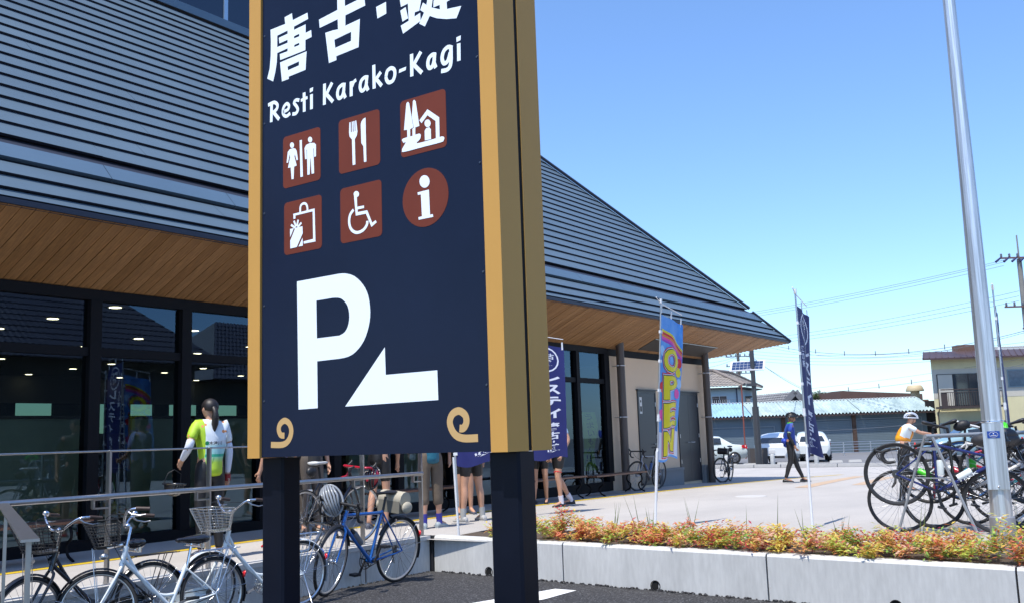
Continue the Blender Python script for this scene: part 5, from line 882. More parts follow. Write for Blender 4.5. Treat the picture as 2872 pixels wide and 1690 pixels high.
class Chain:
    def __init__(s): s.V = []; s.E = []; s.R = []
    def v(s, p, r, par=None):
        s.V.append(tuple(p)); s.R.append(r)
        if par is not None: s.E.append((par, len(s.V) - 1))
        return len(s.V) - 1
    def path(s, par, pts):
        for p, r in pts: par = s.v(p, r, par)
        return par
def person(label, loc, heading, H=1.70, pose=None, skin=None, shirt=None, sleeve='short', bottom='shorts', bottom_m=None, shoe=None, sock=None, hair=None, hel=None, woman=False, group=None, arm_m=None, hem=None, seated=False):
    """local frame: x = facing, y = left, z = up; 1.70 m tall before scaling"""
    P = dict(pel=(0, 0, .93), sp=(0, 0, 1.08), ch=(0.005, 0, 1.27), nk=(-.005, 0, 1.43), hd=(.015, 0, 1.53), tp=(.01, 0, 1.63),
             shL=(0, .165, 1.375), shR=(0, -.165, 1.375), elL=(-.02, .225, 1.11), elR=(-.02, -.225, 1.11), wrL=(.04, .235, .88), wrR=(.04, -.235, .88),
             hpL=(0, .085, .88), hpR=(0, -.085, .88), knL=(.015, .095, .49), knR=(.015, -.095, .49), anL=(-.02, .10, .085), anR=(-.02, -.10, .085))
    if pose: P.update(pose)
    P = {k: Vector(v) for k, v in P.items()}
    skin = skin or SKIN; w = .92 if woman else 1.0
    root = thing('person', label, 'person', loc, heading, group); root.scale = (H / 1.70,) * 3
    c = Chain()
    pel = c.v(P['pel'], (.135 * w, .10)); sp = c.v(P['sp'], (.122 * w, .092), pel); ch = c.v(P['ch'], (.145 * w, .10), sp); nk0 = c.v(P['ch'].lerp(P['nk'], .75), .075, ch)
    nk = c.v(P['nk'], .052, nk0); up = (P['tp'] - P['nk']).normalized()
    j = c.v(P['nk'] + up * .045, .055, nk); h1 = c.v(P['hd'] + Vector((.0, 0, -.015)), (.070, .080), j); h2 = c.v(P['hd'] + up * .055, (.076, .088), h1); c.v(P['tp'] + up * .0, (.048, .055), h2)
    c.v(P['hd'] + Vector((.098, 0, -.012)), .013, h1)                      # nose
    for sy in (1, -1): c.v(P['hd'] + Vector((-.005, sy * .082, .0)), .012, h1)     # ears
    hands = {}
    for s_, sy in (('L', 1), ('R', -1)):
        sh, el, wr = P['sh' + s_], P['el' + s_], P['wr' + s_]
        a = c.path(ch, [(sh, .058), (sh.lerp(el, .45), .047), (el, .037), (el.lerp(wr, .35), .037), (wr, .025)])
        d = (wr - el).normalized(); side = d.cross(Vector((0, sy, 0))); side = side.normalized() if side.length > .1 else Vector((1, 0, 0)); pn = d.cross(side).normalized()
        palm = c.v(wr + d * .045, (.033, .018), a); k2 = c.v(wr + d * .085, (.036, .016), palm); hands[s_] = (wr, d, side, pn)
        for q, (off, ln) in enumerate(((-.026, .058), (-.009, .070), (.009, .066), (.026, .05))):
            b = wr + d * .09 + side * off; c.path(k2, [(b + d * ln * .45 + pn * .006 * sy, .0085), (b + d * ln * .8 + pn * .022 * sy, .0075)])
        c.path(palm, [(wr + d * .05 + side * .045, .010), (wr + d * .085 + side * .055 + pn * .01, .008)])
        hp, kn, an = P['hp' + s_], P['kn' + s_], P['an' + s_]
        l = c.path(pel, [(hp, .092 * w), (hp.lerp(kn, .4), .078 * w), (kn, .054), (kn.lerp(an, .28) + Vector((-.018, 0, 0)), .056), (kn.lerp(an, .72), .038), (an, .033)])
        ft = (P.get('ft' + s_) or Vector((1, sy * .15, 0))).normalized()
        c.path(l, [(an + ft * .08 + Vector((0, 0, -.035)), .032), (an + ft * .16 + Vector((0, 0, -.055)), .024)])
    link('body', skin_mesh(c.V, c.E, c.R, [skin], 1), root)
    # eyes, mouth
    g = MB()
    for sy in (1, -1): g.ell(P['hd'] + Vector((.077, sy * .030, .016)), (.010, .012, .007), 8, 6)
    g.build('eyes', BLKP, root)
    g = MB(); g.ell(P['hd'] + Vector((.082, 0, -.055)), (.006, .022, .006), 8, 6); g.build('mouth', mat('lips', (.3, .08, .07), .5), root)
    # shirt
    e = .012
    if shirt:
        c = Chain(); aa = c.v(P['pel'] + Vector((0, 0, -.10)), (.182 * w, .132)); a0 = c.v(P['pel'] + Vector((0, 0, -.02)), (.170 * w, .128), aa); a1 = c.v(P['sp'], (.138 * w + e, .106 + e), a0); a2 = c.v(P['ch'], (.150 * w + e, .106 + e), a1); a3 = c.v(P['ch'].lerp(P['nk'], .72), (.085, .08), a2); c.v(P['nk'] + up * .012, .060, a3)
        for s_ in 'LR':
            sh, el, wr = P['sh' + s_], P['el' + s_], P['wr' + s_]
            pts = [(sh, .068), (sh.lerp(el, .45), .060), (sh.lerp(el, .72), .057)]
            if sleeve == 'long': pts = [(sh, .066), (sh.lerp(el, .45), .056), (el, .047), (el.lerp(wr, .35), .045), (el.lerp(wr, .93), .032)]
            c.path(a2, pts)
        link('shirt', skin_mesh(c.V, c.E, c.R, [shirt], 1), root)
    if arm_m:
        for s_ in 'LR':
            sh, el, wr = P['sh' + s_], P['el' + s_], P['wr' + s_]; c = Chain(); c.path(None, [(sh.lerp(el, .62), .049), (el, .044), (el.lerp(wr, .35), .043), (wr, .031)]); link('arm_cover', skin_mesh(c.V, c.E, c.R, [arm_m], 1), root)
    if bottom:
        bm_ = bottom_m or BLKC
        c = Chain(); a0 = c.v(P['pel'], (.142 * w + .006, .110)); c.v(P['pel'].lerp(P['sp'], 1.0), (.130 * w + .004, .100), a0)
        for s_ in 'LR':
            hp, kn, an = P['hp' + s_], P['kn' + s_], P['an' + s_]
            loose = .014 if bottom in ('trousers', 'cropped') else .006
            pts = [(hp, .096 * w + loose), (hp.lerp(kn, .4), .083 * w + loose)]
            if bottom == 'shorts': pts += [(hp.lerp(kn, .80), .068 + loose)]
            elif bottom == 'cropped': pts += [(kn, .068 + loose), (kn.lerp(an, .30), .066 + loose), (kn.lerp(an, .52), .062 + loose)]
            else: pts += [(kn, .058 + loose), (kn.lerp(an, .28) + Vector((-.018, 0, 0)), .060 + loose), (kn.lerp(an, .72), .042 + loose), (an + Vector((0, 0, .02)), .037 + loose)]
            c.path(a0, pts)
        link('trousers' if bottom != 'shorts' else 'shorts', skin_mesh(c.V, c.E, c.R, [bm_], 1), root)
        if hem:
            for s_ in 'LR':
                hp, kn = P['hp' + s_], P['kn' + s_]; c = Chain(); c.path(None, [(hp.lerp(kn, .70), .080), (hp.lerp(kn, .84), .076)]); link('hem_band', skin_mesh(c.V, c.E, c.R, [hem], 1), root)
    for s_, sy in (('L', 1), ('R', -1)):
        an = P['an' + s_]; ft = (P.get('ft' + s_) or Vector((1, sy * .15, 0))).normalized(); sd = Vector((-ft.y, ft.x, 0)).normalized()
        if sock:
            kn = P['kn' + s_]; g = MB(); t = kn.lerp(an, .74); g.tube([t, an + Vector((0, 0, .01)), an + Vector((0, 0, -.03))], [.046, .040, .042], 10); g.build('sock', sock, root)
        g = MB(); n = 12; rings = []
        for (d, hw, h0, h1) in ((-.075, .022, .0, .045), (-.065, .034, -.0, .075), (-.03, .040, 0, .085), (.03, .042, 0, .075), (.09, .046, 0, .055), (.14, .046, 0, .042), (.175, .036, .004, .034), (.19, .018, .008, .026)):
            cz = (h0 + h1) / 2; rz_ = (h1 - h0) / 2; rings.append([an + ft * d + sd * (hw * math.cos(t)) + Vector((0, 0, -.085 + cz + rz_ * math.sin(t))) for t in [2 * PI * i / n for i in range(n)]])
        g.add([p for r_ in rings for p in r_], [(i * n + q, i * n + (q + 1) % n, (i + 1) * n + (q + 1) % n, (i + 1) * n + q) for i in range(len(rings) - 1) for q in range(n)], True)
        g.add(rings[0], [tuple(range(n))[::-1]]); g.add(rings[-1], [tuple(range(n))])
        so = g.build('shoe', shoe or BLKP, root)
        g = MB(); g.prism([an + ft * d + sd * w_ + Vector((0, 0, -.087)) for d, w_ in ((-.075, -.02), (-.03, -.04), (.09, -.046), (.16, -.04), (.192, 0), (.16, .04), (.09, .046), (-.03, .04), (-.075, .02))], (0, 0, .012)); g.build('sole', mat('white_sole', (.5, .5, .5), .6), so)
    if hair:
        g = MB(); g.ell(P['hd'] + Vector((-.012, 0, .035)), (.098, .086, .088), 16, 10, Matrix.Rotation(rad(-12), 3, 'Y'), zmin=-.35)
        if hair == 'tail': g.tube(crv([P['hd'] + Vector((-.085, 0, .02)), P['hd'] + Vector((-.125, 0, -.04)), P['hd'] + Vector((-.115, .0, -.15)), P['hd'] + Vector((-.10, 0, -.24))], 4), [.03] * 5 + [.036] * 4 + [.028, .02, .014, .006], 9)
        g.build('hair', HAIR, root)
    if hel:
        helmet('', Matrix.Translation(P['hd'] + Vector((.0, 0, .055))) @ Matrix.Rotation(rad(4), 4, 'Y'), hel, parent=root, scale=.98)
    return root, P, hands
JL = mat('jersey_white', (.66, .72, .74), .6); 
lime = mat('jersey_lime', (.38, .62, .04), .6, var=.05)
def jersey_lime():
    """white at the shoulders shading into lime by woven print bands along the height"""
    m = bpy.data.materials.new('printed_jersey'); m.use_nodes = True; n = m.node_tree.nodes; l = m.node_tree.links; b = n['Principled BSDF']; b.inputs['Roughness'].default_value = .6
    t = n.new('ShaderNodeTexCoord'); sp = n.new('ShaderNodeSeparateXYZ'); l.new(t.outputs['Object'], sp.inputs[0])
    rp_ = n.new('ShaderNodeValToRGB'); r = rp_.color_ramp; mr = n.new('ShaderNodeMapRange'); mr.inputs[1].default_value = .86; mr.inputs[2].default_value = 1.5
    l.new(sp.outputs[2], mr.inputs[0]); l.new(mr.outputs[0], rp_.inputs[0])
    r.elements[0].position = 0; r.elements[0].color = (.45, .62, .02, 1); r.elements[1].position = 1; r.elements[1].color = (.72, .77, .80, 1)
    for p, c in ((.20, (.42, .62, .06)), (.285, (.28, .55, .33)), (.29, (.03, .36, .22)), (.33, (.03, .36, .22)), (.335, (.30, .60, .55)), (.46, (.40, .66, .70)), (.52, (.72, .77, .80))):
        e = r.elements.new(p); e.color = (*c, 1)
    # lime flank on the left side
    ab = n.new('ShaderNodeMath'); ab.operation = 'GREATER_THAN'; ab.inputs[1].default_value = .10; 
    l.new(sp.outputs[1], ab.inputs[0]); mx = n.new('ShaderNodeMixRGB'); l.new(ab.outputs[0], mx.inputs[0]); l.new(rp_.outputs[0], mx.inputs[1]); mx.inputs[2].default_value = (.40, .60, .03, 1)
    # halftone dots
    vo = n.new('ShaderNodeTexVoronoi'); vo.inputs['Scale'].default_value = 9; vo.feature = 'F1'; l.new(t.outputs['Object'], vo.inputs['Vector'])
    lt = n.new('ShaderNodeMath'); lt.operation = 'LESS_THAN'; lt.inputs[1].default_value = .16; l.new(vo.outputs['Distance'], lt.inputs[0])
    gt = n.new('ShaderNodeMath'); gt.operation = 'GREATER_THAN'; gt.inputs[1].default_value = 1.22; l.new(sp.outputs[2], gt.inputs[0])
    mu = n.new('ShaderNodeMath'); mu.operation = 'MULTIPLY'; l.new(lt.outputs[0], mu.inputs[0]); l.new(gt.outputs[0], mu.inputs[1])
    mx2 = n.new('ShaderNodeMixRGB'); l.new(mu.outputs[0], mx2.inputs[0]); l.new(mx.outputs[0], mx2.inputs[1]); mx2.inputs[2].default_value = (.75, .28, .10, 1)
    l.new(mx2.outputs[0], b.inputs['Base Color']); return m
r_, P_, H_ = person('woman with black ponytail in a lime and white cycling jersey facing the glass', (6.66, 8.62, .373), rad(80), 1.73, shirt=jersey_lime(), arm_m=mat('white_sleeve', (.62, .66, .75), .6), bottom='tights', hair='tail', woman=True, shoe=BLKP,
    pose=dict(elL=(-.07, .27, 1.15), wrL=(.12, .25, 1.02), elR=(-.01, -.215, 1.10), wrR=(.03, -.215, .86), hd=(.02, .0, 1.53), tp=(.025, -.01, 1.63)))
g = MB(); g.tube([P_['wrR'] + Vector((0, 0, .0)), P_['wrR'] + Vector((.005, 0, -.07))], [.034, .038], 8); g.build('glove', mat('red_black_glove', (.25, .01, .01), .6), r_)
vf = fit2d(text2d('木津川', .02), -.085, 1.165, .06, 1.205); g = MB(); g.add([(-.1355, -p[0] * 1.0, p[1]) for p in vf[0]], vf[1]); g.build('jersey_lettering', BLKC, r_)
g = MB(); g.lathe([(.022, 0), (.022, .003)], 14); g.v = [(-.1365 - c, b + .105, 1.185 + a) for a, b, c in g.v]; g.build('jersey_badge', mat('green_print', (.02, .28, .12), .6), r_)
helmet('black and red cycle helmet held at the hip of the woman in lime', Matrix.Translation((6.28, 8.70, 1.17)) @ Matrix.Rotation(rad(80), 4, 'Z') @ Matrix.Rotation(rad(185), 4, 'X'), mat('black_red_shell', (.02, .02, .022), .2, coat=.5), colin=BLKP)
KH = mat('khaki_cotton', (.135, .105, .078), .85, bump=.6, bscale=14, var=.15)
person('man in brown cropped trousers, blue socks and a blue and green top, back turned', (10.20, 8.55, zp(10.2)), rad(60), 1.72, shirt=mat('teal_shirt', (.01, .12, .19), .6, bump=.8, bscale=16), bottom='cropped', bottom_m=KH, sock=mat('blue_sock', (.03, .03, .25), .7), shoe=mat('grey_trainer', (.28, .33, .36), .6), hair='short',
       pose=dict(anL=(-.02, .11, .085), anR=(.03, -.12, .085), ftR=Vector((.6, -.8, 0)), ftL=Vector((.9, -.3, 0)), elL=(.05, .25, 1.13), wrL=(.25, .16, 1.15), elR=(.05, -.25, 1.13), wrR=(.25, -.16, 1.12)))
person('man in plain black cycling shorts with bare legs and grey shoes, back turned', (11.25, 8.66, zp(11.2)), rad(75), 1.74, shirt=mat('dark_shirt', (.03, .03, .05), .6, bump=.8, bscale=16), bottom='shorts', sock=mat('grey_sock', (.35, .36, .36), .8), shoe=mat('white_grey_shoe', (.38, .38, .38), .6), hair='short',
       pose=dict(anL=(0, .17, .085), anR=(0, -.17, .085), knL=(.015, .13, .49), knR=(.015, -.13, .49)))
person('person in black shorts with a red hem walking past the navy flag', (14.25, 9.08, zp(14.2)), rad(150), 1.72, skin=SKIN, shirt=mat('sky_blue_shirt', (.10, .36, .62), .6, var=.5, vscale=6, col2=(.6, .6, .6)), bottom='shorts', hem=mat('red_hem', (.62, .01, .02), .6), sock=mat('white_sock', (.65, .62, .68), .8), shoe=BLKP, hair='short',
       pose=dict(knL=(.08, .09, .50), anL=(.02, .09, .085), knR=(-.02, -.09, .49), anR=(-.26, -.10, .10), elL=(-.08, .24, 1.12), wrL=(.05, .25, .90)))
person('person in long black shorts standing behind the red hemmed one', (14.9, 9.9, zp(15)), rad(200), 1.70, shirt=BLKC, bottom='shorts', shoe=BLKP, hair='short', pose=dict(anL=(-.05, .09, .085), anR=(.1, -.1, .085)))
person('person in a pale blue shirt behind the handrail, near the red barred bicycle', (8.45, 9.6, .373), rad(250), 1.70, shirt=mat('pale_blue_shirt', (.32, .36, .62), .6, bump=.8, bscale=16), bottom='trousers', bottom_m=mat('grey_trousers', (.05, .045, .045), .8), shoe=BLKP, hair='short',
       pose=dict(elL=(.06, .22, 1.1), wrL=(.26, .1, 1.08), elR=(.06, -.22, 1.1), wrR=(.26, -.1, 1.05)))
person('person in black shorts bending forward behind the right end of the handrail', (10.05, 9.35, zp(10)), rad(20), 1.72, shirt=BLKC, bottom='shorts', shoe=mat('dark_trainer', (.05, .06, .09), .6), hair='short',
       pose=dict(ch=(.10, 0, 1.22), nk=(.17, 0, 1.36), hd=(.22, 0, 1.44), tp=(.26, 0, 1.53), shL=(.12, .165, 1.32), shR=(.12, -.165, 1.32), elL=(.2, .2, 1.06), elR=(.2, -.2, 1.06), wrL=(.3, .15, .86), wrR=(.3, -.15, .86), anL=(-.15, .1, .085)))
person('man in grey trousers behind the handrail, between two others', (9.15, 9.75, .373), rad(255), 1.74, shirt=mat('charcoal_shirt', (.03, .03, .032), .7), bottom='trousers', bottom_m=mat('taupe_trousers', (.10, .085, .075), .85, bump=.4, bscale=12), shoe=mat('tan_shoe', (.25, .2, .16), .6), hair='short')
person('person in black with red and white shoes behind the left sign post', (7.82, 8.95, .373), rad(110), 1.70, shirt=BLKC, bottom='shorts', sock=mat('white_sock', (.65, .62, .68), .8), shoe=mat('red_shoe', (.5, .01, .02), .4), hair='short', pose=dict(anL=(-.1, .1, .085), knL=(0, .09, .49)))
BJ = mat('blue_jersey', (.012, .05, .32), .55, bump=.8, bscale=16, var=.2, vscale=5)
person('person in a grey blue shirt and black shorts, deepest in the group behind the sign', (12.4, 9.7, zp(12.4)), rad(230), 1.72, shirt=mat('grey_blue_shirt', (.06, .08, .12), .6, bump=.8, bscale=16), bottom='shorts', shoe=mat('dark_trainer', (.05, .06, .09), .6), hair='short')
rm, Pm, Hm = person('cyclist walking right in blue jersey, black tights and black helmet', (24.0, 8.43, zp(24)), rad(-62), 1.76, skin=SKIN2, shirt=BJ, arm_m=BLKC, bottom='tights', shoe=BLKP, hel=mat('black_helmet_shell', (.012, .012, .013), .2, coat=.6),
       pose=dict(hpL=(0, .085, .88), knL=(.13, .09, .50), anL=(.27, .10, .09), knR=(-.02, -.09, .49), anR=(-.17, -.10, .10), elL=(-.08, .22, 1.12), wrL=(-.02, .24, .87), elR=(-.05, -.22, 1.12), wrR=(.08, -.22, .88), ch=(.03, 0, 1.27), nk=(.045, 0, 1.43), hd=(.085, 0, 1.52), tp=(.09, 0, 1.62), shL=(.03, .165, 1.375), shR=(.03, -.165, 1.375)))
g = MB(); g.ell((-.13, 0, 1.0), (.07, .13, .07), 12, 8); g.build('waist_bag', mat('blue_bag', (.02, .06, .45), .5), rm)
g = MB(); g.tube([Pm['nk'] + Vector((.0, 0, -.02)), Pm['nk'] + Vector((.0, 0, .012))], [.072, .066], 12); g.build('collar', GRN, rm)
for s_ in 'LR': c = Chain(); c.path(None, [(Pm['sh' + s_].lerp(Pm['el' + s_], .66), .063), (Pm['sh' + s_].lerp(Pm['el' + s_], .75), .061)]); link('sleeve_band', skin_mesh(c.V, c.E, c.R, [mat('pale_green_band', (.3, .6, .4), .6)], 1), rm)
ry, Py, Hy = person('cyclist in white helmet and yellow vest reaching towards the bicycle rack', (19.9, 4.75, zp(19.9)), rad(-62), 1.56, shirt=JL, sleeve='short', bottom='tights', hel=mat('white_blue_shell', (.55, .6, .68), .2, coat=.5), shoe=BLKP, arm_m=None,
       pose=dict(ch=(.10, 0, 1.23), nk=(.16, 0, 1.38), hd=(.21, 0, 1.46), tp=(.24, 0, 1.55), shL=(.11, .165, 1.33), shR=(.12, -.165, 1.33), elR=(.30, -.22, 1.20), wrR=(.55, -.14, 1.16), elL=(-.02, .25, 1.10), wrL=(.06, .27, .88)))
c = Chain(); c.path(None, [(Py['pel'] + Vector((0, 0, .06)), (.200, .155)), (Py['sp'], (.175, .142)), (Py['ch'], (.180, .142)), (Py['ch'].lerp(Py['nk'], .6), (.13, .115))]); link('yellow_vest', skin_mesh(c.V, c.E, c.R, [mat('yellow_nylon', (.72, .42, .015), .5, var=.25, vscale=7, col2=(.6, .12, .02))], 1), ry)
c = Chain(); c.path(None, [(Py['shL'].lerp(Py['elL'], .7), .063), (Py['shL'].lerp(Py['elL'], .82), .06)]); link('sleeve_band', skin_mesh(c.V, c.E, c.R, [mat('orange_band', (.7, .15, .03), .6)], 1), ry)

# ---------------------------------------------------------------- handrail
HR = thing('handrail', 'brushed stainless handrail with square posts along the top of the grey wall', 'handrail', (0, 0, 0))
for px in (-.3, .74, 1.78, 2.82, 3.88, 4.92, 5.96, 6.99, 8.03, 9.03):
    g = MB(); g.bar((px, 7.73, .375), (px, 7.73, 1.535), .052, .02, (1, 0, 0)); po = g.build('post', STEEL, HR)
    g = MB(); g.bar((px - .14, 7.73, 1.05), (px, 7.73, 1.05), .04, .014); g.bar((px - .14, 7.73, 1.05), (px - .14, 7.73, 1.125), .04, .014, (1, 0, 0)); g.bar((px - .15, 7.73, 1.12), (px + .0, 7.73, 1.12), .045, .008); g.build('rail_bracket', STEEL, po)
g = MB(); g.tube([(-.3, 7.70, 1.15), (9.03, 7.70, 1.145)], .0225, 12); g.build('round_rail', STEEL, HR)
g = MB(); g.tube([(-.3, 7.73, 1.535), (9.03, 7.73, 1.525)], .008, 8); g.build('top_bar', STEEL, HR)
H2 = thing('handrail', 'flat topped stainless rail running towards the camera at the left edge', 'handrail', (0, 0, 0))
a = Vector((3.98, 7.66, 1.15)); b = Vector((2.285, 4.16, 1.15)); g = MB(); g.bar(a, b, .075, .012); g.build('flat_rail', STEEL, H2)
for t in (.03, .80):
    p = b.lerp(a, t); g = MB(); g.bar((p.x, p.y, 0), (p.x, p.y, 1.143), .022, .055, (a - b).normalized()); g.build('post', STEEL, H2)
# ---------------------------------------------------------------- benches
def bench(x, y, label):
    B_ = thing('bench', label, 'bench', (x, y, zp(x)), 0, 'benches in front of the glass'); WD = mat('brown_bench_wood', (.16, .075, .045), .5, var=.3, vscale=3, stretch=(1, 9, 9))
    for k in range(4): g = MB(); g.box(-1.1, -.20 + k * .105, .40, 1.1, -.105 + k * .105, .43); g.build('slat', WD, B_)
    for sx in (-.85, .85):
        g = MB()
        for sy in (-1, 1):
            g.tube(crv([(sx, sy * .02, .385), (sx, sy * .15, .37), (sx, sy * .19, .26), (sx, sy * .10, .17), (sx, sy * .13, .07), (sx, sy * .24, .01)], 4), .016, 7)
        g.tube([(sx, -.2, .39), (sx, .2, .39)], .014, 7); g.build('leg', BLK, B_)
bench(15.55, 10.15, 'brown slatted bench with curled black legs near the navy flag'); bench(18.2, 10.20, 'brown slatted bench next to the silver bicycle'); bench(5.1, 10.2, 'brown slatted bench behind the lime jersey woman'); bench(11.9, 10.2, 'brown slatted bench mostly hidden behind the sign')
# ---------------------------------------------------------------- flags
NC = mat('navy_flag_cloth', (.012, .017, .125), .62, var=.12, vscale=2)
FW = mat('white_flag_print', (.72, .74, .82), .6)
WPL = mat('white_plastic', (.7, .72, .74), .4)
POLE = mat('flag_pole_metal', (.58, .58, .6), .28, .85)
def flag(label, base, heading, kind='navy', H=2.80, leanx=0.0, leany=0.0, amp=.05, w=.60, narrow=1.0, group='navy nobori flags', curl=0.0, ph=0.0):
    """heading: direction in which the arm points away from the pole"""
    root = thing('banner_flag', label, 'flag', base, heading, group); root.rotation_euler = (leany, leanx, heading)
    g = MB(); g.tube([(0, 0, -.05), (0, 0, .95)], .016, 8); g.build('ground_sleeve', WPL, root)
    g = MB(); g.tube([(0.02, 0, .35), (0.02, 0, 1.6), (.02, 0, H)], [.0125, .0115, .0095], 8); g.build('pole', POLE, root)
    g = MB(); g.tube([(.02, 0, H - .03), (.02, 0, H + .03)], .017, 8); g.tube([(.02, 0, 1.32), (.02, 0, 1.40)], .018, 8); g.build('pole_joint', WPL, root)
    zt = H - .14
    g = MB(); g.tube([(-.11, 0, zt + .175), (.02, 0, zt + .11), (w + .03, 0, zt + .02)], .006, 6); g.build('arm', WPL, root)
    hgt = 1.80; nu, nv = 12, 36
    def Sf(u, v, off=0.0):
        u = max(0.0, u); v = max(0.0, v)
        uu = u * (1 - (1 - narrow) * min(1, v * 1.3 + .1)); wv = amp * math.sin(3.2 * v + 5.0 * u + ph) * (.25 + v) * u + amp * .5 * math.sin(9 * u + 2.3 * v + ph) * u
        fold = curl * (v ** 3) * (u ** 1.5)
        x = .035 + uu * w - fold * .25; y = wv + fold * .5; z = zt - .02 - v * hgt - .03 * math.sin(6 * u + ph) * v + fold * .25
        z -= u * .09 * (1 - v)
        return (x, y + off, z)
    g = MB(); g.grid(lambda u, v: Sf(u, v), nu, nv); c0 = NC if kind == 'navy' else mat('open_flag_blue', (.02, .20, .62), .6, var=.3, vscale=2.2, col2=(.22, .48, .85)); cl = g.build('cloth', c0, root)
    for k in range(3): g = MB(); xx = .04 + k * (w - .03) / 2; zz = zt + .11 - (xx - .02) * .09 / w * 1.65; g.box(xx - .012, -.004, zz - .11, xx + .012, .004, zz + .01); g.build('hanging_loop', WPL, root)
    for k in range(5): p = Sf(0, .12 + .2 * k); g = MB(); g.box(.005, -.012, p[2] - .018, .06, .012, p[2] + .018); g.build('pole_loop', WPL, root)
    us = [i / nu for i in range(1, nu)]; vs_ = [i / nv for i in range(1, nv)]
    def prt(vf, name, m, lay=1, both=True):
        for sd_ in ((1, -1) if both else (1,)):
            mb = MB(); conform(mb, vf, lambda u, v: Sf(u, v, sd_ * -.0022 * lay), us, vs_); mb.build(name, m, cl)
    def box2(x0, y0, x1, y1): return ([(x0, y0), (x1, y0), (x1, y1), (x0, y1)], [(0, 1, 2, 3)])
    def disc(cx, cy, r, r2=None, k=18, a=1 / 3.0):
        if r2 is None: return ([(cx + r * math.cos(2 * PI * i / k), cy + r * a * math.sin(2 * PI * i / k)) for i in range(k)], [tuple(range(k))])
        vs = []; fs = []
        for i in range(k): t = 2 * PI * i / k; vs += [(cx + r * math.cos(t), cy + r * a * math.sin(t)), (cx + r2 * math.cos(t), cy + r2 * a * math.sin(t))]
        for i in range(k): j = (i + 1) % k; fs.append((2 * i, 2 * i + 1, 2 * j + 1, 2 * j))
        return vs, fs
    def tx(s, x0, y0, x1, y1, bold=.02):
        v, f = fit2d(text2d(s, bold), x0, 0, x1, 1); return [(p[0], y1 + (y0 - y1) * p[1]) for p in v], f
    if kind == 'navy':
        prt(disc(.52, .13, .33, .29), 'emblem_ring', FW); prt(tx('唐古', .32, .07, .72, .125), 'emblem_character', FW); prt(tx('鍵', .40, .13, .66, .185), 'emblem_character', FW)
        y = .245
        for ch_ in 'レスティ': hh = .085; prt(tx(ch_, .36 if ch_ != 'ィ' else .44, y, .86, y + hh, .035), 'flag_character', FW); y += hh + .022
        y = .26
        for ch_ in '道の駅': prt(tx(ch_, .12, y, .26, y + .045, .03), 'small_character', FW); y += .052
        y = .69
        for ch_ in ('唐', '古', '・', '鍵'): hh = .07 if ch_ != '・' else .02; prt(tx(ch_, .42 if ch_ != '・' else .6, y, .80 if ch_ != '・' else .66, y + hh, .03), 'flag_character', FW); y += hh + .01
    else:
        cols = dict(y=mat('flag_yellow', (.80, .68, .01), .55), r=mat('flag_red', (.72, .02, .03), .55), w=FW, p=mat('flag_pink', (.85, .08, .40), .55), g=mat('flag_green', (.22, .60, .02), .55), o=mat('flag_orange', (.85, .25, .04), .55), v=mat('flag_violet', (.40, .06, .48), .55), b=mat('flag_light_blue', (.35, .6, .88), .55), k=BLKC)
        def band(x0, y0, x1, y1, dx, th): 
            pts = []; n = 10
            for i in range(n + 1): t = i / n; x = x0 + (x1 - x0) * t; yy = y0 + (y1 - y0) * t + dx * math.sin(PI * t); pts.append((x, yy))
            v = []; 
            for p in pts: v += [(p[0], p[1] - th / 2), (p[0], p[1] + th / 2)]
            return v, [(2 * i, 2 * i + 1, 2 * i + 3, 2 * i + 2) for i in range(n)]
        for i, cc in enumerate('yropv'): prt(band(.05, .10 + i * .016, .98, .20 + i * .018, -.03, .0155), 'rainbow_band', cols[cc])
        prt(box2(.02, .80, .98, .985), 'white_hem', cols['w'])
        for (cx, cy, cc) in ((.86, .30, 'r'), (.84, .37, 'y'), (.82, .53, 'p'), (.12, .49, 'r'), (.10, .68, 'p'), (.80, .74, 'g'), (.9, .45, 'b'), (.1, .24, 'b')): prt(disc(cx, cy, .11), 'balloon', cols[cc], 2); 
        y = .215
        for ch_ in 'OPEN!':
            if ch_ == '!': break
            hh = .165
            for lay, (bo, cc) in enumerate(((.10, 'r'), (.07, 'w'), (.045, 'k'), (.02, 'y'))):
                gx = (.10 + bo - .12) * .55; gy = gx * .42
                prt(tx(ch_, .16 - gx, y - gy, .80 + gx, y + hh + gy, max(bo, .03)), 'open_letter', cols[cc], 3 + lay)
            y += hh + .028
    return root
hY = rad(-90)
flag('navy flag whose hem shows below the sign, on the pole right of the khaki trousers', (9.45, 7.50, zp(9.4)), rad(-78), leany=0, leanx=-.045, amp=.04)
flag('navy flag hanging right beside the gold side of the sign', (12.40, 8.44, zp(12.4)), rad(-40), leanx=.0, amp=.03)
flag('rainbow coloured OPEN flag on a leaning pole', (10.87, 5.57, .36), rad(0), 'open', leanx=.0, leany=.085, w=.60, amp=.06, group='rainbow flag', ph=.6, narrow=1.0, curl=.0)
flag('navy flag on the upright pole in front of the parked white hatchback', (11.47, 3.83, .36), rad(6), leanx=0, w=.58, amp=.06, ph=2.0, curl=-.06)
flag('navy flag behind the tall galvanised lamp post', (13.05, 1.90, .35), rad(8), w=.6, amp=.07, ph=1.0, curl=-.25)
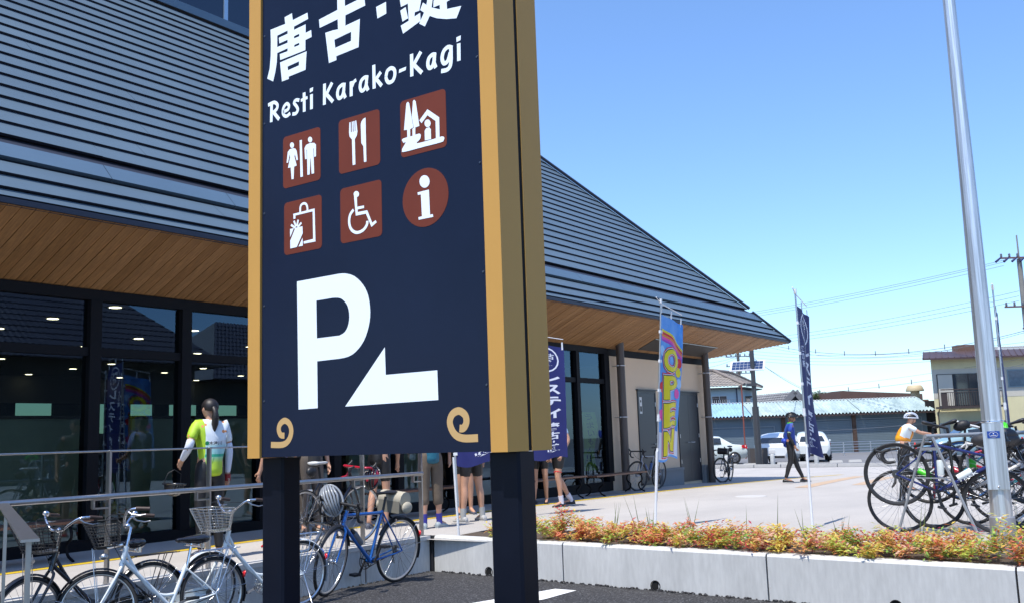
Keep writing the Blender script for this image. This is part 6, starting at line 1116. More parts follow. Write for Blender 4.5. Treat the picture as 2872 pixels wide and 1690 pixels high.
# ---------------------------------------------------------------- lamp post in the planter
LP = thing('lamp_post', 'tall tapering galvanised lamp post with a blue sticker on its junction box', 'lamp post', (9.45, 1.49, .36))
g = MB(); n = 12; g.lathe([(.090, .30), (.088, .95), (.085, 1.2), (.074, 2.6), (.058, 4.4), (.048, 6.2), (.042, 7.5)], n, (0, 0, 0), smooth=False); pl = g.build('shaft', GALV, LP)
g = MB(); g.lathe([(.104, 0), (.104, .335), (.100, .345), (.09, .347)], 24); g.build('base_collar', mat('grey_collar_paint', (.30, .30, .31), .45, .4), LP)
cdir = Vector((-.975, -.22, 0)); cdir = Vector((-9.45, -1.49, 0)).normalized(); sdir = Vector((-cdir.y, cdir.x, 0))
g = MB(); u = .085; c0_ = cdir * .075; g.hexa([c0_ - sdir * u - cdir * .10 + Vector((0, 0, .58)), c0_ + sdir * u - cdir * .10 + Vector((0, 0, .58)), c0_ + sdir * u + cdir * .03 + Vector((0, 0, .58)), c0_ - sdir * u + cdir * .03 + Vector((0, 0, .58))],
    [c0_ - sdir * u - cdir * .10 + Vector((0, 0, 1.15)), c0_ + sdir * u - cdir * .10 + Vector((0, 0, 1.15)), c0_ + sdir * u + cdir * .03 + Vector((0, 0, 1.15)), c0_ - sdir * u + cdir * .03 + Vector((0, 0, 1.15))]); jb = g.build('junction_box', GALV, LP)
g = MB(); q = cdir * .107; g.hexa([q - sdir * .05 + Vector((0, 0, 1.02)), q + sdir * .05 + Vector((0, 0, 1.02)), q + sdir * .05 + cdir * .001 + Vector((0, 0, 1.02)), q - sdir * .05 + cdir * .001 + Vector((0, 0, 1.02))], [q - sdir * .05 + Vector((0, 0, 1.08)), q + sdir * .05 + Vector((0, 0, 1.08)), q + sdir * .05 + cdir * .001 + Vector((0, 0, 1.08)), q - sdir * .05 + cdir * .001 + Vector((0, 0, 1.08))]); stk = g.build('blue_sticker', mat('sticker_blue', (.01, .06, .32), .4), jb)
g = MB(); q2 = cdir * .1095; g.tube([q2 + sdir * (.035 * math.cos(t)) + Vector((0, 0, 1.05 + .022 * math.sin(t))) for t in [2 * PI * i / 20 for i in range(20)]], .0014, 4, closed=True); g.ell(q2 + Vector((0, 0, 1.056)), .006, 8, 6); g.bar(q2 - sdir * .022 + Vector((0, 0, 1.043)), q2 + sdir * .022 + Vector((0, 0, 1.043)), .002, .004); g.build('sticker_print', FW, jb)
g = MB(); g.ell(cdir * .108 + Vector((0, 0, .605)), .008, 8, 6); g.build('bolt', CHROME, jb)
g = MB(); g.lathe([(.095, 0), (.098, .006), (.095, .014)], 20, (0, 0, 1.155)); g.build('band', CHROME, LP)
# ---------------------------------------------------------------- planting
LEAF = [leafmat('leaf_%d' % i, c) for i, c in enumerate([(.50, .07, .06), (.62, .20, .10), (.66, .34, .14), (.70, .54, .12), (.50, .56, .12), (.22, .38, .07), (.40, .04, .07), (.70, .42, .30)])]
R3 = random.Random(11)
g = MB()
def leaf(p, d, L, w, mi):
    d = Vector(d).normalized(); s_ = d.cross(Vector((R3.uniform(-.4, .4), R3.uniform(-.4, .4), 1))).normalized() * w / 2; p = Vector(p); m1 = p + d * L * .45; up_ = Vector((0, 0, -L * .12))
    o = len(g.v); g.v += [tuple(p), tuple(m1 + s_), tuple(p + d * L + up_), tuple(m1 - s_)]; g.f.append([o, o + 1, o + 2, o + 3]); g.sm.append(False); g.mi.append(mi)
cl = []
y = -7.3
while y < 7.2:
    for row in range(4):
        yy = y + R3.uniform(-.09, .09); xx = wallx(yy) + .17 + row * .26 + R3.uniform(-.06, .06)
        if (xx - 9.45) ** 2 + (yy - 1.49) ** 2 < .03: continue
        if yy > 6.15 and R3.random() < .35: continue
        cl.append((xx, yy))
    y += .15
for (xx, yy) in cl:
    if math.sin(yy * 2.1 + xx * 3) + R3.uniform(-.7, .7) < -1.35: continue
    hue = R3.choice([0, 1, 1, 2, 2, 3, 3, 3, 4, 4, 5, 7]); h = R3.uniform(.12, .24) * (1 + .22 * math.sin(yy * 1.7) * math.sin(yy * .63 + 1)) * (1.0 if R3.random() > .1 else 1.35)
    for st_i in range(R3.randint(9, 12)):
        a = R3.uniform(0, 2 * PI); rr = R3.uniform(.02, .14); top_ = Vector((xx + rr * math.cos(a), yy + rr * math.sin(a), .39 + h * R3.uniform(.35, 1.1)))
        hu = hue if R3.random() < .6 else R3.choice([0, 1, 2, 3, 3, 4, 7, 5])
        for k in range(R3.randint(11, 14)):
            t = R3.random() ** .6; q = Vector((xx, yy, .39)).lerp(top_, .35 + .65 * t) + Vector((R3.uniform(-.03, .03), R3.uniform(-.03, .03), R3.uniform(-.02, .02)))
            b = R3.uniform(0, 2 * PI); el = R3.uniform(-.3, .8); leaf(q, (math.cos(b), math.sin(b), el), R3.uniform(.042, .078), R3.uniform(.016, .026), hu if R3.random() < .75 else R3.choice([1, 2, 3, 4, 6]))
g.build('ground_cover_shrubs', LEAF, label='low red, orange and yellow nandina shrubs filling the planter', cat='shrubs', kind='stuff')
BL = leafmat('grass_blade', (.14, .20, .07)); 
for (yy, hh) in ((5.55, .26), (5.2, .34), (5.05, .22), (4.55, .30), (3.95, .25), (3.55, .36), (3.3, .24), (2.9, .2), (2.2, .3), (.9, .24), (6.3, .2)):
    g = MB(); xx = wallx(yy) + .95
    for k in range(R3.randint(1, 4)):
        a = R3.uniform(0, 2 * PI); t = R3.uniform(.0, .35); p = Vector((xx, yy + R3.uniform(-.04, .04), .40)); d = Vector((math.cos(a) * t, math.sin(a) * t, 1)).normalized(); m1 = p + d * hh * .9 * .5; m2 = p + d * hh * 1.5 + Vector((math.cos(a), math.sin(a), 0)) * t * .05
        s_ = Vector((.3, .9, 0)).normalized() * .006; g.add([p - s_, p + s_, m1 + s_ * .9, m2, m1 - s_ * .9], [(0, 1, 2, 3, 4)])
    tag(g.build('grass_tuft', BL), 'thin upright grass blades growing among the planter shrubs', 'grass', 'grass tufts in the planter')
# glass flask standing in the planter corner
g = MB(); g.lathe([(.055, 0), (.06, .01), (.06, .16), (.05, .20), (.02, .23), (.0, .232)], 20); o = g.build('garden_light', mat('smoky_globe', (.35, .38, .4), .1, .2, coat=1)); o.location = (9.18, 6.55, .40); tag(o, 'short dome topped garden light standing in the planter corner', 'garden light')

# ---------------------------------------------------------------- cars
def car(label, loc, rz, paint, L=3.9, Hc=1.50, group='white cars parked beyond the plaza', sedan=False):
    """x forward, origin on the ground at the middle"""
    root = thing('parked_car', label, 'car', loc, rz, group); Wd = .85; h = L / 2
    # stations: x, bottom, belt, roof, half width low, half width belt, half width roof
    if sedan: st = [(-h, .42, .80, .80, .70, .70, .62), (-h + .12, .28, .92, .92, .80, .78, .66), (-h + .75, .22, .98, 1.0, .85, .83, .64), (-h + 1.35, .20, .97, 1.40, .86, .84, .58), (-.05, .20, .95, 1.47, .86, .84, .60), (.55, .20, .93, 1.42, .86, .84, .58), (1.25, .20, .92, .97, .86, .83, .62), (h - .5, .24, .84, .86, .84, .80, .64), (h - .1, .30, .70, .72, .76, .72, .6), (h, .40, .60, .60, .66, .64, .56)]
    else: st = [(-h, .42, .78, .80, .70, .74, .60), (-h + .08, .30, .96, 1.02, .80, .81, .62), (-h + .35, .24, 1.0, 1.30, .84, .83, .58), (-h + .75, .20, 1.0, 1.46, .86, .84, .58), (-.25, .20, .97, 1.50, .86, .84, .60), (.45, .20, .95, 1.44, .86, .84, .58), (1.05, .20, .94, 1.02, .86, .82, .64), (h - .5, .24, .84, .88, .84, .80, .66), (h - .1, .30, .70, .72, .76, .72, .6), (h, .40, .60, .60, .66, .64, .56)]
    g = MB(); rings = []
    for (x, b, be, ro, wl_, wb_, wr_) in st:
        R_ = [(x, wl_ * .9, b), (x, wl_, b + .12), (x, (wl_ + wb_) / 2 + .02, (b + be) / 2), (x, wb_, be)]
        R_ += [(x, wb_ * .35 + wr_ * .65 + .02, be + (ro - be) * .7), (x, wr_, be + (ro - be) * .93), (x, wr_ * .7, ro), (x, 0, ro + .02 * (ro > 1.1))]
        rings.append(R_ + [(p[0], -p[1], p[2]) for p in R_[::-1][1:]])
    n = len(rings[0]); vs = [p for r_ in rings for p in r_]; g.add(vs, [(i * n + j, i * n + j + 1, (i + 1) * n + j + 1, (i + 1) * n + j) for i in range(len(rings) - 1) for j in range(n - 1)], True)
    g.add(rings[0], [tuple(range(n))], False); g.add(rings[-1], [tuple(range(n))[::-1]], False); body = g.build('body', paint, root)
    GLS = mat('car_glass', (.02, .025, .03), .05, coat=1)
    def side(i, j, lo, hi): # glass quad between stations i and j
        out = []
        for sy in (1, -1):
            A = [st[i], st[j]]; q = []
            for s_, fr in ((A[0], .0), (A[1], .0)):
                pass
            def pt(s_, k): 
                be, ro = s_[2], s_[3]; z = be + (ro - be) * k; wv = s_[5] + (s_[6] - s_[5]) * k + .022 * (1 if k > .1 else 1) + .02; return (s_[0], sy * wv, z)
            gg = MB(); gg.add([pt(A[0], lo), pt(A[1], lo), pt(A[1], hi), pt(A[0], hi)], [(0, 1, 2, 3)]); gg.build('side_window', GLS, root)
    side(3, 4, .10, .80); side(4, 5, .10, .80)
    s_ = st[2]; s3 = st[3]; s1 = st[1]
    g = MB(); a, b = (st[2], st[3]) if sedan else (st[1], st[2]); 
    z0 = a[2] + (.06 if not sedan else .04); g.add([(a[0] - .02, -.60, z0), (a[0] - .02, .60, z0), (b[0] - .05, .50, b[3] - .03), (b[0] - .05, -.50, b[3] - .03)], [(0, 1, 2, 3)]); g.build('rear_window', GLS, root)
    a, b = st[5], st[6]; g = MB(); g.add([(b[0] - .0, -.66, b[3] + .03), (b[0] - .0, .66, b[3] + .03), (a[0] + .06, .55, a[3] + .01), (a[0] + .06, -.55, a[3] + .01)], [(0, 1, 2, 3)]); g.build('windscreen', GLS, root)
    for (wx) in (-h + .72, h - .75):
        for sy in (1, -1):
            w = bpy.data.objects.new('wheel', None); COL.objects.link(w); w.parent = root; w.location = (wx, sy * .78, .31)
            g = MB(); g.tube([(0, -.10, 0), (0, -.085, 0), (0, .085, 0), (0, .10, 0)], [.27, .31, .31, .27], 24); g.build('tyre', RUB, w)
            g = MB(); g.tube([(0, sy * .09, 0), (0, sy * .108, 0)], [.21, .19], 20)
            g.build('rim', mat('alloy', (.45, .45, .47), .3, .9), w)
            g = MB()
            for k in range(6): t = 2 * PI * k / 6; g.tube([(.15 * math.cos(t), sy * .110, .15 * math.sin(t)), (.06 * math.cos(t), sy * .110, .06 * math.sin(t))], [.032, .014], 6)
            g.build('spoke_gap', BLKP, w)
    for sy in (1, -1):
        g = MB(); x = -h - .005; g.hexa([(x + .02, sy * .50, .72), (x + .02, sy * .76, .74), (x + .32, sy * .86, .80), (x + .3, sy * .6, .8)], [(x + .06, sy * .52, .93), (x + .07, sy * .74, .95), (x + .34, sy * .86, .93), (x + .3, sy * .6, .9)]); g.build('tail_light', REDR, root)
        g = MB(); g.ell((h - .22, sy * .62, .68), (.16, .12, .08), 10, 6); g.build('headlight', ALU, root)
        g = MB(); g.ell((.75, sy * .93, 1.0), (.07, .10, .07), 10, 6); g.build('wing_mirror', paint, root)
        g = MB(); g.bar((-.05, sy * .885, .85), (.1, sy * .885, .85), .012, .02); g.build('door_handle', CHROME, root)
    g = MB(); g.box(-h - .025, -.17, .52, -h + .01, .17, .68); g.build('number_plate', mat('plate_white', (.6, .6, .6), .5), root)
    g = MB(); g.box(-h + .01, -.6, .30, -h + .06, .6, .40); g.build('rear_bumper_insert', BLKP, root)
    return root
CW = mat('white_car_paint', (.72, .74, .74), .15, coat=.8)
def far(r, f): p = W(r, f, -.1); return p
car('white hatchback with red tail lights behind the walking cyclist', far(13.05, 48.6), YAW + rad(62), CW)
car('white estate car half hidden behind the navy flag, nose away', far(15.05, 50.2), YAW + rad(75), mat('white_car_paint_b', (.66, .69, .67), .2, coat=.8), L=4.1)
car('silver white saloon beyond the corner downpipe', far(9.55, 50.5), YAW + rad(180), mat('pearl_car_paint', (.60, .66, .62), .15, coat=.8), L=4.3, sedan=True)
car('dark van roof beyond the racked bicycles', far(21.4, 46), YAW + rad(175), mat('pale_blue_car_paint', (.25, .38, .42), .15, coat=.8), L=4.3)
# ---------------------------------------------------------------- solar lamp and plaza furniture
DG = mat('dark_grey_post_paint', (.06, .062, .068), .4, .3)
SL = thing('solar_lamp', 'dark grey solar powered lamp post with a tilted panel in a white frame', 'street lamp', far(11.3, 46), YAW)
g = MB(); g.tube([(0, 0, -.05), (0, 0, 2.75)], .155, 14); g.tube([(0, 0, 2.75), (0, 0, 6.2)], .105, 14); g.build('post', DG, SL)
g = MB(); g.bar((-.35, 0, 3.78), (.1, 0, 3.80), .3, .14); g.build('lamp_head', DG, SL)
pa = MB(); A_ = Vector((-1.13, -.1, 4.42)); Bv = Vector((.51, -.1, 4.45)); Cv = Vector((.70, .35, 4.92)); Dv = Vector((-.93, .35, 4.89)); nn = (Bv - A_).cross(Dv - A_).normalized() * .05
pa.hexa([A_, Bv, Cv, Dv], [A_ + nn, Bv + nn, Cv + nn, Dv + nn]); pn = pa.build('panel_frame', WPL, SL)
CELL = mat('solar_cell', (.02, .045, .13), .25, var=.35, vscale=1.5, coat=.5)
for i in range(8):
    for j in range(3):
        def q(u, v): return A_.lerp(Bv, u).lerp(Dv.lerp(Cv, u), v) + nn * 1.12
        u0, u1 = .05 + i * .1125 + .006, .05 + (i + 1) * .1125 - .006; v0, v1 = .08 + j * .28 + .02, .08 + (j + 1) * .28 - .02
        c = MB(); c.add([q(u0, v0), q(u1, v0), q(u1, v1), q(u0, v1)], [(3, 2, 1, 0)]); c.build('solar_cell', CELL, pn)
c = MB(); c.add([A_.lerp(Cv, .045) + nn * 1.05, Bv.lerp(Dv, .045) + nn * 1.05, Cv.lerp(A_, .045) + nn * 1.05, Dv.lerp(Bv, .045) + nn * 1.05], [(3, 2, 1, 0)]); c.build('panel_backing', mat('cell_gap', (.30, .33, .38), .4), pn)
g = MB(); g.bar((0, 0, 4.3), (-.2, .12, 4.66), .08, .08); g.build('panel_arm', DG, SL)
g = MB(); g.box(-.42, -.25, .04, .42, .25, .80); g.box(-.39, -.22, .80, .39, .22, .801); o = g.build('planter_box', mat('brown_grey_box', (.075, .065, .06), .6)); o.location = far(11.55, 47.2); o.rotation_euler = (0, 0, YAW); tag(o, 'dark brown box planter behind the solar lamp post', 'planter')
for (r, f, lab) in ((9.37, 44, 'short white granite bollard by the black bicycle'), (11.42, 44, 'short white granite bollard next to the solar lamp'), (13.38, 44, 'short white granite bollard behind the navy flag pole')):
    g = MB(); g.lathe([(.10, 0), (.10, .50), (.085, .55), (.05, .565)], 14); o = g.build('bollard', mat('pale_granite', (.45, .46, .45), .7, var=.2, vscale=20)); o.location = W(r, f, -.1); tag(o, lab, 'bollard', 'granite bollards along the plaza edge')
WS = mat('wheel_stop_concrete', (.52, .51, .48), .8)
for i in range(14):
    for dx in (0, .9):
        g = MB(); g.prism([(-.3, -.07, 0), (.3, -.07, 0), (.27, -.05, .11), (-.27, -.05, .11)], (0, .14, 0)); o = g.build('wheel_stop', WS); o.location = W(2.6 + i * 2.5 + dx - .7 * 0, 46.6 + (i % 2) * .0, -.1); o.rotation_euler = (0, 0, YAW); tag(o, 'low concrete wheel stop in the car park row', 'wheel stop', 'wheel stops in the car park')
# fence of rails with posts
FN = thing('rail_fence', 'silver post and rail fence in front of the shuttered barn', 'fence', W(19.3, 58, -.15), YAW)
for i in range(11):
    g = MB(); g.tube([(-3.2 + i * 1.6, 0, 0), (-3.2 + i * 1.6, 0, .85)], .035, 8); g.build('post', ALU, FN)
for z in (.22, .38, .54, .70, .84): g = MB(); g.tube([(-3.2, 0, z), (12.8, 0, z)], .018, 6); g.build('rail', ALU, FN)
def cone(r, f, lab):
    t = thing('traffic_cone', lab, 'traffic cone', W(r, f, -.15), 0, 'red traffic cones')
    g = MB(); g.lathe([(.16, .03), (.03, .68), (.02, .70)], 16); g.build('cone_body', mat('cone_red', (.72, .04, .02), .45), t); g = MB(); g.box(-.2, -.2, 0, .2, .2, .029); g.build('base', mat('cone_base', (.6, .6, .58), .6), t)
cone(23.2, 57.2, 'red traffic cone in front of the barn shutters'); cone(24.5, 57.2, 'red traffic cone nearer the racked bicycles')
# ---------------------------------------------------------------- buildings beyond the car park
BN = thing('barn', 'long low barn with pale corrugated roof and blue grey shutters', 'barn', W(0, 66, -.15), YAW)
x0, x1 = 4.0, 27.7; BW_ = mat('blue_grey_cladding', (.12, .165, .20), .6, var=.12, vscale=1); SHT = mat('shutter_blue_grey', (.14, .185, .215), .5, var=.08, vscale=1)
g = MB(); g.prism([(x0, 0, 0), (x1, 0, 0), (x1 + 2.6, 6, 0), (x0, 6, 0)], (0, 0, 2.62)); g.build('wall', BW_, BN)
for (a, b) in ((5.0, 8.5), (9.2, 12.6), (13.2, 17.35), (18.6, 22.55), (22.95, 27.3)):
    sh_ = bpy.data.objects.new('roller_shutter', None); COL.objects.link(sh_); sh_.parent = BN
    zt_ = 1.85 if a < 17 else 2.15; k = 0; z = .02
    while z < zt_ - .05: g = MB(); g.box(a, -.05, z, b, -.012, z + .10); g.build('slat', SHT, sh_); z += .112
    g = MB(); g.box(a - .06, -.07, 0, a - .005, -.005, zt_ + .06); g.box(b + .005, -.07, 0, b + .06, -.005, zt_ + .06); g.box(a - .06, -.07, zt_ + .061, b + .06, -.005, zt_ + .12); g.build('shutter_frame', mat('shutter_frame_grey', (.2, .23, .25), .5), sh_)
RST = mat('rusty_post', (.085, .05, .035), .8, var=.5, vscale=3)
for px in (22.75, 12.9, 18.0): g = MB(); g.box(px - .13, -.16, 0, px + .13, -.071, 2.6); g.build('timber_post', RST, BN)
CORR = mat('weathered_corrugated_sheet', (.36, .44, .43), .7, var=.35, vscale=1.3, stretch=(1, .35, 1), fine=.12, fscale=12, col2=(.22, .30, .31)); CORB = mat('pale_blue_corrugated_sheet', (.26, .43, .56), .6, var=.25, vscale=1.2, fine=.1, fscale=10)
ey, ez, ry_, rz_ = -.55, 2.66, 2.2, 3.62
def corr(xa, xb, m):
    n = int((xb - xa) / .235) * 4; g = MB(); g.grid(lambda u, v: (xa + u * (xb - xa), ey + (ry_ - ey) * v, ez + (rz_ - ez) * v + .06 * math.sin(2 * PI * (xa + u * (xb - xa)) / .235)), n, 3); return g.build('roof_sheet', m, BN)
xx = 3.4
while xx < 28.2: xe = min(xx + 2.48, 28.2); corr(xx, xe - .02, CORB if xx < 15 else CORR); xx += 2.48
g = MB(); g.box(3.4, ey + .05, ez - .16, 28.2, ey + .12, ez - .04); g.build('eaves_board', mat('eaves_brown', (.10, .06, .05), .7), BN)
g = MB(); n = 640; 
for i in range(105): cx = 3.5 + i * .235; g.tube([(cx, ry_ - .02, rz_ + .03), (cx, ry_ + .35, rz_ + .03)], .045, 6)
g.build('ridge_cover', mat('ridge_white', (.55, .56, .55), .7), BN, kind='stuff')
g = MB(); g.add([(28.2, ey, ez), (28.2, ry_, rz_), (28.2, 5.5, ez)], [(0, 1, 2)]); g.add([(3.4, ry_, rz_ - .05), (28.2, ry_, rz_ - .05), (28.2, 6, ez), (3.4, 6, ez)], [(0, 1, 2, 3)]); g.build('back_roof', BLKP, BN)
g = MB(); g.prism([(27.72, .1, 0), (29.3, .1, 0), (31.5, 5, 0), (30, 5, 0)], (0, 0, 3.3)); g.build('dark_lean_to', mat('dark_opening', (.012, .012, .014), .9), BN)
def tile_roof(parent, A_, B_, C_, D_, m, pitch=.30, rows=10):
    """A-B eave, D-C ridge; pantile waves and stepped rows"""
    A_, B_, C_, D_ = map(Vector, (A_, B_, C_, D_)); L_ = (B_ - A_).length; n = max(8, int(L_ / pitch) * 6); nn_ = (B_ - A_).cross(D_ - A_).normalized(); nn_ = nn_ if nn_.z > 0 else -nn_
    g = MB(); Lr = max((B_ - A_).length, 1e-6)
    for r in range(rows):
        v0, v1 = r / rows, (r + 1) / rows; vs = []
        for i in range(n + 1):
            u = i / n
            for (v, lift) in ((v0, .05), (v1 + .01, .0)):
                p = A_.lerp(D_, v).lerp(B_.lerp(C_, v), u); xw = (p - A_).dot((B_ - A_).normalized()); ww = abs(math.sin(PI * xw / pitch)) ** 1.5
                vs.append(p + nn_ * (lift + .055 * ww))
        g.add(vs, [(2 * i, 2 * i + 2, 2 * i + 3, 2 * i + 1) for i in range(n)], True)
        vs2 = []
        for i in range(n + 1): vs2 += [Vector(vs[2 * i]), Vector(vs[2 * i]) - nn_ * .055]
        g.add(vs2, [(2 * i, 2 * i + 1, 2 * i + 3, 2 * i + 2) for i in range(n)])
    return g.build('tiled_roof', m, parent)
TILE = mat('grey_brown_tiles', (.30, .265, .23), .6, var=.3, vscale=2.2, fine=.15, fscale=12); RIDG = mat('ridge_tiles', (.20, .17, .15), .6)
WHH = thing('house', 'white walled two storey house with grey brown hipped tile roof', 'house', W(0, 75, -.15), YAW)
WHW = mat('pale_blue_white_render', (.46, .55, .58), .8, var=.08, vscale=.8); z_e, z_r = 4.95, 6.15
# eave corners: (9.5..17.4 front), right end recedes
cA, cB, cC = Vector((9.0, -.6, 5.1)), Vector((17.55, -.6, 5.1)), Vector((20.7, 6.5, 5.1 + .1)); pk = Vector((15.9, 2.6, 6.45)); pk0 = Vector((11.0, 2.6, 6.45))
tile_roof(WHH, cA, cB, pk, pk0, TILE, .28, 9)
pk2 = Vector((17.6, 4.2, 6.35)); tile_roof(WHH, cB, cC, pk2, pk, TILE, .28, 9)
for a, b in ((cB, pk), (cC, pk2), (pk, pk2), (pk0, pk)): g = MB(); g.tube([a + Vector((0, 0, .12)), b + Vector((0, 0, .14))], .13, 8); g.build('ridge', RIDG, WHH)
g = MB(); g.prism([(9.4, 0, 0), (17.1, 0, 0), (19.9, 6.3, 0), (12, 8, 0), (9.4, 8, 0)], (0, 0, 5.02)); g.build('wall', WHW, WHH)
g = MB(); g.prism([tuple(cA), tuple(cB), tuple(cC), (20, 7.5, 5.1), (9.0, 7.5, 5.1)], (0, 0, .06)); g.v = [(a, b, c - .12) for a, b, c in g.v]; g.build('eaves_soffit', mat('eaves_dark', (.04, .03, .03), .7), WHH)
for (xa, xb, za, zb_) in ((15.15, 16.25, 3.75, 4.40), (11.5, 13.5, 3.6, 4.5), (15.15, 16.3, 1.2, 2.2)):
    g = MB(); g.box(xa - .06, -.05, za - .06, xb + .06, -.004, zb_ + .06); w = g.build('window', mat('window_alu', (.5, .52, .53), .4, .3), WHH); g = MB(); g.box(xa, -.062, za, (xa + xb) / 2 - .02, -.052, zb_); g.box((xa + xb) / 2 + .02, -.062, za, xb, -.052, zb_); g.build('pane', mat('dark_pane', (.03, .04, .05), .08, coat=1), w)
    g = MB(); g.box(xa - .1, -.45, za - .12, xb + .1, -.4, za - .08)
    for q_ in range(9): g.box(xa - .1 + q_ * (xb - xa + .2) / 8 - .01, -.45, za - .08, xa - .1 + q_ * (xb - xa + .2) / 8 + .01, -.42, za + .35)
    g.build('window_rail', WPL, w)
dd = (Vector((19.9, 6.3, 0)) - Vector((17.1, 0, 0))).normalized(); nd = Vector((dd.y, -dd.x, 0))
g = MB(); p = Vector((17.1, 0, 0)) + dd * 3.2 + nd * .03; g.hexa([p + Vector((0, 0, 3.7)), p + dd * 1.7 + Vector((0, 0, 3.7)), p + dd * 1.7 + nd * .04 + Vector((0, 0, 3.7)), p + nd * .04 + Vector((0, 0, 3.7))], [p + Vector((0, 0, 4.3)), p + dd * 1.7 + Vector((0, 0, 4.3)), p + dd * 1.7 + nd * .04 + Vector((0, 0, 4.3)), p + nd * .04 + Vector((0, 0, 4.3))]); g.build('window', mat('dark_pane', (.03, .04, .05), .08, coat=1), WHH)
g = MB(); p = Vector((17.1, 0, 4.42)) + dd * 3.0; g.bar(p + nd * .25, p + dd * 2.3 + nd * .25, .5, .04); g.build('window_canopy', mat('eaves_dark', (.04, .03, .03), .7), WHH)
g = MB(); g.tube([(17.05, -.08, 0), (17.05, -.08, 5.0)], .05, 8); g.build('downpipe', mat('navy_pipe', (.03, .04, .09), .5), WHH)
DT = mat('dark_grey_tiles', (.20, .20, .205), .6, var=.25, vscale=2)
DH = thing('house', 'low grey tiled house with a small dark gable, behind the barn', 'house', W(0, 84, -.15), YAW)
tile_roof(DH, (22.2, 0, 3.6), (30, 0, 3.6), (29.5, 4, 4.75), (22.9, 4, 4.75), DT, .28, 8); g = MB(); g.box(22.5, .5, 0, 29.5, 6, 3.62); g.build('wall', WHW, DH)
g = MB(); g.prism([(22.7, -1.2, 3.7), (24.5, -1.2, 3.7), (23.75, -1.2, 4.75)], (0, 2.5, 0)); g.build('gable', mat('dark_gable', (.035, .03, .028), .8), DH)
for a, b in (((22.5, -1.35, 3.65), (23.78, -1.35, 4.88)), ((24.7, -1.35, 3.65), (23.78, -1.35, 4.88))): g = MB(); g.bar(a, b, .5, .10, (0, 1, 0)); g.build('verge', DT, DH)
tile_roof(DH, (20.4, 2, 3.5), (22.9, -1.2, 3.7), (23.7, -.9, 4.85), (21.4, 3.2, 4.8), DT, .28, 6)
BRW = mat('brown_fascia_sheet', (.155, .085, .06), .7, var=.15, vscale=1)
o = MB().hexa([(25.35, 0, 0), (33.0, 3, 0), (33, 7, 0), (25.35, 7, 0)], [(25.35, 0, 4.55), (33, 3, 4.2), (33, 7, 4.2), (25.35, 7, 4.55)]).build('shed', BRW); o.location = W(0, 76, -.15); o.rotation_euler = (0, 0, YAW); tag(o, 'flat roofed building with a brown fascia rising behind the barn roof', 'building')
t = thing('roof_ventilator', 'beige mushroom shaped roof ventilator above the barn roof', 'roof ventilator', W(29.2 * .97, 69, 3.3), YAW); VB = mat('beige_vent', (.50, .40, .24), .6)
g = MB(); g.lathe([(.30, 0), (.30, .62)], 20); g.build('neck', VB, t); g = MB(); g.lathe([(.60, .62), (.62, .68), (.50, .98), (.42, 1.04), (0, 1.05)], 24); g.build('hood', VB, t); g = MB(); g.box(-.7, -.5, -.6, .7, .5, 0); g.build('curb', BRW, t)
bs = MB(); R5 = random.Random(5)
for i in range(1500): 
    a = R5.uniform(0, 2 * PI); e = R5.uniform(-.2, 1); rr = 1.15 * R5.uniform(.75, 1.0); p = Vector((rr * math.cos(a) * math.sqrt(max(0, 1 - e * e)) * 1.0, rr * math.sin(a) * math.sqrt(max(0, 1 - e * e)), .75 * rr * e)); d = Vector((R5.uniform(-1, 1), R5.uniform(-1, 1), R5.uniform(-.3, 1))).normalized() * .13; s_ = d.cross(Vector((0, 0, 1))).normalized() * .05; bs.add([p, p + d * .5 + s_, p + d, p + d * .5 - s_], [(0, 1, 2, 3)])
TR = thing('pine_tree', 'dark green clipped tree top showing between flag and tiled roof', 'tree', W(25.55, 82, 3.75), 0)
bs.build('crown', leafmat('pine_green', (.05, .09, .02), .15), TR); g = MB(); g.tube([(0, 0, -4), (0, 0, .3)], [.16, .08], 8); g.build('trunk', RST, TR)
# yellow house
YH = thing('house', 'yellow rendered house with brown metal roof and dark balcony', 'house', W(0, 60, -.15), YAW)
YW = mat('yellow_render', (.66, .60, .36), .8, var=.1, vscale=.7); YG = mat('grey_beige_render', (.54, .51, .43), .8, var=.08, vscale=.6)
FP = [(25.75, 0), (36, 0), (40, 8), (29.7, 8)]
g = MB(); g.prism([(p[0], p[1], 3.25) for p in FP], (0, 0, 2.47)); g.build('upper_wall', YG, YH); g = MB(); g.prism([(p[0] + .01, p[1] + .01, 0) for p in FP], (0, 0, 3.249)); g.build('lower_wall', YW, YH)
g = MB(); g.box(25.75, -.012, 5.05, 36, -.002, 5.70); g.build('wall_band', YW, YH)
RB = mat('brown_seam_roof', (.105, .065, .06), .4, .3, var=.12, vscale=.8)
g = MB(); g.add([(24.95, -.75, 5.70), (36.5, -.75, 5.70), (36.5, 1.1, 6.22), (25.8, 1.1, 6.22)], [(0, 1, 2, 3)]); g.add([(24.95, -.75, 5.60), (36.5, -.75, 5.60), (36.5, -.75, 5.70), (24.95, -.75, 5.70)], [(0, 1, 2, 3)]); g.add([(24.95, -.75, 5.6), (25.8, 1.1, 6.12), (25.8, 1.1, 6.22), (24.95, -.75, 5.7)], [(0, 1, 2, 3)]); g.add([(24.95, -.75, 5.599), (36.5, -.75, 5.599), (36.5, .5, 5.73), (25.5, .5, 5.73)], [(3, 2, 1, 0)]); rfy = g.build('roof', RB, YH)
for k in range(30):
    t_ = k * .385; g = MB(); g.bar((25.0 + t_, -.76, 5.72), (25.85 + t_ * .985, 1.1, 6.24), .035, .05); g.build('standing_seam', RB, rfy)
g = MB(); g.box(28.1, 1.3, 6.0, 29.2, 2.1, 6.62); g.build('brown_parapet', BRW, YH)
g = MB(); 
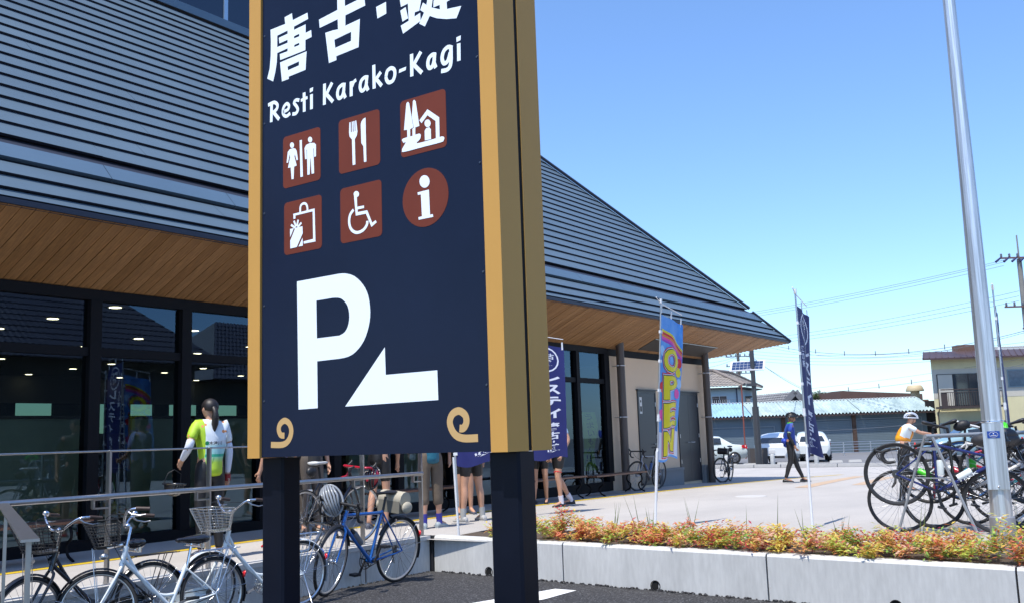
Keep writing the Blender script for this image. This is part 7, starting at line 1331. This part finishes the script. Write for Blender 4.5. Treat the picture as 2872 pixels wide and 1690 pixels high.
for i in range(46): g.tube([(29.5 + i * .15, 1.6, 6.42), (29.5 + i * .15, 2.1, 6.42)], .05, 6)
g.box(29.5, 1.6, 6.2, 36.4, 2.1, 6.36); g.build('rear_roof_edge', mat('ridge_white', (.55, .56, .55), .7), YH, kind='stuff')
WD_ = mat('balcony_brown', (.05, .035, .03), .6)
w = MB(); w.box(26.02, -.06, 2.75, 28.9, -.015, 4.74); wn_ = w.build('window', mat('window_brown', (.06, .05, .045), .5), YH)
w = MB(); w.box(26.06, -.10, 2.8, 26.95, -.062, 4.70); w.build('shutter', YG, wn_)
w = MB(); w.box(27.0, -.085, 2.8, 27.88, -.064, 4.70); w.box(27.96, -.085, 2.8, 28.86, -.064, 4.70); w.build('pane', mat('dark_pane', (.03, .04, .05), .08, coat=1), wn_)
bl = bpy.data.objects.new('balcony', None); COL.objects.link(bl); bl.parent = YH
w = MB(); w.box(25.78, -1.0, 2.62, 29.6, -.102, 2.74); w.build('floor', WD_, bl); w = MB(); w.box(25.78, -1.0, 3.72, 29.6, -.95, 3.78); w.box(25.78, -1.0, 3.56, 29.6, -.96, 3.60); w.box(25.78, -.98, 2.741, 26.15, -.94, 3.559); w.build('rail', WD_, bl)
for i in range(24): w = MB(); w.box(26.2 + i * .142, -.985, 2.741, 26.225 + i * .142, -.96, 3.559); w.build('baluster', WD_, bl)
for (a, b, c_, d_) in ((30.45, 31.6, 3.85, 4.83), (25.98, 26.5, .95, 1.68)):
    w = MB(); w.box(a - .06, -.05, c_ - .06, b + .06, -.013, d_ + .06); wn_ = w.build('window', mat('window_blue_frame', (.22, .30, .34), .4), YH); w = MB(); w.box(a, -.062, c_, b, -.051, d_); w.build('pane', mat('curtained_pane', (.14, .20, .24), .12, coat=1, var=.3, vscale=3), wn_)
w = MB(); w.box(27.0, -.9, 1.55, 29.6, -.02, 1.80); w.build('canopy', mat('canopy_brown', (.05, .03, .028), .7), YH); w = MB(); w.box(27.1, -.03, 0, 29.5, -.012, 1.5); w.build('garage_opening', mat('dark_opening', (.012, .012, .014), .9), YH)
w = MB(); w.tube([(26.0, -.06, 2.6), (25.9, -.06, 2.3), (25.9, -.06, 0)], .035, 8); w.build('downpipe', WD_, YH)
FG = thing('rail_fence', 'white upright railing in front of the yellow house at the right edge', 'fence', W(30.2, 57, -.15), YAW)
for i in range(30): g = MB(); g.box(i * .11, -.02, .9, i * .11 + .035, .02, 1.75); g.build('baluster', WPL, FG)
g = MB(); g.box(-.05, -.03, .84, 3.3, .03, .899); g.box(-.05, -.03, 1.751, 3.3, .03, 1.79); g.build('rail', WPL, FG); g = MB(); g.box(-.1, -.08, 0, 3.4, .08, .839); g.build('base_wall', YG, FG)
# small apartment row farther off, behind the visitor centre corner
# utility poles and wires
CP = mat('weathered_pole_concrete', (.22, .21, .19), .85, var=.2, vscale=2); INS = mat('insulator_grey', (.10, .11, .13), .4)
UP = thing('utility_pole', 'concrete utility pole with crossarms and insulators at the right edge', 'utility pole', W(29.25, 55, -.15), YAW)
g = MB(); g.tube([(0, 0, 0), (0.0, 0, 10.9)], [.19, .13], 12); g.tube([(0, 0, 10.6), (0, 0, 12.3)], [.05, .04], 8); g.build('shaft', CP, UP)
for (z, wv, ox) in ((10.95, 1.6, -.4), (8.15, 1.6, -.4), (6.9, .6, 0)):
    g = MB(); g.bar((ox - wv / 2, -.18, z), (ox + wv / 2, -.18, z), .09, .09); arm = g.build('crossarm', mat('rusty_arm', (.14, .08, .065), .7), UP)
    for k in range(4):
        x = ox - wv / 2 + .1 + k * (wv - .2) / 3; g = MB(); g.lathe([(.05, 0), (.07, .05), (.05, .1), (.07, .15), (.03, .22)], 10, (x, -.18, z + .05)); g.build('insulator', INS, arm)
        if z > 10: g = MB(); g.tube([(x - .05, -.18, z + .02), (x - .38, -.25, z - .22)], [.05, .07], 8); g.build('strain_insulator', mat('navy_insulator', (.02, .025, .09), .4), arm)
UP2 = thing('utility_pole', 'distant utility pole with crowded crossarms left of the solar panel', 'utility pole', W(25.45, 110, -.15), YAW)
g = MB(); g.tube([(0, 0, 0), (0, 0, 10.7)], [.22, .16], 10); g.build('shaft', mat('dark_pole', (.08, .075, .07), .8), UP2)
for z in (10.1, 9.0, 8.2): 
    g = MB(); g.bar((-1.4, 0, z), (1.4, 0, z), .1, .1); g.build('crossarm', INS, UP2)
    for k in range(6): g = MB(); g.lathe([(.06, 0), (.08, .12), (.03, .3)], 8, (-1.3 + k * .52, 0, z + .05)); g.build('insulator', INS, UP2)
g = MB(); g.lathe([(.3, 0), (.33, .1), (.33, .75), (.2, .85)], 14, (.45, 0, 6.9)); g.build('transformer', INS, UP2)
AN = thing('antenna', 'thin television antenna mast on the white house roof', 'antenna', W(15.0, 76, 6.0), YAW)
g = MB(); g.tube([(0, 0, 0), (0, 0, 2.9)], .03, 6); 
for a in range(3): g.tube([(0, 0, 1.1), (.5 * math.cos(a * 2.1), .5 * math.sin(a * 2.1), .1)], .012, 4)
g.build('mast', INS, AN)
RP = MB(); RP.tube([W(13.74, 59, 4.3), W(13.72, 59, -.15)], .045, 8); o = RP.build('thin_pole', mat('rust_red_pole', (.22, .06, .04), .7)); tag(o, 'thin rust red pole standing before the barn, left of the solar lamp', 'pole')
WL = ['uppermost of the three high wires meeting the top crossarm', 'middle one of the three high wires meeting the top crossarm', 'lowest of the three high wires meeting the top crossarm',
 'uppermost of the three wires ending at the second crossarm', 'middle one of the three wires ending at the second crossarm', 'lowest of the three wires ending at the second crossarm',
 'thick bundled cable with small spacers sagging above the yellow house', 'thinner wire just below the cable with spacers',
 'first of four nearly level wires crossing the navy flag, the highest', 'second highest of four nearly level wires crossing the navy flag', 'third of four nearly level wires crossing the navy flag', 'lowest of four nearly level wires crossing the navy flag',
 'thin drop wire crossing the front of the yellow house under its eaves', 'drop wire with clips rising past the roof ventilator to the right',
 'thick wire slanting down from behind the solar panel to the grey roofs', 'thin wire slanting down beside the thick one behind the solar panel',
 'wire from the distant pole passing under the roof corner', 'lower wire from the distant pole beside the corner downpipe', 'upper wire from the distant pole beside the corner downpipe',
 'black wire hanging along the white house eaves', 'thin pale wire across the barn shutters behind the navy flag']
WIR = mat('wire_black', (.16, .17, .19), .6)
def wire(a, b, sag, r=.014, lab='overhead wires sagging between the utility poles', tw=0):
    a, b = Vector(a), Vector(b); n = 26; pts = []
    for i in range(n + 1): t = i / n; p = a.lerp(b, t); p.z -= sag * 4 * t * (1 - t); pts.append(p)
    g = MB(); g.tube(pts, r * .8, 5); o = g.build('overhead_wire', WIR); tag(o, WL.pop(0), 'wire', 'overhead wires')
    if tw:
        for i in range(1, tw): 
            t = i / tw; p = a.lerp(b, t); p.z -= sag * 4 * t * (1 - t); q = MB(); q.tube([p + Vector((0, 0, .22)), p + Vector((.0, 0, -.1))], .03, 5); q.build('spacer', WIR, o)
wire(W(28.26, 54.8, 10.68), W(14.47, 80, 10.68), 0.3, 0.014, tw=0)
wire(W(28.25, 54.8, 10.57), W(14.46, 80, 10.5), 0.3, 0.014, tw=0)
wire(W(28.23, 54.8, 10.37), W(14.45, 80, 10.31), 0.3, 0.014, tw=0)
wire(W(28.95, 54.8, 8.88), W(17.65, 80, 8.85), 0.35, 0.014, tw=0)
wire(W(28.92, 54.8, 8.6), W(17.64, 80, 8.63), 0.35, 0.014, tw=0)
wire(W(28.89, 54.8, 8.33), W(17.62, 80, 8.41), 0.35, 0.014, tw=0)
wire(W(29.18, 55, 6.65), W(18.31, 78, 9.09), 1.4, 0.022, tw=9)
wire(W(29.17, 55, 6.55), W(18.29, 78, 8.88), 1.45, 0.016, tw=0)
wire(W(33.15, 62, 6.6), W(20.0, 100, 10.52), 1.0, 0.016, tw=0)
wire(W(33.13, 62, 6.39), W(19.98, 100, 10.2), 1.0, 0.016, tw=0)
wire(W(33.11, 62, 6.19), W(19.96, 100, 9.87), 1.0, 0.016, tw=0)
wire(W(33.09, 62, 5.99), W(19.94, 100, 9.54), 1.0, 0.016, tw=0)
wire(W(29.87, 57, 5.19), W(19.56, 72, 4.33), 0.15, 0.01, tw=0)
wire(W(29.87, 57, 4.84), W(20.52, 72, 4.09), 0.25, 0.016, tw=7)
wire(W(12.15, 50, 5.43), W(24.33, 80, 4.5), 0.25, 0.018, tw=0)
wire(W(11.95, 50, 5.44), W(24.43, 80, 4.45), 0.1, 0.01, tw=0)
wire(W(17.61, 90, 7.93), W(25.07, 108, 9.93), 0.2, 0.02, tw=0)
wire(W(17.59, 90, 7.46), W(25.06, 108, 9.79), 0.2, 0.02, tw=0)
wire(W(17.64, 90, 8.4), W(24.51, 108, 10.05), 0.1, 0.02, tw=0)
wire(W(14.03, 70, 3.98), W(21.31, 70, 4.1), 0.3, 0.012, tw=0)
wire(W(15.97, 56, 1.42), W(24.04, 56, 1.68), 0.1, 0.012, tw=0)
# the tiled house across the road that the window glass mirrors
NB = thing('house', 'dark tiled house mirrored in the left panes of the shop glass', 'house', (22, -22, -.15), 0)
g = MB(); g.box(-11, -9, 0, 11, 0, 6.2); g.build('wall', mat('shaded_brown_wall', (.10, .09, .075), .8), NB)
tile_roof(NB, (12.5, 1.2, 6.1), (-12.5, 1.2, 6.1), (-8, -4.5, 10.6), (8, -4.5, 10.6), mat('purple_grey_tiles', (.10, .095, .12), .5, var=.2, vscale=2), .32, 14)
g = MB(); g.add([(-12.5, -10, 6.1), (12.5, -10, 6.1), (8, -4.5, 10.6), (-8, -4.5, 10.6)], [(0, 1, 2, 3)]); g.add([(12.5, 1.2, 6.1), (12.5, -10, 6.1), (8, -4.5, 10.6)], [(0, 1, 2)]); g.add([(-12.5, 1.2, 6.1), (-12.5, -10, 6.1), (-8, -4.5, 10.6)], [(0, 1, 2)]); g.build('back_roof', DT, NB)
NB2 = dup(NB); NB2.location = (52, -30, -.15); NB2['label'] = 'tiled house mirrored in the right panes beside the beige wall'
